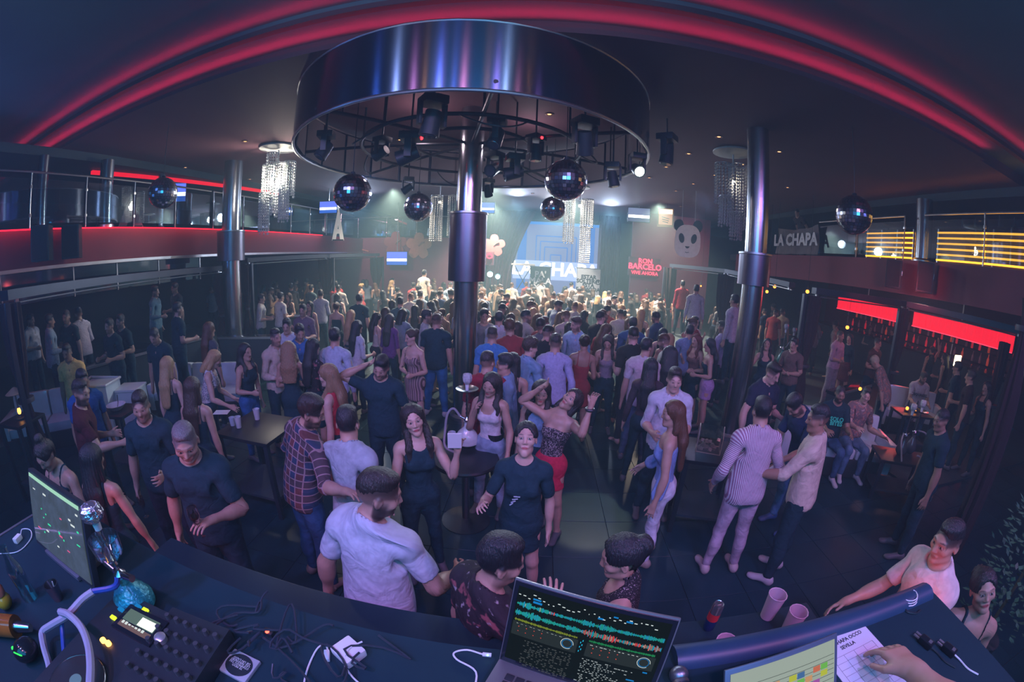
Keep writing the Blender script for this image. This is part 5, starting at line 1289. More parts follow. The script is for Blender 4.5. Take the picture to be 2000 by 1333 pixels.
cup(at(1497, 1205, LZ), 'pink lit plastic cup standing at the back of the booth ledge', CUPPINK, .15, .045); cup(at(1535, 1238, LZ), 'pink lit plastic cup half hidden by the padded booth edge', CUPPINK, .15, .045); cup(at(1400, 1290, LZ), 'pink cup with only its rim showing over the booth edge', CUPPINK, .13, .045)
q = at(1382, 1228, LZ); t = thing('drink_can', 'slim silver and blue drink can on the booth ledge', 'can', q)
part(t, 'can_body', mat('can_blue', (.03, .08, .30), .25, .7), lambda b: b.lathe([(0, 0), (.020, 0), (.026, .012), (.026, .075)], n=20)); part(t, 'upper_body', mat('can_silver', (.55, .56, .60), .2, .9), lambda b: b.lathe([(.026, .075), (.026, .155), (.021, .168), (.019, .166), (0, .166)], n=20)); part(t, 'emblem', mat('can_red', (.55, .03, .04), .3), lambda b: b.cyl((0, 0, .07), (0, 0, .115), .0264, n=20, cap=False)); part(t, 'pull_tab', STEEL, lambda b: b.box((0, 0, .168), (.016, .010, .002)))
# monitor
t = thing('booth_monitor', 'wide monitor with dim reflective screen at the left of the desk', 'monitor', (-1.455, .36, DZ), 0)
TI = Euler((-.32, 0, 0)).to_matrix(); MO = Vector((0, 0, .015))
part(t, 'casing', BLACK, lambda b: b.box(MO+TI @ Vector((0, .012, .135)), (.46, .024, .28), TI, .006))
part(t, 'screen', mat('monitor_screen', (.05, .07, .065), .07, 0, .8, 26, emit=(.11, .15, .15), es=.30), lambda b: b.box(MO+TI @ Vector((0, -.002, .137)), (.435, .003, .25), TI))
UI = [emat('ui_green', (.05, .9, .45), .9), emat('ui_pink', (.8, .12, .3), .9), emat('ui_white', (.75, .85, .85), .9), emat('ui_cyan', (.02, .55, .85), 1.0), emat('ui_red', (.95, .10, .06), 1.1), emat('ui_orange', (1, .45, .10), 1.1), emat('ui_yellow', (.75, .9, .05), 1.2), emat('ui_grey', (.07, .08, .085), .9), emat('ui_dim', (.025, .035, .04), .8), emat('ui_blue', (.01, .22, .60), .9)]
for k in range(22):
    x, z = random.uniform(-.19, .19), random.uniform(.05, .24); part(t, 'screen_mark', UI[(0, 0, 2, 1, 2)[k % 5]], lambda b: b.box(MO+TI @ Vector((x, -.004, z)), (random.uniform(.004, .03), .001, random.uniform(.003, .006)), TI))
part(t, 'top_edge', emat('mint_edge', (.45, .85, .65), .8), lambda b: b.box(MO+TI @ Vector((0, -.004, .258)), (.42, .002, .012), TI))
part(t, 'stand', mat('grey_stand', (.16, .19, .24), .4, .5), lambda b: (b.box((0, .08, .012), (.26, .18, .018), None, .006), b.box((0, .075, .06), (.08, .02, .12))))
# laptop with mixing software
o_ = Vector((-.034, .575, DZ+.012)); ux = Vector((.339, -.122, 0)).normalized(); t = thing('laptop', 'silver laptop showing mixing software with coloured waveforms', 'laptop', o_, math.atan2(ux.y, ux.x))
ALU = mat('aluminium', (.42, .43, .46), .35, .8, .08, 8)
part(t, 'base', ALU, lambda b: b.box((.18, -.118, .004), (.36, .245, .016), None, .005)); part(t, 'foot_block', BLACK, lambda b: b.box((.18, -.118, -.008), (.30, .20, .010)))
KEYM = mat('laptop_key', (.02, .022, .03), .5)
for r_ in range(4):
    for k in range(12): part(t, 'key', KEYM, lambda b: b.box((.045+.0245*k, -.04-.022*r_, .014), (.020, .018, .004), None, .002))
part(t, 'touchpad', mat('touchpad', (.36, .37, .40), .4, .6), lambda b: b.box((.18, -.185, .0125), (.10, .065, .002)))
RL = Euler((-.30, 0, 0)).to_matrix(); HO = Vector((0, 0, .012))
S = lambda x, z, y=0.: HO+RL @ Vector((x, -.004+y, z))
part(t, 'lid', ALU, lambda b: b.box(S(.18, .121, .007), (.36, .007, .240), RL, .004)); part(t, 'bezel', BLACKGLOSS, lambda b: b.box(S(.18, .121, .001), (.352, .003, .232), RL)); part(t, 'display', emat('ui_back', (.006, .010, .013), 1), lambda b: b.box(S(.18, .123, -.001), (.332, .002, .208), RL))
def ui(x, z, w, h, k, y=-.003): return lambda b: b.box(S(x, z, y), (w, .0008, h), RL)
def uis(name, m, items):
    def f(b):
        for x, z, w, h in items: b.box(S(x, z, -.003), (w, .0008, h), RL)
    o = part(t, name, m, f, None); o['kind'] = 'stuff'
rr = random.Random(3)
WX0, WX1 = .018, .342
WAVE = [(emat('wave_teal', (.02, .42, .36), .8), 0), (emat('wave_cyan', (.02, .38, .62), .8), 1), (emat('wave_red', (.75, .07, .08), .9), 2), (emat('wave_pale', (.6, .42, .34), .8), 3)]
for lane, zc in ((0, .184), (1, .160)):
    bars = [[] for _ in WAVE]
    for i in range(210):
        x = WX0+(WX1-WX0)*i/210; env = .35+.65*abs(math.sin(i*.11+lane*2)*math.sin(i*.031+1)); h = (.020 if lane == 0 else .024)*env*(.3+.7*rr.random())
        hot = (lane == 1 and i > 95) or (lane == 0 and i < 60 and rr.random() < .35)
        k = (2 if rr.random() < .55 else 3) if hot and rr.random() < .6 else (0 if rr.random() < .6 else 1)
        bars[k].append((x, zc, .0011, h))
    for (m, k) in WAVE: uis('waveform', m, bars[k])
for x0 in (.02, .19):
    part(t, 'deck_panel', UI[8], ui(x0+.072, .116, .150, .038, 0)); uis('overview', emat('over_%d' % (x0 > .1), (.35, .45, .05) if x0 < .1 else (.03, .45, .16), .7), [(x0+.0019*i, .1405, .0010, .002+.005*rr.random()) for i in range(76)])
    part(t, 'jog_dial', UI[2], lambda b: b.tube([S(x0+.125+.014*math.cos(a), .117+.014*math.sin(a), -.003) for a in np.linspace(0, 5.4, 18)], .0008, 5)); part(t, 'dial_glow', UI[9], lambda b: b.tube([S(x0+.125+.0112*math.cos(a), .117+.0112*math.sin(a), -.003) for a in np.linspace(0, 6.2, 18)], .0009, 5))
    uis('pad_lights', UI[4], [(x0+.012+.018*i, .110+.013*j, .0022, .0022) for i in range(4) for j in range(2)]); uis('deck_marks', UI[2], [(x0+.006+.01*i+.003*rr.random(), .1305, .005*rr.random()+.0015, .0016) for i in range(11)])
seg = lambda x0, x1, z, h: [(x0+(x1-x0)*i/14+.004*rr.random(), z, (x1-x0)/14*rr.uniform(.3, .8), h) for i in range(14) if rr.random() < .62]
for i in range(15):
    uis('track_list', UI[7], seg(.05, .165, .088-.0052*i, .0018)); uis('track_titles', emat('ui_text', (.42, .48, .5), .8), seg(.185, .185+rr.uniform(.05, .14), .088-.0052*i, .0016))
uis('menu_marks', UI[2], [(.02+.011*i, .216-.0042*rr.randrange(4), .006*rr.random()+.0015, .0016) for i in range(28)]); uis('menu_buttons', UI[9], [(.06, .206, .018, .004), (.062, .1985, .020, .005), (.2, .204, .012, .004), (.26, .212, .014, .004), (.30, .06, .018, .003), (.325, .09, .010, .003), (.23, .216, .010, .003)]); uis('mixer_strip', UI[3], [(.173+.004*(i % 2), .106+.006*i, .0016, .004) for i in range(6)])
lamp('AREA', 'laptop_glow', o_+Vector((.2, -.12, .16)), .25, (.5, .8, 1), o_+Vector((.25, -1, -.1)), .3, .2)
# second laptop, only its upper screen in view
a, c, e = at(1425, 1331, 1.95), at(1632, 1258, 1.95), 0
d = (c-a); rz = math.atan2(d.y, d.x); t = thing('laptop', 'second laptop showing a pale spreadsheet of coloured cells', 'laptop', (a.x+d.x*.5, a.y+d.y*.5-.085, DZ+.012), rz)
W2 = d.length*1.05; RL2 = Euler((-.70, 0, 0)).to_matrix(); S2 = lambda x, z, y=0.: Vector((0, 0, .01))+RL2 @ Vector((x, y, z))
part(t, 'base', ALU, lambda b: b.box((0, -.10, -.002), (W2, .2, .016), None, .004)); part(t, 'lid', mat('blue_grey_lid', (.09, .13, .19), .4, .4), lambda b: b.box(S2(0, .075, .005), (W2, .008, .155), RL2, .004)); part(t, 'display', emat('sheet', (.42, .50, .44), .75), lambda b: b.box(S2(0, .072, -.001), (W2*.92, .002, .135), RL2))
cellc = [emat('cell_%d' % i, c_, .7) for i, c_ in enumerate([(.45, .12, .5), (.1, .6, .5), (.75, .2, .12), (.6, .65, .08), (.2, .6, .12), (.08, .2, .45), (.75, .4, .2)])]
for i in range(9):
    for j in range(3):
        if (i+j) % 3 == 2: continue
        part(t, 'cell', cellc[(i*2+j) % 7], lambda b: b.box(S2(-W2*.25+i*W2*.075, .045+.018*j, -.003), (W2*.065, .001, .015), RL2))
for j in range(8): part(t, 'grid_line', UI[8], lambda b: b.box(S2(0, .012+.013*j, -.0025), (W2*.9, .0006, .0008), RL2))
# set list
q = at(1690, 1300, DZ); t = thing('set_list', 'printed paper set list headed LA CHAPA OCCO SEVILLA', 'paper', (q.x, q.y, DZ+.001), .12)
part(t, 'sheet', mat('paper', (.60, .62, .72), .7, 0, .06), lambda b: b.box((0, 0, 0), (.21, .26, .0015)))
words3d('LA CHAPA OCCO', .0185, BLACK, t, (.0, .105, .0012), (0, 0, 0), depth=.0002, bold=.0004); words3d('SEVILLA', .0175, BLACK, t, (-.005, .083, .0012), (0, 0, 0), depth=.0002, bold=.0004)
o = part(t, 'table_lines', mat('print_grey', (.25, .25, .32), .7), lambda b: ([b.box((0, .06-.022*k, .0012), (.17, .0010, .0004)) for k in range(8)], [b.box((-.085+.0425*k, -.017, .0012), (.0010, .154, .0004)) for k in range(5)]), None); o['kind'] = 'stuff'
# cables and adapters on the right of the desk
q = at(1775, 1180, DZ); t = thing('cable_coil', 'coiled white cable on the right corner of the desk', 'cable', (q.x, q.y, DZ))
part(t, 'coil', WHITEPL, lambda b: b.tube([((.034+.003*math.sin(k))*math.cos(k*.5), .024*math.sin(k*.5)+.002*k/6, .006+.0006*k) for k in range(40)], .0022, 5)); part(t, 'tail', BLACK, lambda b: b.tube([(-.034, 0, .004), (-.04, -.03, .004), (-.01, -.05, .004), (.02, -.045, .004)], .004, 6))
for k, (px, py) in enumerate(((1805, 1260), (1850, 1275))):
    q = at(px, py, DZ); t = thing('usb_adapter', ('black adapter with two plugs on the desk, left of the pair', 'black adapter with two plugs on the desk, right of the pair')[k], 'adapter', (q.x, q.y, DZ), .25)
    part(t, 'body', BLACKGLOSS, lambda b: b.box((0, 0, .011), (.030, .052, .022), None, .006)); part(t, 'window', mat('adapter_window', (.5, .52, .58), .1, .8), lambda b: b.box((.0, -.012, .0225), (.016, .012, .002)))
    for sx in (-.008, .008): part(t, 'plug', STEEL, lambda b: (b.cyl((sx, .026, .011), (sx, .048, .011), .0045, n=8)))
    part(t, 'lead', BLACK if k == 0 else WHITEPL, lambda b: b.tube([(0, -.026, .01), (.006, -.05, .004), (.0, -.09, .003), (.01, -.13, .003)], .003, 6))
# microphone at the front edge
q = at(1327, 1316, DZ+.03); t = thing('microphone', 'dark microphone lying by the laptop', 'microphone', (q.x, q.y, DZ+.024)); part(t, 'grille', mat('mic_mesh', (.20, .22, .26), .35, .8, .5, 300), lambda b: b.ball((0, 0, 0), .024, 16)); part(t, 'collar', STEEL, lambda b: b.cyl((.0, -.018, -.003), (0, -.026, -.004), .022)); part(t, 'handle', BLACK, lambda b: b.cyl((0, -.026, -.004), (.02, -.16, -.012), .017, .011))
# player with lit screen, mixer
def hk(px, py, z=DZ): v = at(px, py, z); return v
q0, q1, q2 = hk(250, 1205, DZ+.07), hk(308, 1235, DZ+.07), hk(235, 1240, DZ+.07); rz = math.atan2((q1-q0).y, (q1-q0).x)
t = thing('media_player', 'black dj media player with a lit screen and jog wheel', 'dj player', ((q0.x+q1.x)/2, q0.y-.13, DZ), rz)
sw = (q1-q0).length; sh = (q2-q0).length
part(t, 'body', BLACK, lambda b: b.box((0, 0, .030), (.32, .42, .060), None, .006)); part(t, 'screen_bezel', BLACKGLOSS, lambda b: b.box((0, .13, .064), (sw*1.3, sh*1.45, .012), None, .004))
part(t, 'screen', emat('player_screen', (.13, .20, .19), .8), lambda b: b.box((0, .13+sh*.17, .071), (sw, sh*.62, .002))); part(t, 'bright_block', emat('player_white', (.85, .95, .80), 1.6), lambda b: b.box((sw*.24, .13+sh*.12, .0725), (sw*.5, sh*.46, .001))); part(t, 'info_strip', emat('player_dim', (.22, .14, .16), .7), lambda b: b.box((0, .13-sh*.36, .071), (sw, sh*.28, .002)))
o = part(t, 'info_marks', UI[2], lambda b: [b.box((-sw*.4+.013*i, .13-sh*.27, .0725), (.008, .008*random.random()+.003, .001)) for i in range(7)], None); o['kind'] = 'stuff'
for k, (dx, dy, m) in enumerate(((-.02, sh*.78, 6), (-sw*.78, -.02, 6), (-sw*.78, .015, 9), (-.05, sh*.78, 9))): part(t, 'lit_button', UI[m], lambda b: b.box((dx, .13+dy, .066), (.020, .012, .008), None, .002))
part(t, 'select_knob', mat('knob_silver', (.5, .52, .55), .3, .7), lambda b: b.lathe([(.017, .06), (.017, .078), (.012, .082), (0, .082)], (sw*.78, .12, 0), 18))
part(t, 'jog_wheel', mat('jog_dark', (.05, .055, .06), .3, .3), lambda b: b.lathe([(.082, .06), (.082, .070), (.076, .074), (0, .074)], (-.035, -.105, 0), 40)); part(t, 'jog_rim', mat('jog_rim', (.55, .56, .58), .2, 1.), lambda b: b.tube([(-.035+.082*math.cos(k*.157), -.105+.082*math.sin(k*.157), .070) for k in range(40)], .0028, 6, True)); part(t, 'jog_display', mat('jog_glass', (.10, .16, .17), .1, 0, emit=(.15, .3, .3), es=.3), lambda b: b.cyl((-.035, -.105, .074), (-.035, -.105, .076), .018, n=20))
for k, (px, py) in enumerate(((201, 1251), (211, 1257))):
    v = hk(px, py, DZ+.065)-Vector(t.location); v = Matrix.Rotation(-rz, 3, 'Z') @ v; part(t, 'orange_button', emat('orange_btn', (1, .42, .08), 5), lambda b: b.cyl((v.x, v.y, .058), (v.x, v.y, .068), .0085, n=14))
for (px, py, m) in ((162, 1281, 4), (141, 1290, 5), (148, 1295, 5), (129, 1304, 5), (137, 1309, 5)):
    v = hk(px, py, DZ+.062)-Vector(t.location); v = Matrix.Rotation(-rz, 3, 'Z') @ v; v.x = max(min(v.x, .15), -.155); part(t, 'small_light', UI[m], lambda b: b.ball((v.x, v.y, .062), .004, 6))
t = thing('mixer', 'black dj mixer crowded with knobs right of the player', 'dj mixer', hk(375, 1300)+Vector((-.01, -.07, 0)), rz)
part(t, 'body', BLACK, lambda b: b.box((0, 0, .032), (.20, .36, .064), None, .006))
for i in range(6):
    for j in range(5): part(t, 'knob', mat('knob_black', (.05, .055, .065), .4), lambda b: b.lathe([(.008, .064), (.007, .080), (0, .080)], (-.082+.033*i, .14-.045*j, 0), 10))
for i in range(4): part(t, 'fader', mat('fader', (.2, .2, .22), .4), lambda b: b.box((-.072+.048*i, -.125, .068), (.010, .018, .012), None, .002))
part(t, 'blue_light', emat('blue_led', (.03, .45, 1), 8), lambda b: b.ball((-.08, -.165, .066), .005, 8)); part(t, 'cue_light', UI[3], lambda b: b.box((.0, -.16, .066), (.01, .004, .002)))
# turquoise hookah and its hose
q = hk(272, 1190, 1.84); TURQ = mat('turquoise_glitter', (.02, .28, .34), .2, .3, .7, 90, .3)
a = hk(170, 1150, DZ+.10); 
pt = lambda px, py, z: at(px, py, z)-Vector((q.x, q.y, DZ))
t = hookah('hookah with a glittering turquoise vase on the booth desk', (q.x, q.y, DZ), .36, TURQ, .066, None, False)
part(t, 'glass_cup', glassy('cup_glass', (.85, .9, .95), .25), lambda b: b.lathe([(.02, .19), (.042, .21), (.047, .26), (.044, .26), (.038, .212), (.0, .195)], n=20))
part(t, 'foil_top', mat('crumpled_foil', (.55, .57, .64), .22, .9, .4, 30, .8), lambda b: b.ball((0, 0, .338), .036, 12, (1, 1, .8)), None)
part(t, 'hose_handle', mat('blue_handle', (.02, .07, .34), .35), lambda b: b.tube([(-.02, 0, .13), pt(225, 1146, DZ+.13), pt(182, 1156, DZ+.12)], .009, 8))
part(t, 'hose', mat('hose_pale', (.34, .34, .46), .6, 0, .1, 30), lambda b: b.tube([pt(182, 1156, DZ+.12), pt(160, 1172, DZ+.11), pt(132, 1202, DZ+.09), pt(100, 1222, DZ+.06), pt(83, 1236, DZ+.04), pt(86, 1265, DZ+.03), pt(96, 1300, DZ+.02), pt(100, 1333, DZ+.02), pt(100, 1400, DZ+.02)], .011, 8))
q3 = hk(118, 1195, DZ); t = thing('hookah_hose', 'second pale hookah hose with blue mouthpiece crossing the first', 'hose', (q3.x, q3.y, DZ)); pt = lambda px, py, z: at(px, py, z)-Vector((q3.x, q3.y, DZ))
part(t, 'hose', MATS['hose_pale'], lambda b: b.tube([pt(118, 1196, DZ+.10), pt(135, 1202, DZ+.12), pt(158, 1225, DZ+.12), pt(172, 1260, DZ+.115), pt(177, 1300, DZ+.11), pt(176, 1340, DZ+.10), pt(176, 1420, DZ+.08)], .011, 8)); part(t, 'mouthpiece', MATS['blue_handle'], lambda b: b.tube([pt(118, 1196, DZ+.09), pt(121, 1225, DZ+.05), pt(125, 1275, DZ+.015)], .007, 8))
# bottles and jars at the far left of the desk
q = hk(60, 1168); t = thing('glass_bottle', 'empty ribbed clear glass bottle on the left of the desk', 'bottle', (q.x, q.y, DZ), .3)
CLEARB = glassy('bottle_glass', (.62, .80, .82), .22, .05); part(t, 'body', CLEARB, lambda b: b.lathe([(0, 0), (.027, .0), (.029, .02), (.026, .055), (.029, .09), (.027, .12), (.014, .155), (.012, .185), (.015, .187), (.015, .195), (0, .195)], n=18))
q = hk(115, 1170); t = thing('chrome_cup', 'small chrome shot cup behind the hoses', 'cup', (q.x, q.y, DZ)); part(t, 'body', CHROME, lambda b: b.lathe([(0, 0), (.018, 0), (.027, .06), (.024, .06), (.016, .008), (0, .008)], n=20)); part(t, 'stirrer', WHITEPL, lambda b: b.cyl((0, 0, .01), (.012, .008, .07), .002, n=5))
q = hk(10, 1180); t = thing('juice_jar', 'small jar of yellow juice at the far left of the desk', 'jar', (q.x+.03, q.y, DZ)); part(t, 'body', mat('yellow_juice', (.45, .33, .03), .15, 0, .3, 12), lambda b: b.ball((0, 0, .03), .03, 14)); part(t, 'lid', mat('coral_lid', (.50, .20, .14), .4), lambda b: b.lathe([(.022, .055), (.024, .075), (.018, .085), (0, .085)], n=14))
q = hk(25, 1240); t = thing('lava_bottle', 'amber spirit bottle lying at the far left of the desk', 'bottle', (q.x, q.y, DZ+.035), .6); part(t, 'body', mat('amber_glass', (.30, .10, .02), .1, 0, .5, 10), lambda b: b.cyl((-.10, 0, 0), (.04, 0, 0), .035, n=16)); part(t, 'neck', CHROME, lambda b: b.cyl((.04, 0, 0), (.10, 0, 0), .02, .012))
q = hk(62, 1285); t = thing('desk_gadget', 'round black gadget with a green lit display on the desk', 'gadget', (q.x, q.y, DZ)); part(t, 'body', BLACKGLOSS, lambda b: b.ball((0, 0, .032), .042, 18, (1, 1, .75))); part(t, 'green_bars', emat('green_bars', (.03, 1, .10), 2.2), lambda b: [b.box((.004+.006*k, -.031+.002*k, .048), (.003, .012, .003), Euler((-.9, 0, 0)).to_matrix()) for k in range(5)]).__setitem__('kind', 'stuff'); part(t, 'green_face', MATS['green_bars'], lambda b: b.ball((-.018, -.028, .048), .006, 8))
# chargers and cables
q = hk(37, 1058); t = thing('phone_charger', 'white plug charger with looping cable behind the monitor', 'charger', (q.x, q.y, DZ), .4); part(t, 'plug', WHITEPL, lambda b: b.box((0, 0, .012), (.024, .04, .022), None, .005)); part(t, 'cable', WHITEPL, lambda b: b.tube([(0, .02, .012), (-.01, .05, .02), (.03, .06, .015), (.06, .02, .006), (.05, -.06, .004), (-.05, -.10, .004)], .0022, 5))
q = hk(683, 1280); t = thing('power_adapter', 'white square power adapter with its cable', 'adapter', (q.x, q.y, DZ), -.5); part(t, 'brick', WHITEPL, lambda b: b.box((0, 0, .014), (.068, .062, .028), None, .007)); part(t, 'cable', WHITEPL, lambda b: b.tube([(.01, .04, .03), (.005, 0, .032), (.03, -.035, .02), (.09, -.04, .004), (.16, -.02, .004)], .0025, 6))
q = hk(640, 1285); t = thing('charging_plug', 'white charging plug beside the power adapter', 'plug', (q.x, q.y, DZ)); part(t, 'plug', WHITEPL, lambda b: b.box((0, 0, .008), (.014, .032, .012), Euler((0, 0, .4)).to_matrix(), .003)); part(t, 'cable', WHITEPL, lambda b: b.tube([(-.004, .016, .008), (-.02, .032, .006), (-.035, .01, .004), (-.03, -.06, .004), (-.01, -.13, .004)], .0025, 6))
q = hk(935, 1283); t = thing('laptop_plug', 'white magnetic charging cable at the laptop corner', 'cable', (q.x, q.y, DZ)); part(t, 'plug', WHITEPL, lambda b: b.box((.02, 0, .012), (.022, .010, .006), None, .002)); part(t, 'cable', WHITEPL, lambda b: b.tube([(.01, 0, .012), (-.03, .012, .006), (-.06, .0, .004), (-.05, -.02, .004), (0, -.05, .004), (.0, -.12, .004)], .0025, 6)); part(t, 'charge_light', emat('green_led', (.2, 1, .5), 6), lambda b: b.ball((.022, -.004, .016), .0025, 6))
q = hk(470, 1305); t = thing('sticker_tray', 'grey square tray with a black oval printed sticker', 'tray', (q.x, q.y, DZ), -.06); part(t, 'tray', mat('tray_grey', (.36, .38, .44), .5), lambda b: b.box((0, 0, .006), (.085, .075, .012), None, .004)); part(t, 'oval', BLACK, lambda b: b.prism([(.038*math.cos(k*.2618), .033*math.sin(k*.2618), .0122) for k in range(24)], (0, 0, .0008))); words3d('TE PIDO\nCONMIGO TAS\nLAS VERDADES\nDE UN LADO', .0088, WHITEPL, t, (0, .004, .0134), (0, 0, math.pi), depth=.0002, line=.8)
rr = random.Random(11)
for k in range(9):
    x, y = rr.uniform(-.75, -.30), rr.uniform(.40, .56); t = thing('desk_cable', 'loose black cable tangled on the desk between player and laptop', 'cable', (x, y, DZ), rr.uniform(0, 6), 'tangled black desk cables')
    pts = [(.10*rr.uniform(-1, 1)+.04*math.cos(i), .07*rr.uniform(-1, 1), .006+.03*rr.random()) for i in range(7)]
    fine = [Vector(pts[i]).lerp(Vector(pts[i+1]), u)+Vector((0, 0, .012*math.sin(u*math.pi))) for i in range(6) for u in (0, .33, .66)]
    for _ in range(3): fine = [fine[0]]+[(fine[i-1]+fine[i]*2+fine[i+1])/4 for i in range(1, len(fine)-1)]+[fine[-1]]
    part(t, 'lead', mat('cable_black', (.03, .04, .055), .35), lambda b: b.tube(fine, .0032, 6))
q = hk(527, 1240, DZ); t = thing('red_indicator', 'small glowing red light among the desk cables', 'light', (q.x, q.y, DZ)); part(t, 'housing', BLACK, lambda b: b.box((0, 0, .008), (.03, .02, .016), None, .003)); part(t, 'led', emat('red_led_dot', (1, .05, .03), 9), lambda b: b.ball((0, -.004, .017), .006, 8))
# plant at the right of the booth
q = at(1985, 1170, .9); t = thing('potted_plant', 'leafy green plant at the right edge beside the couple', 'plant', (q.x+.15, q.y+.1, 0)); part(t, 'pot', mat('dark_pot', (.04, .045, .05), .6), lambda b: b.lathe([(.14, 0), (.19, .38), (.17, .38), (.0, .34)], n=20)); part(t, 'stem', mat('plant_stem', (.08, .07, .04), .7), lambda b: b.cyl((0, 0, .3), (0, 0, 1.3), .015))
def f(b):
    for k in range(420):
        z = rr.uniform(.55, 1.55); a = rr.uniform(0, 6.28); R_ = .42*math.sqrt(rr.random())*(1-.35*abs(z-1.05)); c_ = Vector((R_*math.cos(a), R_*math.sin(a), z)); d = Vector((math.cos(a), math.sin(a), rr.uniform(-.3, .8))).normalized()*.075; s = d.cross(Vector((0, 0, 1))).normalized()*.022
        b.quad(c_, c_+d*.5+s, c_+d, c_+d*.5-s)
o = part(t, 'leaves', mat('leaf_green', (.05, .16, .09), .5, 0, .4, 8), f, None); o['kind'] = 'stuff'

t = thing('podium', 'dark podium under the man standing above the crowd', 'podium', (-4.08, 13.9, 0))
part(t, 'block', DARKPAINT, lambda b: b.box((0, 0, .21), (.9, .9, .42), None, .02)); part(t, 'edge', STEEL, lambda b: b.box((0, -.455, .42), (.9, .02, .05)))

def under(pn, *names):                                   # hang these parts one level deeper, under the part they belong to
    for p in [o for o in C.objects if o.parent is not None and o.parent.parent is None and o.name.split('.')[0] == pn]:
        for s in list(p.parent.children):
            if s is not p and s.name.split('.')[0] in names and not s.children and s.parent.parent is None: s.parent = p
under('lid', 'display', 'bezel', 'waveform', 'deck_panel', 'overview', 'jog_dial', 'dial_glow', 'pad_lights', 'deck_marks', 'track_list', 'track_titles', 'menu_marks', 'menu_buttons', 'mixer_strip', 'cell', 'grid_line')
under('jog_wheel', 'jog_rim', 'jog_display'); under('screen_bezel', 'screen', 'bright_block', 'info_strip', 'info_marks'); under('front_sign', 'lettering'); under('face', 'eye_patch', 'nose', 'mouth')
under('head', 'lens'); under('cabinet', 'grille'); under('cloth', 'lettering'); under('shaft', 'base_ring'); under('bin_body', 'bag_rim'); under('sheet', 'table_lines', 'lettering'); under('brick', 'cable')

# ================================================================ the people
CL = {}
def cloth(col, pat=None):
    key = (tuple(round(c, 3) for c in col), pat)
    if key in CL: return CL[key]
    m = bpy.data.materials.new('cloth_'+(pat or 'plain')); m.use_nodes = True; nt = m.node_tree; N, L = nt.nodes, nt.links
    b = N['Principled BSDF']; b.inputs['Roughness'].default_value = .85; b.inputs['Specular IOR Level'].default_value = .25
    at_ = N.new('ShaderNodeAttribute'); at_.attribute_name = 'rest'; src = at_.outputs['Vector']
    def mix(fac, A, B):
        x = N.new('ShaderNodeMix'); x.data_type = 'RGBA'
        for i, v in ((6, A), (7, B)):
            if isinstance(v, tuple): x.inputs[i].default_value = (*v, 1)
            else: L.new(v, x.inputs[i])
        if isinstance(fac, float): x.inputs[0].default_value = fac
        else: L.new(fac, x.inputs[0])
        return x.outputs[2]
    def wave(axis, sc, th0, th1, dist=0.):
        w = N.new('ShaderNodeTexWave'); w.bands_direction = axis; w.inputs['Scale'].default_value = sc; w.inputs['Distortion'].default_value = dist; L.new(src, w.inputs['Vector'])
        r = N.new('ShaderNodeMapRange'); r.inputs[1].default_value = th0; r.inputs[2].default_value = th1; L.new(w.outputs['Fac'], r.inputs[0]); return r.outputs[0]
    def noise(sc, th0, th1, det=3.):
        w = N.new('ShaderNodeTexNoise'); w.inputs['Scale'].default_value = sc; w.inputs['Detail'].default_value = det; L.new(src, w.inputs['Vector'])
        r = N.new('ShaderNodeMapRange'); r.inputs[1].default_value = th0; r.inputs[2].default_value = th1; L.new(w.outputs['Fac'], r.inputs[0]); return r.outputs[0]
    d = lambda f: tuple(c*f for c in col)
    c = mix(noise(30, .3, .7), d(.86), d(1.1))
    if pat == 'stripes': c = mix(wave('X', 22, .45, .6), c, (.62, .60, .66))
    elif pat == 'bands': c = mix(wave('X', 9, .40, .5), mix(wave('X', 4.3, .4, .6), c, (.10, .06, .06)), (.42, .30, .28))
    elif pat == 'plaid':
        c = mix(wave('X', 2.7, .48, .54), c, (.030, .048, .095)); c = mix(wave('Z', 2.7, .48, .54), c, mix(.5, c, (.04, .06, .12)) if False else (.075, .05, .06))
        k = mix(wave('X', 5.4, .93, .97), (0., 0., 0.), (1., 1., 1.)); k2 = mix(wave('Z', 5.4, .93, .97), (0., 0., 0.), (1., 1., 1.))
        c = mix(k, c, (.30, .20, .22)); c = mix(k2, c, (.30, .20, .22))
    elif pat == 'floral': c = mix(noise(26, .52, .60), c, (.42, .18, .15)); c = mix(noise(34, .60, .66), c, (.45, .35, .34))
    elif pat == 'lacy': c = mix(noise(80, .50, .56), c, (.30, .25, .26))
    elif pat == 'darkfloral': c = mix(noise(15, .60, .66), c, (.30, .10, .11)); c = mix(noise(22, .64, .70), c, (.36, .34, .36))
    elif pat == 'sequin': c = mix(noise(160, .62, .66), c, (.6, .5, .5))
    elif pat == 'denim': c = mix(noise(7, .35, .7), d(.7), d(1.35))
    elif pat == 'print': c = mix(noise(60, .5, .55), c, (.16, .17, .22))
    L.new(c, b.inputs['Base Color'])
    nz = N.new('ShaderNodeTexNoise'); nz.inputs['Scale'].default_value = 11; nz.inputs['Detail'].default_value = 2; nz.inputs['Distortion'].default_value = .8; L.new(src, nz.inputs['Vector'])
    bp = N.new('ShaderNodeBump'); bp.inputs['Strength'].default_value = .5; bp.inputs['Distance'].default_value = .03; L.new(nz.outputs['Fac'], bp.inputs['Height']); L.new(bp.outputs[0], b.inputs['Normal'])
    CL[key] = m; return m
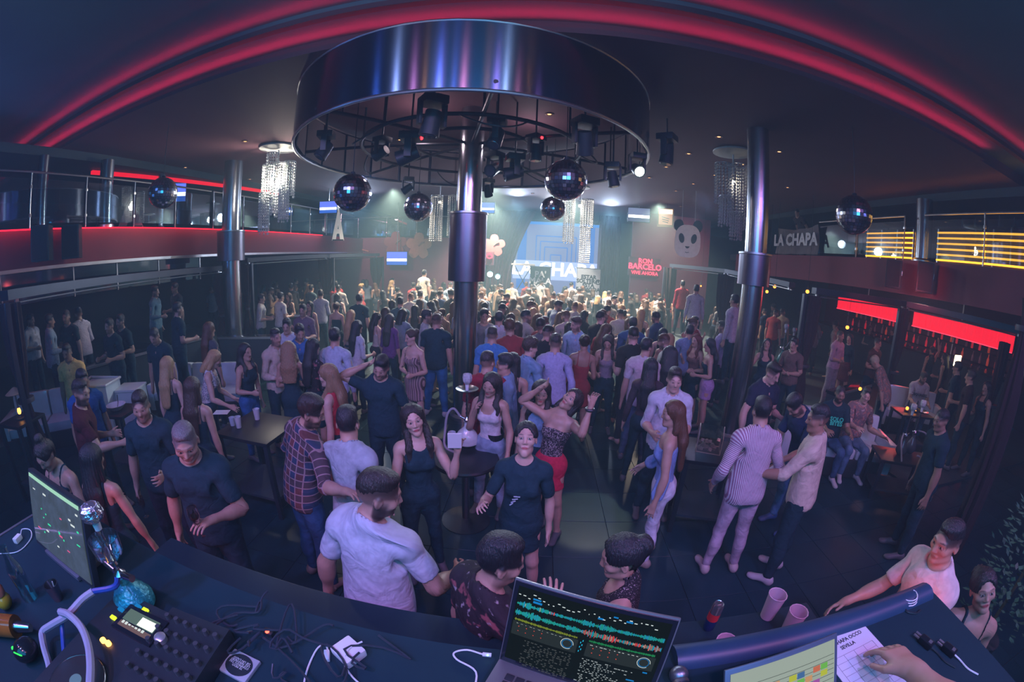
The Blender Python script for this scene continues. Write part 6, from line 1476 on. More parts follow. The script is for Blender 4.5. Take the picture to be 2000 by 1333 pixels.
def skinmat():
    m = bpy.data.materials.new('skin'); m.use_nodes = True; nt = m.node_tree; b = nt.nodes['Principled BSDF']; b.inputs['Roughness'].default_value = .48
    a = nt.nodes.new('ShaderNodeAttribute'); a.attribute_name = 'Tone'; tc = nt.nodes.new('ShaderNodeTexCoord'); n = nt.nodes.new('ShaderNodeTexNoise'); n.inputs['Scale'].default_value = 25
    x = nt.nodes.new('ShaderNodeMix'); x.data_type = 'RGBA'; x.blend_type = 'MULTIPLY'; x.inputs[0].default_value = .25; nt.links.new(tc.outputs['Object'], n.inputs['Vector']); nt.links.new(a.outputs['Color'], x.inputs[6]); nt.links.new(n.outputs['Fac'], x.inputs[7]); nt.links.new(x.outputs[2], b.inputs['Base Color']); return m
SKINM = skinmat()
HC = dict(black=(.014, .017, .020), brown=(.050, .028, .018), dark=(.024, .020, .018), chest=(.10, .045, .022), blonde=(.42, .27, .13), fairb=(.26, .16, .085), red=(.13, .022, .016), grey=(.16, .15, .15), pale=(.48, .40, .28))
HM = {}
def hairmat(c):
    if c in HM: return HM[c]
    m = mat('hair_'+c, HC[c], .42, 0, .45, 6, .5, stretch=(28, 28, 2.2), spec=.6); HM[c] = m; return m
BL, NV, WH, LB_, DN = (.012, .040, .056), (.015, .040, .085), (.62, .62, .64), (.26, .36, .50), (.035, .075, .17)
SHOE = {}
def V(*a): return a
NAMES = dict(tshirt='t_shirt', shirt='shirt', rolled='shirt', polo='polo_shirt', tank='tank_top', straps='strappy_top', tube='tube_top', offshoulder='off_shoulder_top', dress='dress', longdress='dress', mesh_top='mesh_top', trousers='trousers', jeans='jeans', skinny='jeans', shorts='shorts', skirt='skirt', miniskirt='mini_skirt')
PEOPLE = []
def person(px, py, ang, label, fem=False, lod=1, h=None, top=('tshirt', BL), bot=('jeans', NV), hr=('short', 'dark'), skin='mid', beard=0., arms=('down', 'down'), head=(0, 0, 0), spine=(4, 0, 0), legR=(0, 4, 0), legL=(0, 4, 0), z0=0., sit=None, tilt=(0, 0), shoe=(.10, .10, .11), wide=None, group=None, xy=None, shoes=True):
    h = h or (1.66 if fem else 1.78); s = h/1.765
    if xy is None: _t = at(px, py, z0+1.6); _d = math.hypot(_t.x, _t.y); lod = 0 if _d < 3.5 else 1 if _d < 5.8 else 2
    P0, F = template(fem, lod)
    po = dict(head=head, spine=spine, legR=legR, legL=legL, tilt=tilt)
    for sd, sx, a in (('R', 1, arms[0]), ('L', -1, arms[1])): po['arm'+sd] = REST_ARM[a](sx) if isinstance(a, str) else a
    if sit: po['legR'] = po['legL'] = (84, 9, 88)
    wide = wide or (.95 if fem else .965)
    S3 = np.array([s*wide, s*wide, s])
    B = inset_under(P0, F, top[0] if top else None, bot[0] if bot else None)
    Q = pose_points(B, po, fem, W=P0)*S3
    zmin = Q[:, 2].min()
    crown = pose_points(np.array([[0, -.012, 1.775]]), po, fem, True)[0]*S3
    a = -math.radians(ang); R2 = np.array([[math.cos(a), -math.sin(a)], [math.sin(a), math.cos(a)]])
    zr = z0-zmin if sit is None else z0-zmin
    if xy is None:
        t = at(px, py, zr+crown[2]); o2 = R2 @ crown[:2]; X, Y = t.x-o2[0], t.y-o2[1]
    else: X, Y = xy
    loc = (X, Y, zr)
    me = mk_mesh('person', Q, F, [SKINM]); set_color(me, skin_tones(P0, fem, skin, HC[hr[1]] if hr else (.02, .02, .02), beard, 0 if fem else (.95 if hr and hr[0] in ('fade', 'buzz', 'quiff') else 1.), lod))
    o = bpy.data.objects.new('person', me); C.objects.link(o); o.location = loc; o.rotation_euler = (0, 0, a); tag(o, label, 'person', group)
    def add(nm, P, F, m, hd=False, sk=False, rest=False, mul=1.):
        q = pose_points(P, po, fem, hd, sk)*S3; e = mk_mesh(nm, q, F, [m])
        if rest: set_rest(e, P)
        c = bpy.data.objects.new(nm, e); C.objects.link(c); c.parent = o; return c
    if top: P, f = garment(top[0], fem, lod); add(NAMES[top[0]], P, f, cloth(top[1], top[2] if len(top) > 2 else None), False, top[0] in ('dress', 'longdress'), True)
    if bot: P, f = garment(bot[0], fem, lod); add(NAMES[bot[0]], P, f, cloth(bot[1], bot[2] if len(bot) > 2 else 'denim' if bot[0] in ('jeans', 'skinny') else None), False, bot[0] in ('skirt', 'miniskirt'), True)
    if hr and hr[0] != 'bald': P, f = hair(hr[0], fem, lod); add('hair', P, f, hairmat(hr[1]), True)
    if shoes:
        P, f = garment('shoe', fem, max(lod, 1))
        for sx in (1, -1): add('shoe', P*np.array([sx, 1, 1]), f if sx > 0 else f[:, ::-1], mat('shoe_%.2f_%.2f' % (shoe[0], shoe[2]), shoe, .55))
    o2 = dict(o=o, po=po, S3=S3, R2=R2, loc=np.array(loc), fem=fem, lod=lod)
    o2['pt'] = lambda r, hd=False: Vector((lambda q: (*(R2 @ q[:2]+np.array(loc[:2])), q[2]+loc[2]))(pose_points(np.array([r]), po, fem, hd)[0]*S3))
    PEOPLE.append((X, Y)); return o2
Pn = person
# ---- at the booth
p = Pn(748, 917, 8, 'bearded man with shaved sides in a white t shirt, back to the booth', lod=0, h=1.80, top=('tshirt', (.46, .52, .62)), bot=('jeans', BL), hr=('fade', 'dark'), beard=.9, head=(14, 52, 4), arms=(V((.45, .1, -.9), (.1, .9, -.35), .6, 0), V((-.42, -.1, -1), (-.20, .14, -1), .75, 0)), wide=1.06, spine=(6, 0, 0))
p = Pn(990, 1046, 48, 'man with dark hair in a dark flowered top raising his hand behind the laptop', lod=0, h=1.74, top=('tshirt', (.030, .026, .032), 'darkfloral'), bot=('jeans', BL), hr=('short', 'black'), arms=(V((.15, .35, -.9), (-.10, .30, 1), .55, 0), 'down'), head=(12, 22, 0), beard=.3)
p = Pn(1215, 1047, 285, 'woman with dark braided updo and drop earring facing left by the laptop', True, 0, 1.66, top=('tank', (.022, .020, .024), 'sequin'), bot=('jeans', BL), hr=('updo', 'black'), arms=('down', 'down'), head=(10, -8, 0))
q = p['pt']((.082, -.008, 1.598), True); t = thing('earring', 'dark drop earring of the woman with the braided updo', 'earring', q); part(t, 'drop', mat('bronze', (.25, .15, .09), .3, .8), lambda b: (b.ball((0, 0, -.006), .006, 8), b.tube([(.010*math.cos(k*.785), 0, -.024+.012*math.sin(k*.785)) for k in range(8)], .0028, 5, True)))
Pn(1868, 1017, 285, 'dark haired man in a white t shirt at the right end of the booth', lod=0, h=1.75, top=('tshirt', (.64, .56, .56)), bot=('jeans', BL), hr=('fade', 'black'), skin='mid', arms=(V((.2, .5, -.8), (-.1, .9, -.3), .5, 0), V((-.45, .55, -.75), (-.15, .9, -.45), .5, 0)), head=(4, -10, 0))
Pn(1925, 1110, 225, 'woman with tied back dark hair tilting her head at the right booth end', True, 0, 1.60, top=('straps', BL), bot=('jeans', BL), hr=('updo', 'black'), head=(-16, -4, 22), arms=('down', 'bent'))
p = Pn(72, 868, 165, 'woman with a dark bun looking down behind the booth monitor', True, 0, 1.66, top=('straps', BL), bot=('jeans', BL), hr=('bun', 'dark'), head=(26, 0, 0), arms=('down', 'drink'))
Pn(172, 866, 340, 'woman with long dark hair in black with bare red lit arm near the monitor', True, 0, 1.62, top=('straps', BL), bot=('jeans', BL), hr=('long', 'black'), arms=(V((.35, .1, -1), (.1, .3, -1), .4, 0), 'bent'))
p = Pn(352, 832, 160, 'grey haired man in black with a balloon glass, left of the plaid shirt', lod=0, h=1.80, top=('tshirt', BL), bot=('jeans', BL), hr=('fade', 'grey'), head=(16, -22, 0), arms=(V((.35, -.05, -1), (.15, .12, -1), .6, 0), V((-.35, .15, -.9), (.35, .85, .35), .75, -70)), wide=1.05, beard=.25)
def held(p, side, nm, label, cat, fn, off=(0, .0, 0)):
    q = p['pt']((side*.815, .02, HZ-.035)); t = thing(nm, label, cat, q+Vector(off)); fn(t); return t
def glass_of(t): part(t, 'bowl', glassy('wine_glass', (.8, .78, .78), .22), lambda b: b.lathe([(.006, -.02), (.03, .01), (.038, .06), (.032, .11), (.030, .11), (.035, .06), (.027, .014), (0, -.01)], n=20)); part(t, 'stem', glassy('wine_glass'), lambda b: b.lathe([(.03, -.10), (.004, -.094), (.004, -.02), (0, -.02)], n=12)); part(t, 'drink', mat('dark_drink', (.16, .06, .03), .1), lambda b: b.lathe([(0, -.008), (.026, .014), (.034, .05), (0, .05)], n=16))
held(p, -1, 'balloon_glass', 'balloon glass of dark drink in the hand of the grey haired man', 'glass', glass_of, (.0, -.01, .05))
p = Pn(268, 765, 150, 'smiling man in a black t shirt standing left of the grey haired man', lod=0, h=1.78, top=('tshirt', BL), bot=('jeans', (.02, .028, .05)), hr=('fade', 'dark'), beard=.5, head=(8, -14, 0), arms=(V((.30, -.05, -1), (.18, .1, -1), .6, 0), 'bent'))
held(p, 1, 'balloon_glass', 'balloon glass held low by the smiling man in black', 'glass', glass_of, (.02, -.03, -.08))
p = Pn(155, 741, 35, 'man with a fade haircut in a maroon t shirt, back turned, at the far left', lod=0, h=1.78, top=('tshirt', (.075, .016, .022)), bot=('jeans', BL), hr=('fade', 'dark'), beard=.8, head=(8, 30, 0), arms=(V((.3, .5, -.85), (.0, 1, .05), .7, 0), 'bent'))
held(p, 1, 'tumbler', 'small glass in the hand of the man in maroon', 'glass', lambda t: part(t, 'body', glassy('wine_glass'), lambda b: b.lathe([(0, -.05), (.03, -.05), (.036, .04), (.033, .04), (.028, -.045), (0, -.045)], n=16)))
Pn(158, 722, 95, 'man in a blue t shirt mostly hidden behind the man in maroon', h=1.74, top=('tshirt', (.02, .09, .30)), bot=('jeans', BL), hr=('short', 'black'), skin='tan', head=(10, 0, 0))
Pn(127, 672, 135, 'man in a yellow polo shirt by the far left sofa', h=1.78, top=('polo', (.80, .50, .18)), bot=('jeans', BL), hr=('fade', 'black'), skin='tan', head=(10, 10, 0), arms=('down', 'bent'))
Pn(296, 642, 165, 'tall man in a black polo shirt looking down behind the blonde women', h=1.86, top=('polo', BL), bot=('jeans', BL), hr=('buzz', 'black'), head=(24, -4, 0), beard=.3)
Pn(325, 695, 350, 'woman with long straight blonde hair, back turned, in front of the silver sofa', True, 0, 1.66, top=('straps', BL), bot=('jeans', BL), hr=('long', 'blonde'), arms=('bent', 'down'), skin='fair')
Pn(373, 735, 345, 'woman with long brown hair and bare back in a black strap top', True, 0, 1.66, top=('straps', BL), bot=('jeans', BL), hr=('long', 'brown'), arms=('down', 'bent'))
Pn(424, 684, 60, 'blonde woman in a white sleeveless printed top leaning over the left table', True, 0, 1.66, top=('tank', (.60, .60, .62), 'print'), bot=('jeans', NV), hr=('bob', 'blonde'), arms=(V((.3, .45, -.9), (-.1, .9, -.2), .5, 0), V((-.25, .4, -.9), (.1, .9, -.25), .5, 0)), spine=(16, 0, 0), head=(12, -18, 0), skin='fair')
Pn(478, 670, 95, 'woman with long black hair in a black top and bright blue jeans', True, 1, 1.66, top=('tank', BL), bot=('jeans', (.03, .12, .32)), hr=('wavy', 'black'), arms=('bent', 'down'))
# ---- centre left
p = Pn(612, 773, 28, 'man in a red and blue plaid shirt with his arm round his friend', lod=0, h=1.82, top=('rolled', (.125, .045, .048), 'plaid'), bot=('jeans', (.025, .075, .17)), hr=('short', 'dark'), beard=.7, head=(8, 38, 10), spine=(10, 8, 0), arms=(V((.80, -.22, -.55), (.92, -.02, .40), .5, 0), V((-.55, .1, -.8), (.1, .8, -.4), .6, 0)), shoe=(.22, .16, .14))
Pn(676, 792, 18, 'man in a pale grey t shirt beside the plaid shirt, back turned', lod=0, h=1.76, top=('tshirt', (.34, .40, .46)), bot=('jeans', BL), hr=('short', 'black'), head=(6, -26, -4), arms=('bent', 'bent'))
Pn(746, 697, 172, 'man in a black t shirt with one hand behind his head', lod=0, h=1.78, top=('tshirt', BL), bot=('jeans', BL), hr=('quiff', 'black'), beard=.5, head=(18, 8, -12), arms=(V((.80, .15, .40), (-.95, -.08, .42), .5, 0), V((-.35, .0, -1), (-.05, .2, -1), .5, 0)))
p = Pn(799, 789, 152, 'smiling woman with long dark hair in a black top lifting a white card', True, 0, 1.68, top=('tank', BL), bot=('jeans', BL), hr=('front', 'dark'), head=(-8, 4, 12), arms=(V((.25, .25, -1), (.3, .8, -.2), .15, 0), V((-.35, .45, -.75), (-.12, .15, 1), .75, 0)), skin='fair')
held(p, -1, 'white_card', 'white card held up by the smiling woman in black', 'card', lambda t: part(t, 'sheet', WHITEPL, lambda b: b.box((0, 0, .03), (.10, .012, .13), Euler((.2, 0, .2)).to_matrix())), (-.03, -.02, .01))
Pn(801, 643, 200, 'smiling woman in a striped sequin tunic with bare legs', True, 0, 1.70, top=('dress', (.16, .10, .13), 'bands'), bot=None, hr=('updo', 'brown'), head=(8, 24, 0), arms=('fold', 'bent'), skin='fair')
Pn(853, 612, 5, 'man in a black t shirt and bright blue jeans, back turned, left of the column', h=1.80, top=('tshirt', BL), bot=('jeans', (.03, .14, .33)), hr=('fade', 'brown'), wide=1.08, shoe=(.5, .5, .52))
Pn(834, 604, 70, 'dark haired man behind the shoulder of the man in blue jeans', h=1.80, top=('shirt', (.35, .35, .38)), bot=('jeans', BL), hr=('short', 'black'), beard=.4)
Pn(637, 710, 260, 'blonde woman in a red top in profile behind the plaid shirt', True, 0, 1.70, top=('tank', (.42, .03, .05)), bot=('jeans', BL), hr=('front', 'fairb'), head=(4, 0, 0), skin='fair', arms=('bent', 'down'))
Pn(653, 640, 355, 'man in a pale blue dress shirt and grey trousers, back turned', lod=0, h=1.80, top=('shirt', (.40, .47, .60)), bot=('trousers', (.05, .055, .065)), hr=('short', 'black'), arms=('pocket', 'pocket'))
Pn(611, 660, 20, 'woman with long black hair in a black flowered blouse', True, 1, 1.70, top=('mesh_top', (.022, .02, .024), 'darkfloral'), bot=('skirt', BL), hr=('long', 'black'), arms=('bent', 'bent'))
Pn(563, 666, 335, 'woman with curly blonde hair in a black dress by the dark half wall', True, 1, 1.64, top=('dress', BL), bot=None, hr=('curlylong', 'fairb'), arms=('fold', 'fold'))
Pn(537, 641, 110, 'man in a beige shirt behind the curly blonde', h=1.78, top=('shirt', (.50, .42, .36)), bot=('trousers', BL), hr=('fade', 'black'), beard=.5, arms=('bent', 'down'))
Pn(559, 622, 160, 'man in an open white shirt in front of the left half wall', h=1.78, top=('shirt', (.50, .55, .62)), bot=('trousers', BL), hr=('short', 'black'), head=(6, 0, 0))
Pn(585, 634, 150, 'man in a blue shirt leaning in beside the man in white', h=1.78, top=('shirt', (.05, .16, .40)), bot=('trousers', BL), hr=('short', 'black'), beard=.5, head=(14, -18, 0))
p = Pn(591, 594, 170, 'man in a mauve shirt lifting a white cup to his mouth', h=1.80, top=('rolled', (.17, .12, .17)), bot=('jeans', BL), hr=('short', 'black'), arms=('drink', 'bent'), beard=.4)
Pn(604, 588, 180, 'dark haired woman at the shoulder of the mauve shirt', True, 1, 1.68, top=('tank', (.12, .09, .10)), bot=('jeans', BL), hr=('front', 'black'))
Pn(657, 590, 350, 'woman with an updo and bare back left of the black t shirt', True, 1, 1.66, top=('tube', BL), bot=('skirt', BL), hr=('updo', 'brown'))
Pn(686, 605, 20, 'woman with blonde hair behind the black haired woman in white', True, 1, 1.66, top=('tank', (.3, .25, .2)), bot=('jeans', BL), hr=('long', 'blonde'))
Pn(698, 625, 30, 'woman with long black hair in a white blouse, back turned', True, 1, 1.66, top=('rolled', (.50, .55, .62)), bot=('jeans', BL), hr=('long', 'black'), arms=('bent', 'down'))
Pn(702, 574, 5, 'broad man in a black t shirt, back turned, in front of the left rear bays', h=1.82, top=('tshirt', BL), bot=('jeans', BL), hr=('short', 'black'), wide=1.08)
Pn(762, 612, 15, 'woman in a purple top with dark hair in the left of the crowd', True, 1, 1.66, top=('rolled', (.13, .04, .19)), bot=('jeans', BL), hr=('long', 'dark'))
Pn(782, 580, 0, 'man in a dark teal shirt, back turned, left of the pale blue shirt', h=1.78, top=('shirt', (.045, .10, .12)), bot=('jeans', BL), hr=('short', 'black'))
Pn(821, 567, 0, 'man in a pale blue shirt, back turned, left of the column', h=1.80, top=('shirt', (.26, .36, .42)), bot=('jeans', BL), hr=('short', 'dark'))
Pn(829, 527, 20, 'man in a white t shirt standing on a podium above the crowd', h=1.82, z0=.45, top=('tshirt', (.62, .58, .48)), bot=('jeans', BL), hr=('short', 'black'))
# ---- centre right
Pn(961, 730, 192, 'woman in a pale strappy top holding her hand to her chin behind the hookah', True, 0, 1.66, top=('straps', (.60, .56, .60)), bot=('jeans', (.25, .33, .45)), hr=('wavy', 'dark'), arms=(V((.25, .25, -1), (-.42, .35, 1), .8, 0), V((-.3, .1, -1), (-.05, .5, -.8), .4, 0)), head=(10, 8, -8))
Pn(953, 685, 350, 'man in a red shirt, back turned, just right of the central column', h=1.76, top=('tshirt', (.26, .02, .04)), bot=('jeans', BL), hr=('fade', 'dark'), head=(6, 30, 0))
Pn(962, 637, 0, 'man in a bright blue t shirt behind the man in red', h=1.78, top=('tshirt', (.06, .22, .50)), bot=('jeans', BL), hr=('fade', 'dark'))
Pn(975, 608, 350, 'man in a white shirt, back turned, behind the bright blue t shirt', h=1.80, top=('shirt', (.45, .48, .56)), bot=('jeans', BL), hr=('short', 'black'))
Pn(946, 604, 160, 'man with curly hair half hidden by the central column', h=1.80, top=('tshirt', (.22, .22, .24)), bot=('jeans', BL), hr=('curly', 'black'))
Pn(1003, 688, 10, 'woman with long black hair in a black dress, back turned, behind the dancer', True, 1, 1.68, top=('dress', BL), bot=None, hr=('long', 'black'))
Pn(987, 690, 260, 'man in a pale denim shirt in profile left of the black dress', h=1.72, top=('rolled', (.18, .30, .45)), bot=('jeans', BL), hr=('short', 'black'))
Pn(1037, 660, 40, 'brown haired young man in a sky blue shirt seen from behind', h=1.76, top=('rolled', (.20, .35, .52)), bot=('jeans', NV), hr=('curly', 'brown'), head=(4, 25, 0), skin='fair')
Pn(1086, 651, 0, 'man in a lilac dress shirt with cropped hair, back turned', lod=0, h=1.80, top=('shirt', (.36, .37, .58)), bot=('jeans', NV), hr=('fade', 'dark'), arms=('pocket', 'pocket'))
Pn(1126, 619, 195, 'man in an open pale blue shirt looking left over the crowd', lod=0, h=1.82, top=('shirt', (.28, .42, .58)), bot=('jeans', BL), hr=('quiff', 'brown'), beard=.6, head=(6, 48, 0), skin='fair')
Pn(1188, 656, 185, 'woman in a lilac lace top holding her hand to her forehead', True, 0, 1.68, top=('straps', (.30, .21, .30), 'lacy'), bot=('jeans', BL), hr=('front', 'dark'), head=(24, 12, 0), arms=('bent', V((-.45, .35, -.85), (.10, .15, 1), .5, 0)))
Pn(1265, 660, 10, 'man in a white t shirt, back turned, right of the lilac lace top', lod=0, h=1.80, top=('tshirt', (.52, .48, .52)), bot=('jeans', (.06, .10, .17)), hr=('short', 'black'), head=(8, 40, 0))
Pn(1273, 698, 15, 'woman with long straight black hair in a sheer black top, back turned', True, 0, 1.68, top=('mesh_top', (.05, .035, .045)), bot=('skinny', BL), hr=('long', 'black'), arms=('down', V((-.25, .0, -1), (-.15, .25, -1), .7, 0)))
Pn(1311, 675, 20, 'woman with thick black hair in a mint green top', True, 1, 1.68, top=('rolled', (.10, .35, .30)), bot=('jeans', BL), hr=('curlylong', 'black'))
Pn(1321, 718, 190, 'young man in an open white shirt facing the booth', lod=0, h=1.78, top=('rolled', (.50, .53, .62)), bot=('jeans', BL), hr=('fade', 'dark'), head=(4, -2, 0), skin='fair', arms=('bent', 'bent'))
Pn(1318, 781, 292, 'woman with long auburn hair in a blue off shoulder top and white jeans', True, 0, 1.68, top=('offshoulder', (.20, .30, .56)), bot=('skinny', (.52, .52, .60)), hr=('long', 'chest'), head=(2, -14, 6), arms=(V((.45, .15, -.9), (-.1, .7, -.6), .5, 0), V((-.3, -.05, -1), (-.15, .2, -1), .4, 0)), spine=(2, 0, 0), shoe=(.3, .25, .22))
p = Pn(1135, 764, 205, 'dancing woman in a black corset and red skirt with both arms raised', True, 0, 1.66, top=('tube', (.022, .018, .024), 'lacy'), bot=('miniskirt', (.52, .02, .07)), hr=('long', 'dark'), head=(-24, 10, -24), spine=(-8, -6, 0), arms=(V((.85, .25, .28), (-.62, .1, .62), .7, 0), V((-.55, .75, .05), (-.05, -.15, 1), .8, 0)))
q = p['pt']((-.69, 0, HZ)); t = thing('wrist_cuff', 'black cuff on the wrist of the dancing woman', 'bracelet', q); part(t, 'band', BLACK, lambda b: b.tube([(.034*math.cos(k*.524), .034*math.sin(k*.524), 0) for k in range(12)], .013, 6, True))
Pn(1061, 744, 195, 'smiling woman with dark hair behind the raised arm of the dancer', True, 1, 1.62, top=('tank', (.2, .3, .45)), bot=('jeans', BL), hr=('wavy', 'dark'), head=(6, -14, -6))
p = Pn(1030, 822, 182, 'woman with tied dark hair in a black t shirt looking up at the camera', True, 0, 1.68, top=('tshirt', BL), bot=('miniskirt', BL), hr=('updo', 'black'), head=(-26, 0, 0), arms=(V((.40, .15, -.9), (.0, .85, .45), .85, 0), V((-.22, -.05, -1), (-.05, .1, -1), .4, 0)), skin='fair')
q = p['pt']((.045, .125, 1.215)); t = thing('chest_print', 'small pale printed emblem on the t shirt of the woman looking up', 'print', q, math.radians(-182)); part(t, 'lines', mat('print_pale', (.45, .52, .6), .6), lambda b: [b.box((-.01+.012*k, .012, .03-.022*k), (.045-.005*k, .004, .008), Euler((0, .25*k, 0)).to_matrix()) for k in range(4)]).__setitem__('kind', 'stuff')
Pn(1237, 619, 0, 'man in a dark blue shirt, back turned, centre right of the crowd', h=1.80, top=('shirt', (.035, .085, .19)), bot=('jeans', BL), hr=('short', 'black'), wide=1.05)
Pn(1280, 616, 350, 'woman with long light brown hair behind the dark blue shirt', True, 1, 1.66, top=('straps', BL), bot=('jeans', BL), hr=('long', 'fairb'))
# ---- right
Pn(1349, 634, 20, 'man in a pale denim shirt, back turned, left of the red haired woman', h=1.78, top=('shirt', (.16, .22, .38)), bot=('jeans', BL), hr=('short', 'black'))
Pn(1358, 618, 150, 'man in a white top behind the denim shirt on the right', h=1.80, top=('tshirt', (.45, .4, .42)), bot=('jeans', BL), hr=('short', 'black'))
Pn(1361, 652, 240, 'woman with red hair facing left beside the lilac skirt', True, 1, 1.66, top=('straps', (.18, .10, .09)), bot=('skirt', BL), hr=('wavy', 'red'), arms=('drink', 'bent'))
Pn(1386, 660, 285, 'woman with long black hair in a black off shoulder top and lilac mini skirt', True, 0, 1.68, top=('tube', BL), bot=('miniskirt', (.40, .26, .48)), hr=('long', 'black'), head=(6, -4, 0), arms=('bent', 'bent'))
Pn(1413, 627, 320, 'man in a lilac shirt in left profile by the right column', h=1.80, top=('shirt', (.36, .31, .50)), bot=('trousers', BL), hr=('quiff', 'black'), beard=.4)
Pn(1334, 548, 10, 'man in a red shirt, back turned, by the far right curtain', h=1.80, z0=.60, top=('shirt', (.36, .03, .05)), bot=('jeans', BL), hr=('short', 'black'))
Pn(1361, 556, 20, 'man in a pale grey shirt, back turned, right of the man in red', h=1.80, z0=.60, top=('shirt', (.42, .42, .46)), bot=('jeans', BL), hr=('short', 'black'))
Pn(1436, 575, 330, 'man in a white shirt half behind the right column', h=1.78, z0=.60, top=('shirt', (.48, .46, .52)), bot=('jeans', BL), hr=('short', 'black'))
Pn(1518, 711, 170, 'young man in a navy polo shirt leaning on the table behind the striped shirt', lod=0, h=1.82, top=('polo', (.022, .028, .055)), bot=('jeans', BL), hr=('quiff', 'dark'), head=(20, -14, 0), arms=(V((.42, .1, -.95), (.05, .3, -1), .3, 0), 'bent'), skin='fair')
Pn(1493, 774, 4, 'man in a pink and white striped shirt and pale trousers, back turned', lod=0, h=1.80, top=('shirt', (.32, .17, .28), 'stripes'), bot=('skinny', (.42, .33, .42)), hr=('short', 'black'), head=(6, 8, 0), arms=(V((.48, -.12, -1), (-.25, .65, -.65), .6, 0), V((-.42, -.12, -1), (.05, .6, -.75), .6, 0)), shoe=(.45, .38, .38))
Pn(1545, 775, 262, 'man in a dark blue t shirt and faded jeans bending over the table', lod=0, h=1.78, top=('tshirt', (.018, .035, .09)), bot=('jeans', (.14, .24, .40)), hr=('short', 'black'), beard=.6, spine=(26, 0, 0), head=(24, 0, 0), arms=('fwd', 'fwd'), shoe=(.05, .10, .25))
Pn(1603, 789, 318, 'man in a cream shirt with cropped hair, back turned, right of the striped shirt', lod=0, h=1.80, top=('rolled', (.56, .48, .40)), bot=('trousers', BL), hr=('fade', 'black'), skin='tan', head=(4, -26, 0), arms=('pocket', V((-.35, .55, -.65), (-.1, .95, -.2), .5, 0)), shoe=(.45, .45, .48))
Pn(1501, 661, 195, 'woman in a black strappy top dancing beside the right column', True, 1, 1.66, top=('straps', BL), bot=('jeans', BL), hr=('wavy', 'black'), head=(-16, 24, 0), arms=(V((.55, .2, -.85), (.5, .3, .6), .3, 0), 'down'))
Pn(1553, 660, 240, 'man in a pale blue cap reaching past the chrome hookahs', h=1.72, z0=.04, top=('tshirt', (.15, .10, .09)), bot=('jeans', BL), hr=('short', 'black'), arms=('fold', 'fold'))
Pn(1643, 645, 165, 'man in a pink shirt under the first red bar panel', h=1.80, z0=.04, top=('rolled', (.46, .28, .38)), bot=('trousers', (.28, .22, .25)), hr=('buzz', 'dark'), beard=.4, arms=('fold', 'fold'))
Pn(1661, 652, 250, 'woman with very long dark hair in black beside the pink shirt', True, 1, 1.68, z0=.04, top=('mesh_top', BL), bot=('skirt', (.10, .02, .03)), hr=('long', 'dark'))
Pn(1704, 696, 330, 'person in a pale cap and flowered shirt bending over by the red panels', h=1.74, z0=.04, top=('rolled', (.22, .17, .16), 'floral'), bot=('jeans', BL), hr=('short', 'pale'), spine=(30, 0, 0), head=(14, 0, 0))
def seated(px, py, ang, label, z0, **k): return Pn(px, py, ang, label, sit=1, z0=z0, **k)
p = ps1 = seated(1645, 753, 205, 'bearded man in a black t shirt with a cyan print seated on the sofa', 0, lod=0, h=1.78, top=('tshirt', BL), bot=('jeans', (.05, .11, .22)), hr=('buzz', 'black'), skin='tan', beard=.9, spine=(8, 0, 0), arms=('fwd', 'fwd'), shoe=(.5, .5, .52))
q = p['pt']((0, .135, 1.27)); t = thing('shirt_print', 'cyan lettered print on the black t shirt of the seated bearded man', 'print', q, math.radians(-205+180)); words3d('SOLO\nBITES', .085, emat('cyan_glow_print', (.05, .42, .62), .35), t, (.02, -.012, 0), (math.pi/2-.12, 0, 0), depth=.002, bold=.003, line=.75); part(t, 'pink_dot', mat('pink_print', (.6, .12, .3), .6), lambda b: b.cyl((-.13, -.014, .05), (-.13, -.010, .05), .025, n=12))  # lettering is given a glow of its own to look brighter
ps2 = seated(1697, 757, 200, 'man in a flowered shirt seated beside the cyan printed t shirt', 0, lod=0, h=1.76, top=('tshirt', (.20, .14, .15), 'floral'), bot=('jeans', (.10, .18, .30)), hr=('fade', 'dark'), skin='fair', spine=(4, -6, 0), arms=('fwd', 'side'), shoe=(.5, .5, .52), head=(6, 12, 0))
p = ps3 = seated(1808, 727, 215, 'bearded man in a white lettered t shirt seated with his head bowed', .04, lod=0, h=1.80, top=('tshirt', (.50, .46, .50)), bot=('jeans', (.07, .15, .30)), hr=('buzz', 'dark'), beard=.8, spine=(16, 0, 0), arms=('fwd', 'fwd'), head=(10, -16, 0))
q = p['pt']((0, .15, 1.31)); t = thing('shirt_print', 'dark lettering DSQUARED across the white t shirt of the seated man', 'print', q, math.radians(-215+180)); words3d('DSQUARED', .075, BLACK, t, (0, -.012, 0), (math.pi/2-.2, 0, 0), depth=.002, bold=.002)
m_ = (ps1['loc']+ps2['loc'])/2; sofa((m_[0]+.05, m_[1]+.13, .02), 1.7, -.38, 'silver sofa under the two seated men on the right', 3)
m_ = ps3['loc']; sofa((m_[0]+.08, m_[1]+.11, .06), 1.3, -.61, 'silver sofa under the seated man in white', 2)
Pn(1843, 797, 300, 'bald man in black seen from behind at the right', lod=0, h=1.76, top=('tshirt', BL), bot=('jeans', BL), hr=('buzz', 'black'), skin='tan', head=(8, -16, 0))
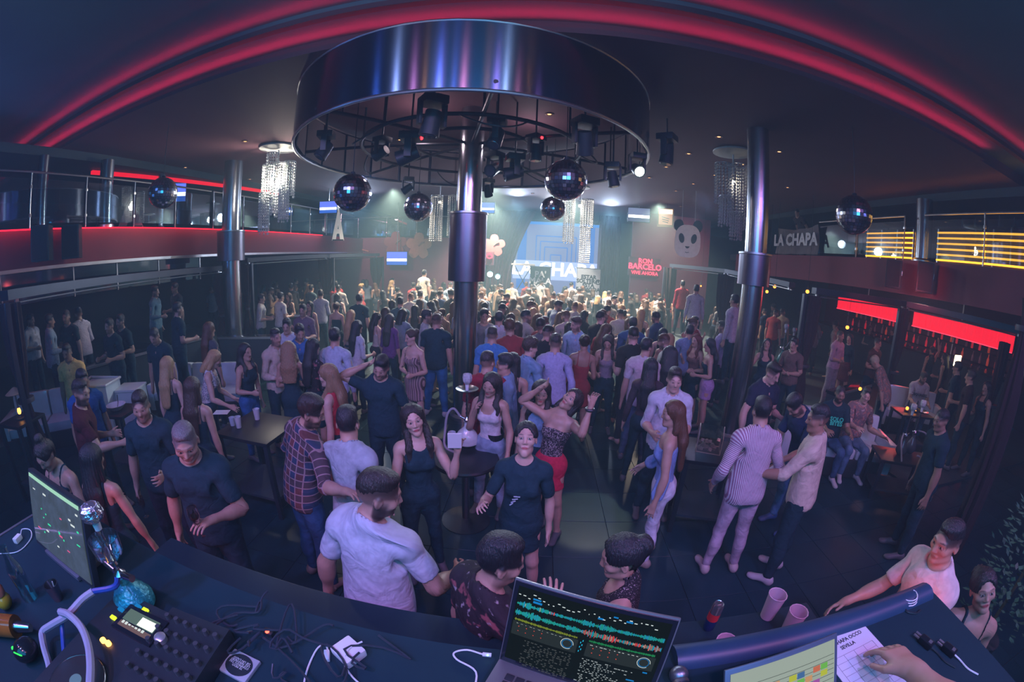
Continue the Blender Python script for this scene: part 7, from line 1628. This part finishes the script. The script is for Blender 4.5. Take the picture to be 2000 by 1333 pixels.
for a in ((1847, 690, 335, 'woman with long dark hair before the second red panel, back turned', True, 'long', 'black', BL), (1873, 706, 340, 'dark haired man silhouetted against the lit bar panel', False, 'short', 'black', BL), (1899, 722, 330, 'broad person in black, back turned, nearest the bar bottles', False, 'short', 'dark', (.03, .02, .02)), (1930, 745, 280, 'woman in black with bare arms at the far right of the bar', True, 'front', 'dark', BL), (1822, 676, 20, 'woman in black left of the second red panel with one arm raised', True, 'updo', 'black', BL), (1746, 640, 350, 'dark figure by the curtain between the red panels', False, 'short', 'black', BL), (1700, 636, 190, 'person in dark clothes deep behind the pink shirt', True, 'wavy', 'brown', (.06, .03, .03)), (1716, 660, 170, 'man in a brown shirt behind the bending flowered shirt', False, 'fade', 'black', (.09, .05, .04))):
    Pn(a[0], a[1], a[2], a[3], a[4], 1, z0=.04, top=('tank' if a[4] else 'tshirt', a[7]), bot=('jeans', BL), hr=(a[5], a[6]), arms=('up' if 'raised' in a[3] else 'bent', 'down'))
Pn(1556, 408, 255, 'person in dark clothes behind the banner on the right gallery', h=1.68, z0=3.6, spine=(42, 0, 0), head=(-24, 0, 0), top=('tshirt', (.05, .04, .045)), bot=('jeans', BL), hr=('short', 'black'))
# ---- left terrace
for a in ((58, 612, 60, 'man in a white shirt at the far left of the terrace', 'rolled', (.45, .45, .52), 'short'), (95, 613, 20, 'man in a pale blue shirt, back turned, on the left terrace', 'shirt', (.22, .32, .42), 'short'), (128, 606, 150, 'man in a black t shirt between two shirts on the left terrace', 'tshirt', BL, 'fade'), (152, 600, 270, 'man in a white shirt facing left on the terrace', 'shirt', (.55, .48, .56), 'fade'), (212, 622, 170, 'man in black leaning on the terrace counter, left of the pair', 'tshirt', BL, 'short'), (234, 614, 175, 'bearded man in black leaning on the terrace counter, right of the pair', 'tshirt', BL, 'short'), (302, 558, 60, 'tall man in a blue grey shirt deep in the left terrace', 'shirt', (.12, .22, .27), 'short'), (341, 552, 190, 'man in dark clothes right of the blue grey shirt', 'tshirt', (.03, .035, .04), 'short'), (346, 590, 20, 'man in black, back turned, on the left terrace by the column', 'tshirt', BL, 'short')):
    Pn(a[0], a[1], a[2], a[3], False, 1, 1.80, z0=.50 if 'deep' in a[3] or 'right of the blue' in a[3] else .28 if 'lean' not in a[3] else .12, top=(a[4], a[5]), bot=('jeans', BL), hr=(a[6], 'black'), arms=('bent', 'bent' if 'lean' in a[3] else 'down'), beard=.5)
Pn(408, 628, 10, 'woman with long light brown hair, back turned, left of the sleeved column', True, 1, 1.66, z0=.2, top=('rolled', (.08, .09, .10)), bot=('jeans', BL), hr=('long', 'chest'))
for a in ((510, 574, 60, 'man in a white shirt leaning over the left half wall', False, 'rolled', (.50, .48, .46), 'short', 'black'), (548, 571, 20, 'man in a white t shirt, back turned, behind the half wall', False, 'tshirt', (.62, .60, .58), 'short', 'black'), (563, 572, 190, 'woman facing the white t shirt behind the half wall', True, 'straps', (.12, .10, .09), 'wavy', 'brown'), (577, 556, 30, 'woman with brown hair in a tan top in the left bay', True, 'tank', (.26, .18, .12), 'long', 'brown'), (608, 556, 10, 'man in dark teal in the left bay by the curtain', False, 'shirt', (.06, .10, .12), 'short', 'black'), (626, 566, 340, 'person in a pale shirt at the middle left curtain', False, 'shirt', (.35, .36, .42), 'short', 'dark')):
    Pn(a[0], a[1], a[2], a[3], a[4], 1, z0=.05, top=(a[5], a[6]), bot=('jeans', BL), hr=(a[7], a[8]), arms=('bent', 'bent'))
# the dj's forearm and hand on the set list
fa = Field(np.arange(.40, .905, .0045), np.arange(-.09, .11, .0042), np.arange(1.33, 1.50, .0042)); arms(fa, False); hand(fa, False); P, F = fa.mesh()
k_ = (P[:, 0] > .43); po = dict(armR=((1, 0, -.001), (1, .02, .01), .55, 0), armL=REST_ARM['down'](-1), shrug=0)
Q = pose_points(P, po, False); me = mk_mesh('person', Q, F, [SKINM]); set_color(me, np.tile(np.array(SKIN['mid']), (len(P), 1)))
o = bpy.data.objects.new('person', me); C.objects.link(o); tag(o, "person of whom only the hand and forearm show, resting on the set list", 'person')
tip, el = at(1735, 1272, DZ+.055), Vector((.93, .06, DZ+.17))
d = (tip-el).normalized(); rq = d.to_track_quat('X', 'Z'); o.rotation_euler = rq.to_euler(); hp = Vector((.83, 0, HZ-.01)); o.location = tip-(rq @ hp)
# ---------------------------------------------------------------- the packed crowd before the stage
def objcol(name, rough):
    m = bpy.data.materials.new(name); m.use_nodes = True; nt = m.node_tree; b = nt.nodes['Principled BSDF']; b.inputs['Roughness'].default_value = rough; b.inputs['Specular IOR Level'].default_value = .3
    i = nt.nodes.new('ShaderNodeObjectInfo'); tc = nt.nodes.new('ShaderNodeTexCoord'); n = nt.nodes.new('ShaderNodeTexNoise'); n.inputs['Scale'].default_value = 18; x = nt.nodes.new('ShaderNodeMix'); x.data_type = 'RGBA'; x.blend_type = 'MULTIPLY'; x.inputs[0].default_value = .4
    nt.links.new(tc.outputs['Object'], n.inputs['Vector']); nt.links.new(i.outputs['Color'], x.inputs[6]); nt.links.new(n.outputs['Fac'], x.inputs[7]); nt.links.new(x.outputs[2], b.inputs['Base Color']); return m
CROWD, CHAIR = objcol('crowd_cloth', .85), objcol('crowd_hair', .45)
rc = random.Random(21); VAR = []
for i in range(14):
    fem = i >= 6; po = dict(head=(rc.uniform(-4, 14), rc.uniform(-35, 35), rc.uniform(-6, 6)), spine=(rc.uniform(0, 8), rc.uniform(-5, 5), rc.uniform(-15, 15)))
    ch = ('bent', 'drink', 'fold', 'down', 'bent', 'down', 'up' if i in (3, 9) else 'fwd')
    po['armR'], po['armL'] = REST_ARM[rc.choice(ch)](1), REST_ARM[rc.choice(ch[:6])](-1)
    P0, F = template(fem, 1); hs = (('short', 'quiff', 'fade', 'short', 'curly', 'short') if not fem else ('long', 'wavy', 'long', 'front', 'updo', 'long', 'wavy', 'bob'))[i if not fem else i-6]
    tp = (('tshirt', 'shirt', 'tshirt', 'polo', 'rolled', 'shirt') if not fem else ('straps', 'tank', 'tshirt', 'tube', 'dress', 'straps', 'tank', 'rolled'))[i if not fem else i-6]
    bt = None if tp == 'dress' else 'jeans' if not fem or i % 2 else 'skirt'
    sk = rc.choice(('mid', 'fair', 'mid', 'tan'))
    B = mk_mesh('person', pose_points(inset_under(P0, F, tp, bt), po, fem, W=P0), F, [SKINM]); set_color(B, skin_tones(P0, fem, sk, HC['dark'], 0 if fem else rc.choice((0, .6)), 0 if fem else .9, 1))
    g = []
    P, f = hair(hs, fem, 1); g.append(('hair', mk_mesh('hair', pose_points(P, po, fem, True), f, [CHAIR])))
    P, f = garment(tp, fem, 1); g.append((NAMES[tp], mk_mesh(NAMES[tp], pose_points(P, po, fem, False, tp == 'dress'), f, [CROWD])))
    if bt: P, f = garment(bt, fem, 1); g.append((NAMES[bt], mk_mesh(NAMES[bt], pose_points(P, po, fem, False, bt == 'skirt'), f, [CROWD])))
    VAR.append((fem, hs, B, g))
TOPS = [('black', (.02, .022, .026)), ('white', (.58, .56, .52)), ('pale blue', (.26, .34, .44)), ('navy', (.03, .05, .12)), ('red', (.34, .04, .05)), ('tan', (.36, .26, .18)), ('grey', (.20, .20, .21)), ('black', (.024, .022, .022)), ('white', (.5, .47, .42))]
HAIRS = [('black', HC['black']), ('dark brown', HC['dark']), ('brown', HC['chest']), ('blonde', HC['blonde']), ('dark brown', HC['brown'])]
def crowd(zone, n, xr, yr, z0, gap, where, ok=lambda x, y: True, face=(0, 40)):
    k = tries = 0
    while k < n and tries < n*60:
        tries += 1; x, y = rc.uniform(*xr), rc.uniform(*yr)
        if not ok(x, y) or any((x-a)**2+(y-b)**2 < gap**2 for a, b in PEOPLE): continue
        fem, hs, B, g = VAR[rc.randrange(len(VAR))]; tn, tc = rc.choice(TOPS); hn, hc = rc.choice(HAIRS if fem else HAIRS[:3])
        ln = '%s haired woman' % hn if fem else '%s haired man' % hn
        lab = '%s in %s %s' % (ln, tn, where)
        o = bpy.data.objects.new('person', B); C.objects.link(o); s = rc.uniform(.90, .97) if fem else rc.uniform(.97, 1.05)
        o.location = (x, y, z0); o.scale = (s, s, s); o.rotation_euler = (0, 0, rc.gauss(math.radians(face[0]), math.radians(face[1]))); tag(o, lab, 'person', lab)
        for nm, me in g:
            c = bpy.data.objects.new(nm, me); C.objects.link(c); c.parent = o
            c.color = (*hc, 1) if nm == 'hair' else (*tc, 1) if nm not in ('jeans', 'skirt') else (.03, .035, .05, 1)
        PEOPLE.append((x, y)); k += 1
colm = [(-1.157, 6.36), (3.85, 5.75), (-7.05, 8.4)]
clear = lambda x, y: all((x-a)**2+(y-b)**2 > .36 for a, b in colm)
crowd('near', 16, (-1.0, 3.3), (5.7, 7.5), 0, .52, 'on the dance floor just beyond the drum', lambda x, y: clear(x, y) and x > -.08*y and x < .40*y)
crowd('mid', 46, (-3.6, 4.4), (7.4, 10.2), 0, .50, 'in the near half of the packed dance floor', lambda x, y: clear(x, y) and x < .42*y+.4 and not (x > 2.6 and y > 8.6))
crowd('far', 93, (-5.4, 5.6), (10.2, 17.4), 0, .50, 'on the far dance floor by the stage', lambda x, y: x > -.42*y-.2 and x < .38*y+.6 and not (x > 2.6 and y < 12.8))
crowd('left', 26, (-12, -5.6), (10.6, 17.2), .05, .62, 'in the crowded bays at the far left')
crowd('right', 12, (5.4, 9.5), (9.5, 15), .04, .7, 'in the dim bays right of the sleeved column', lambda x, y: x > .48*y)
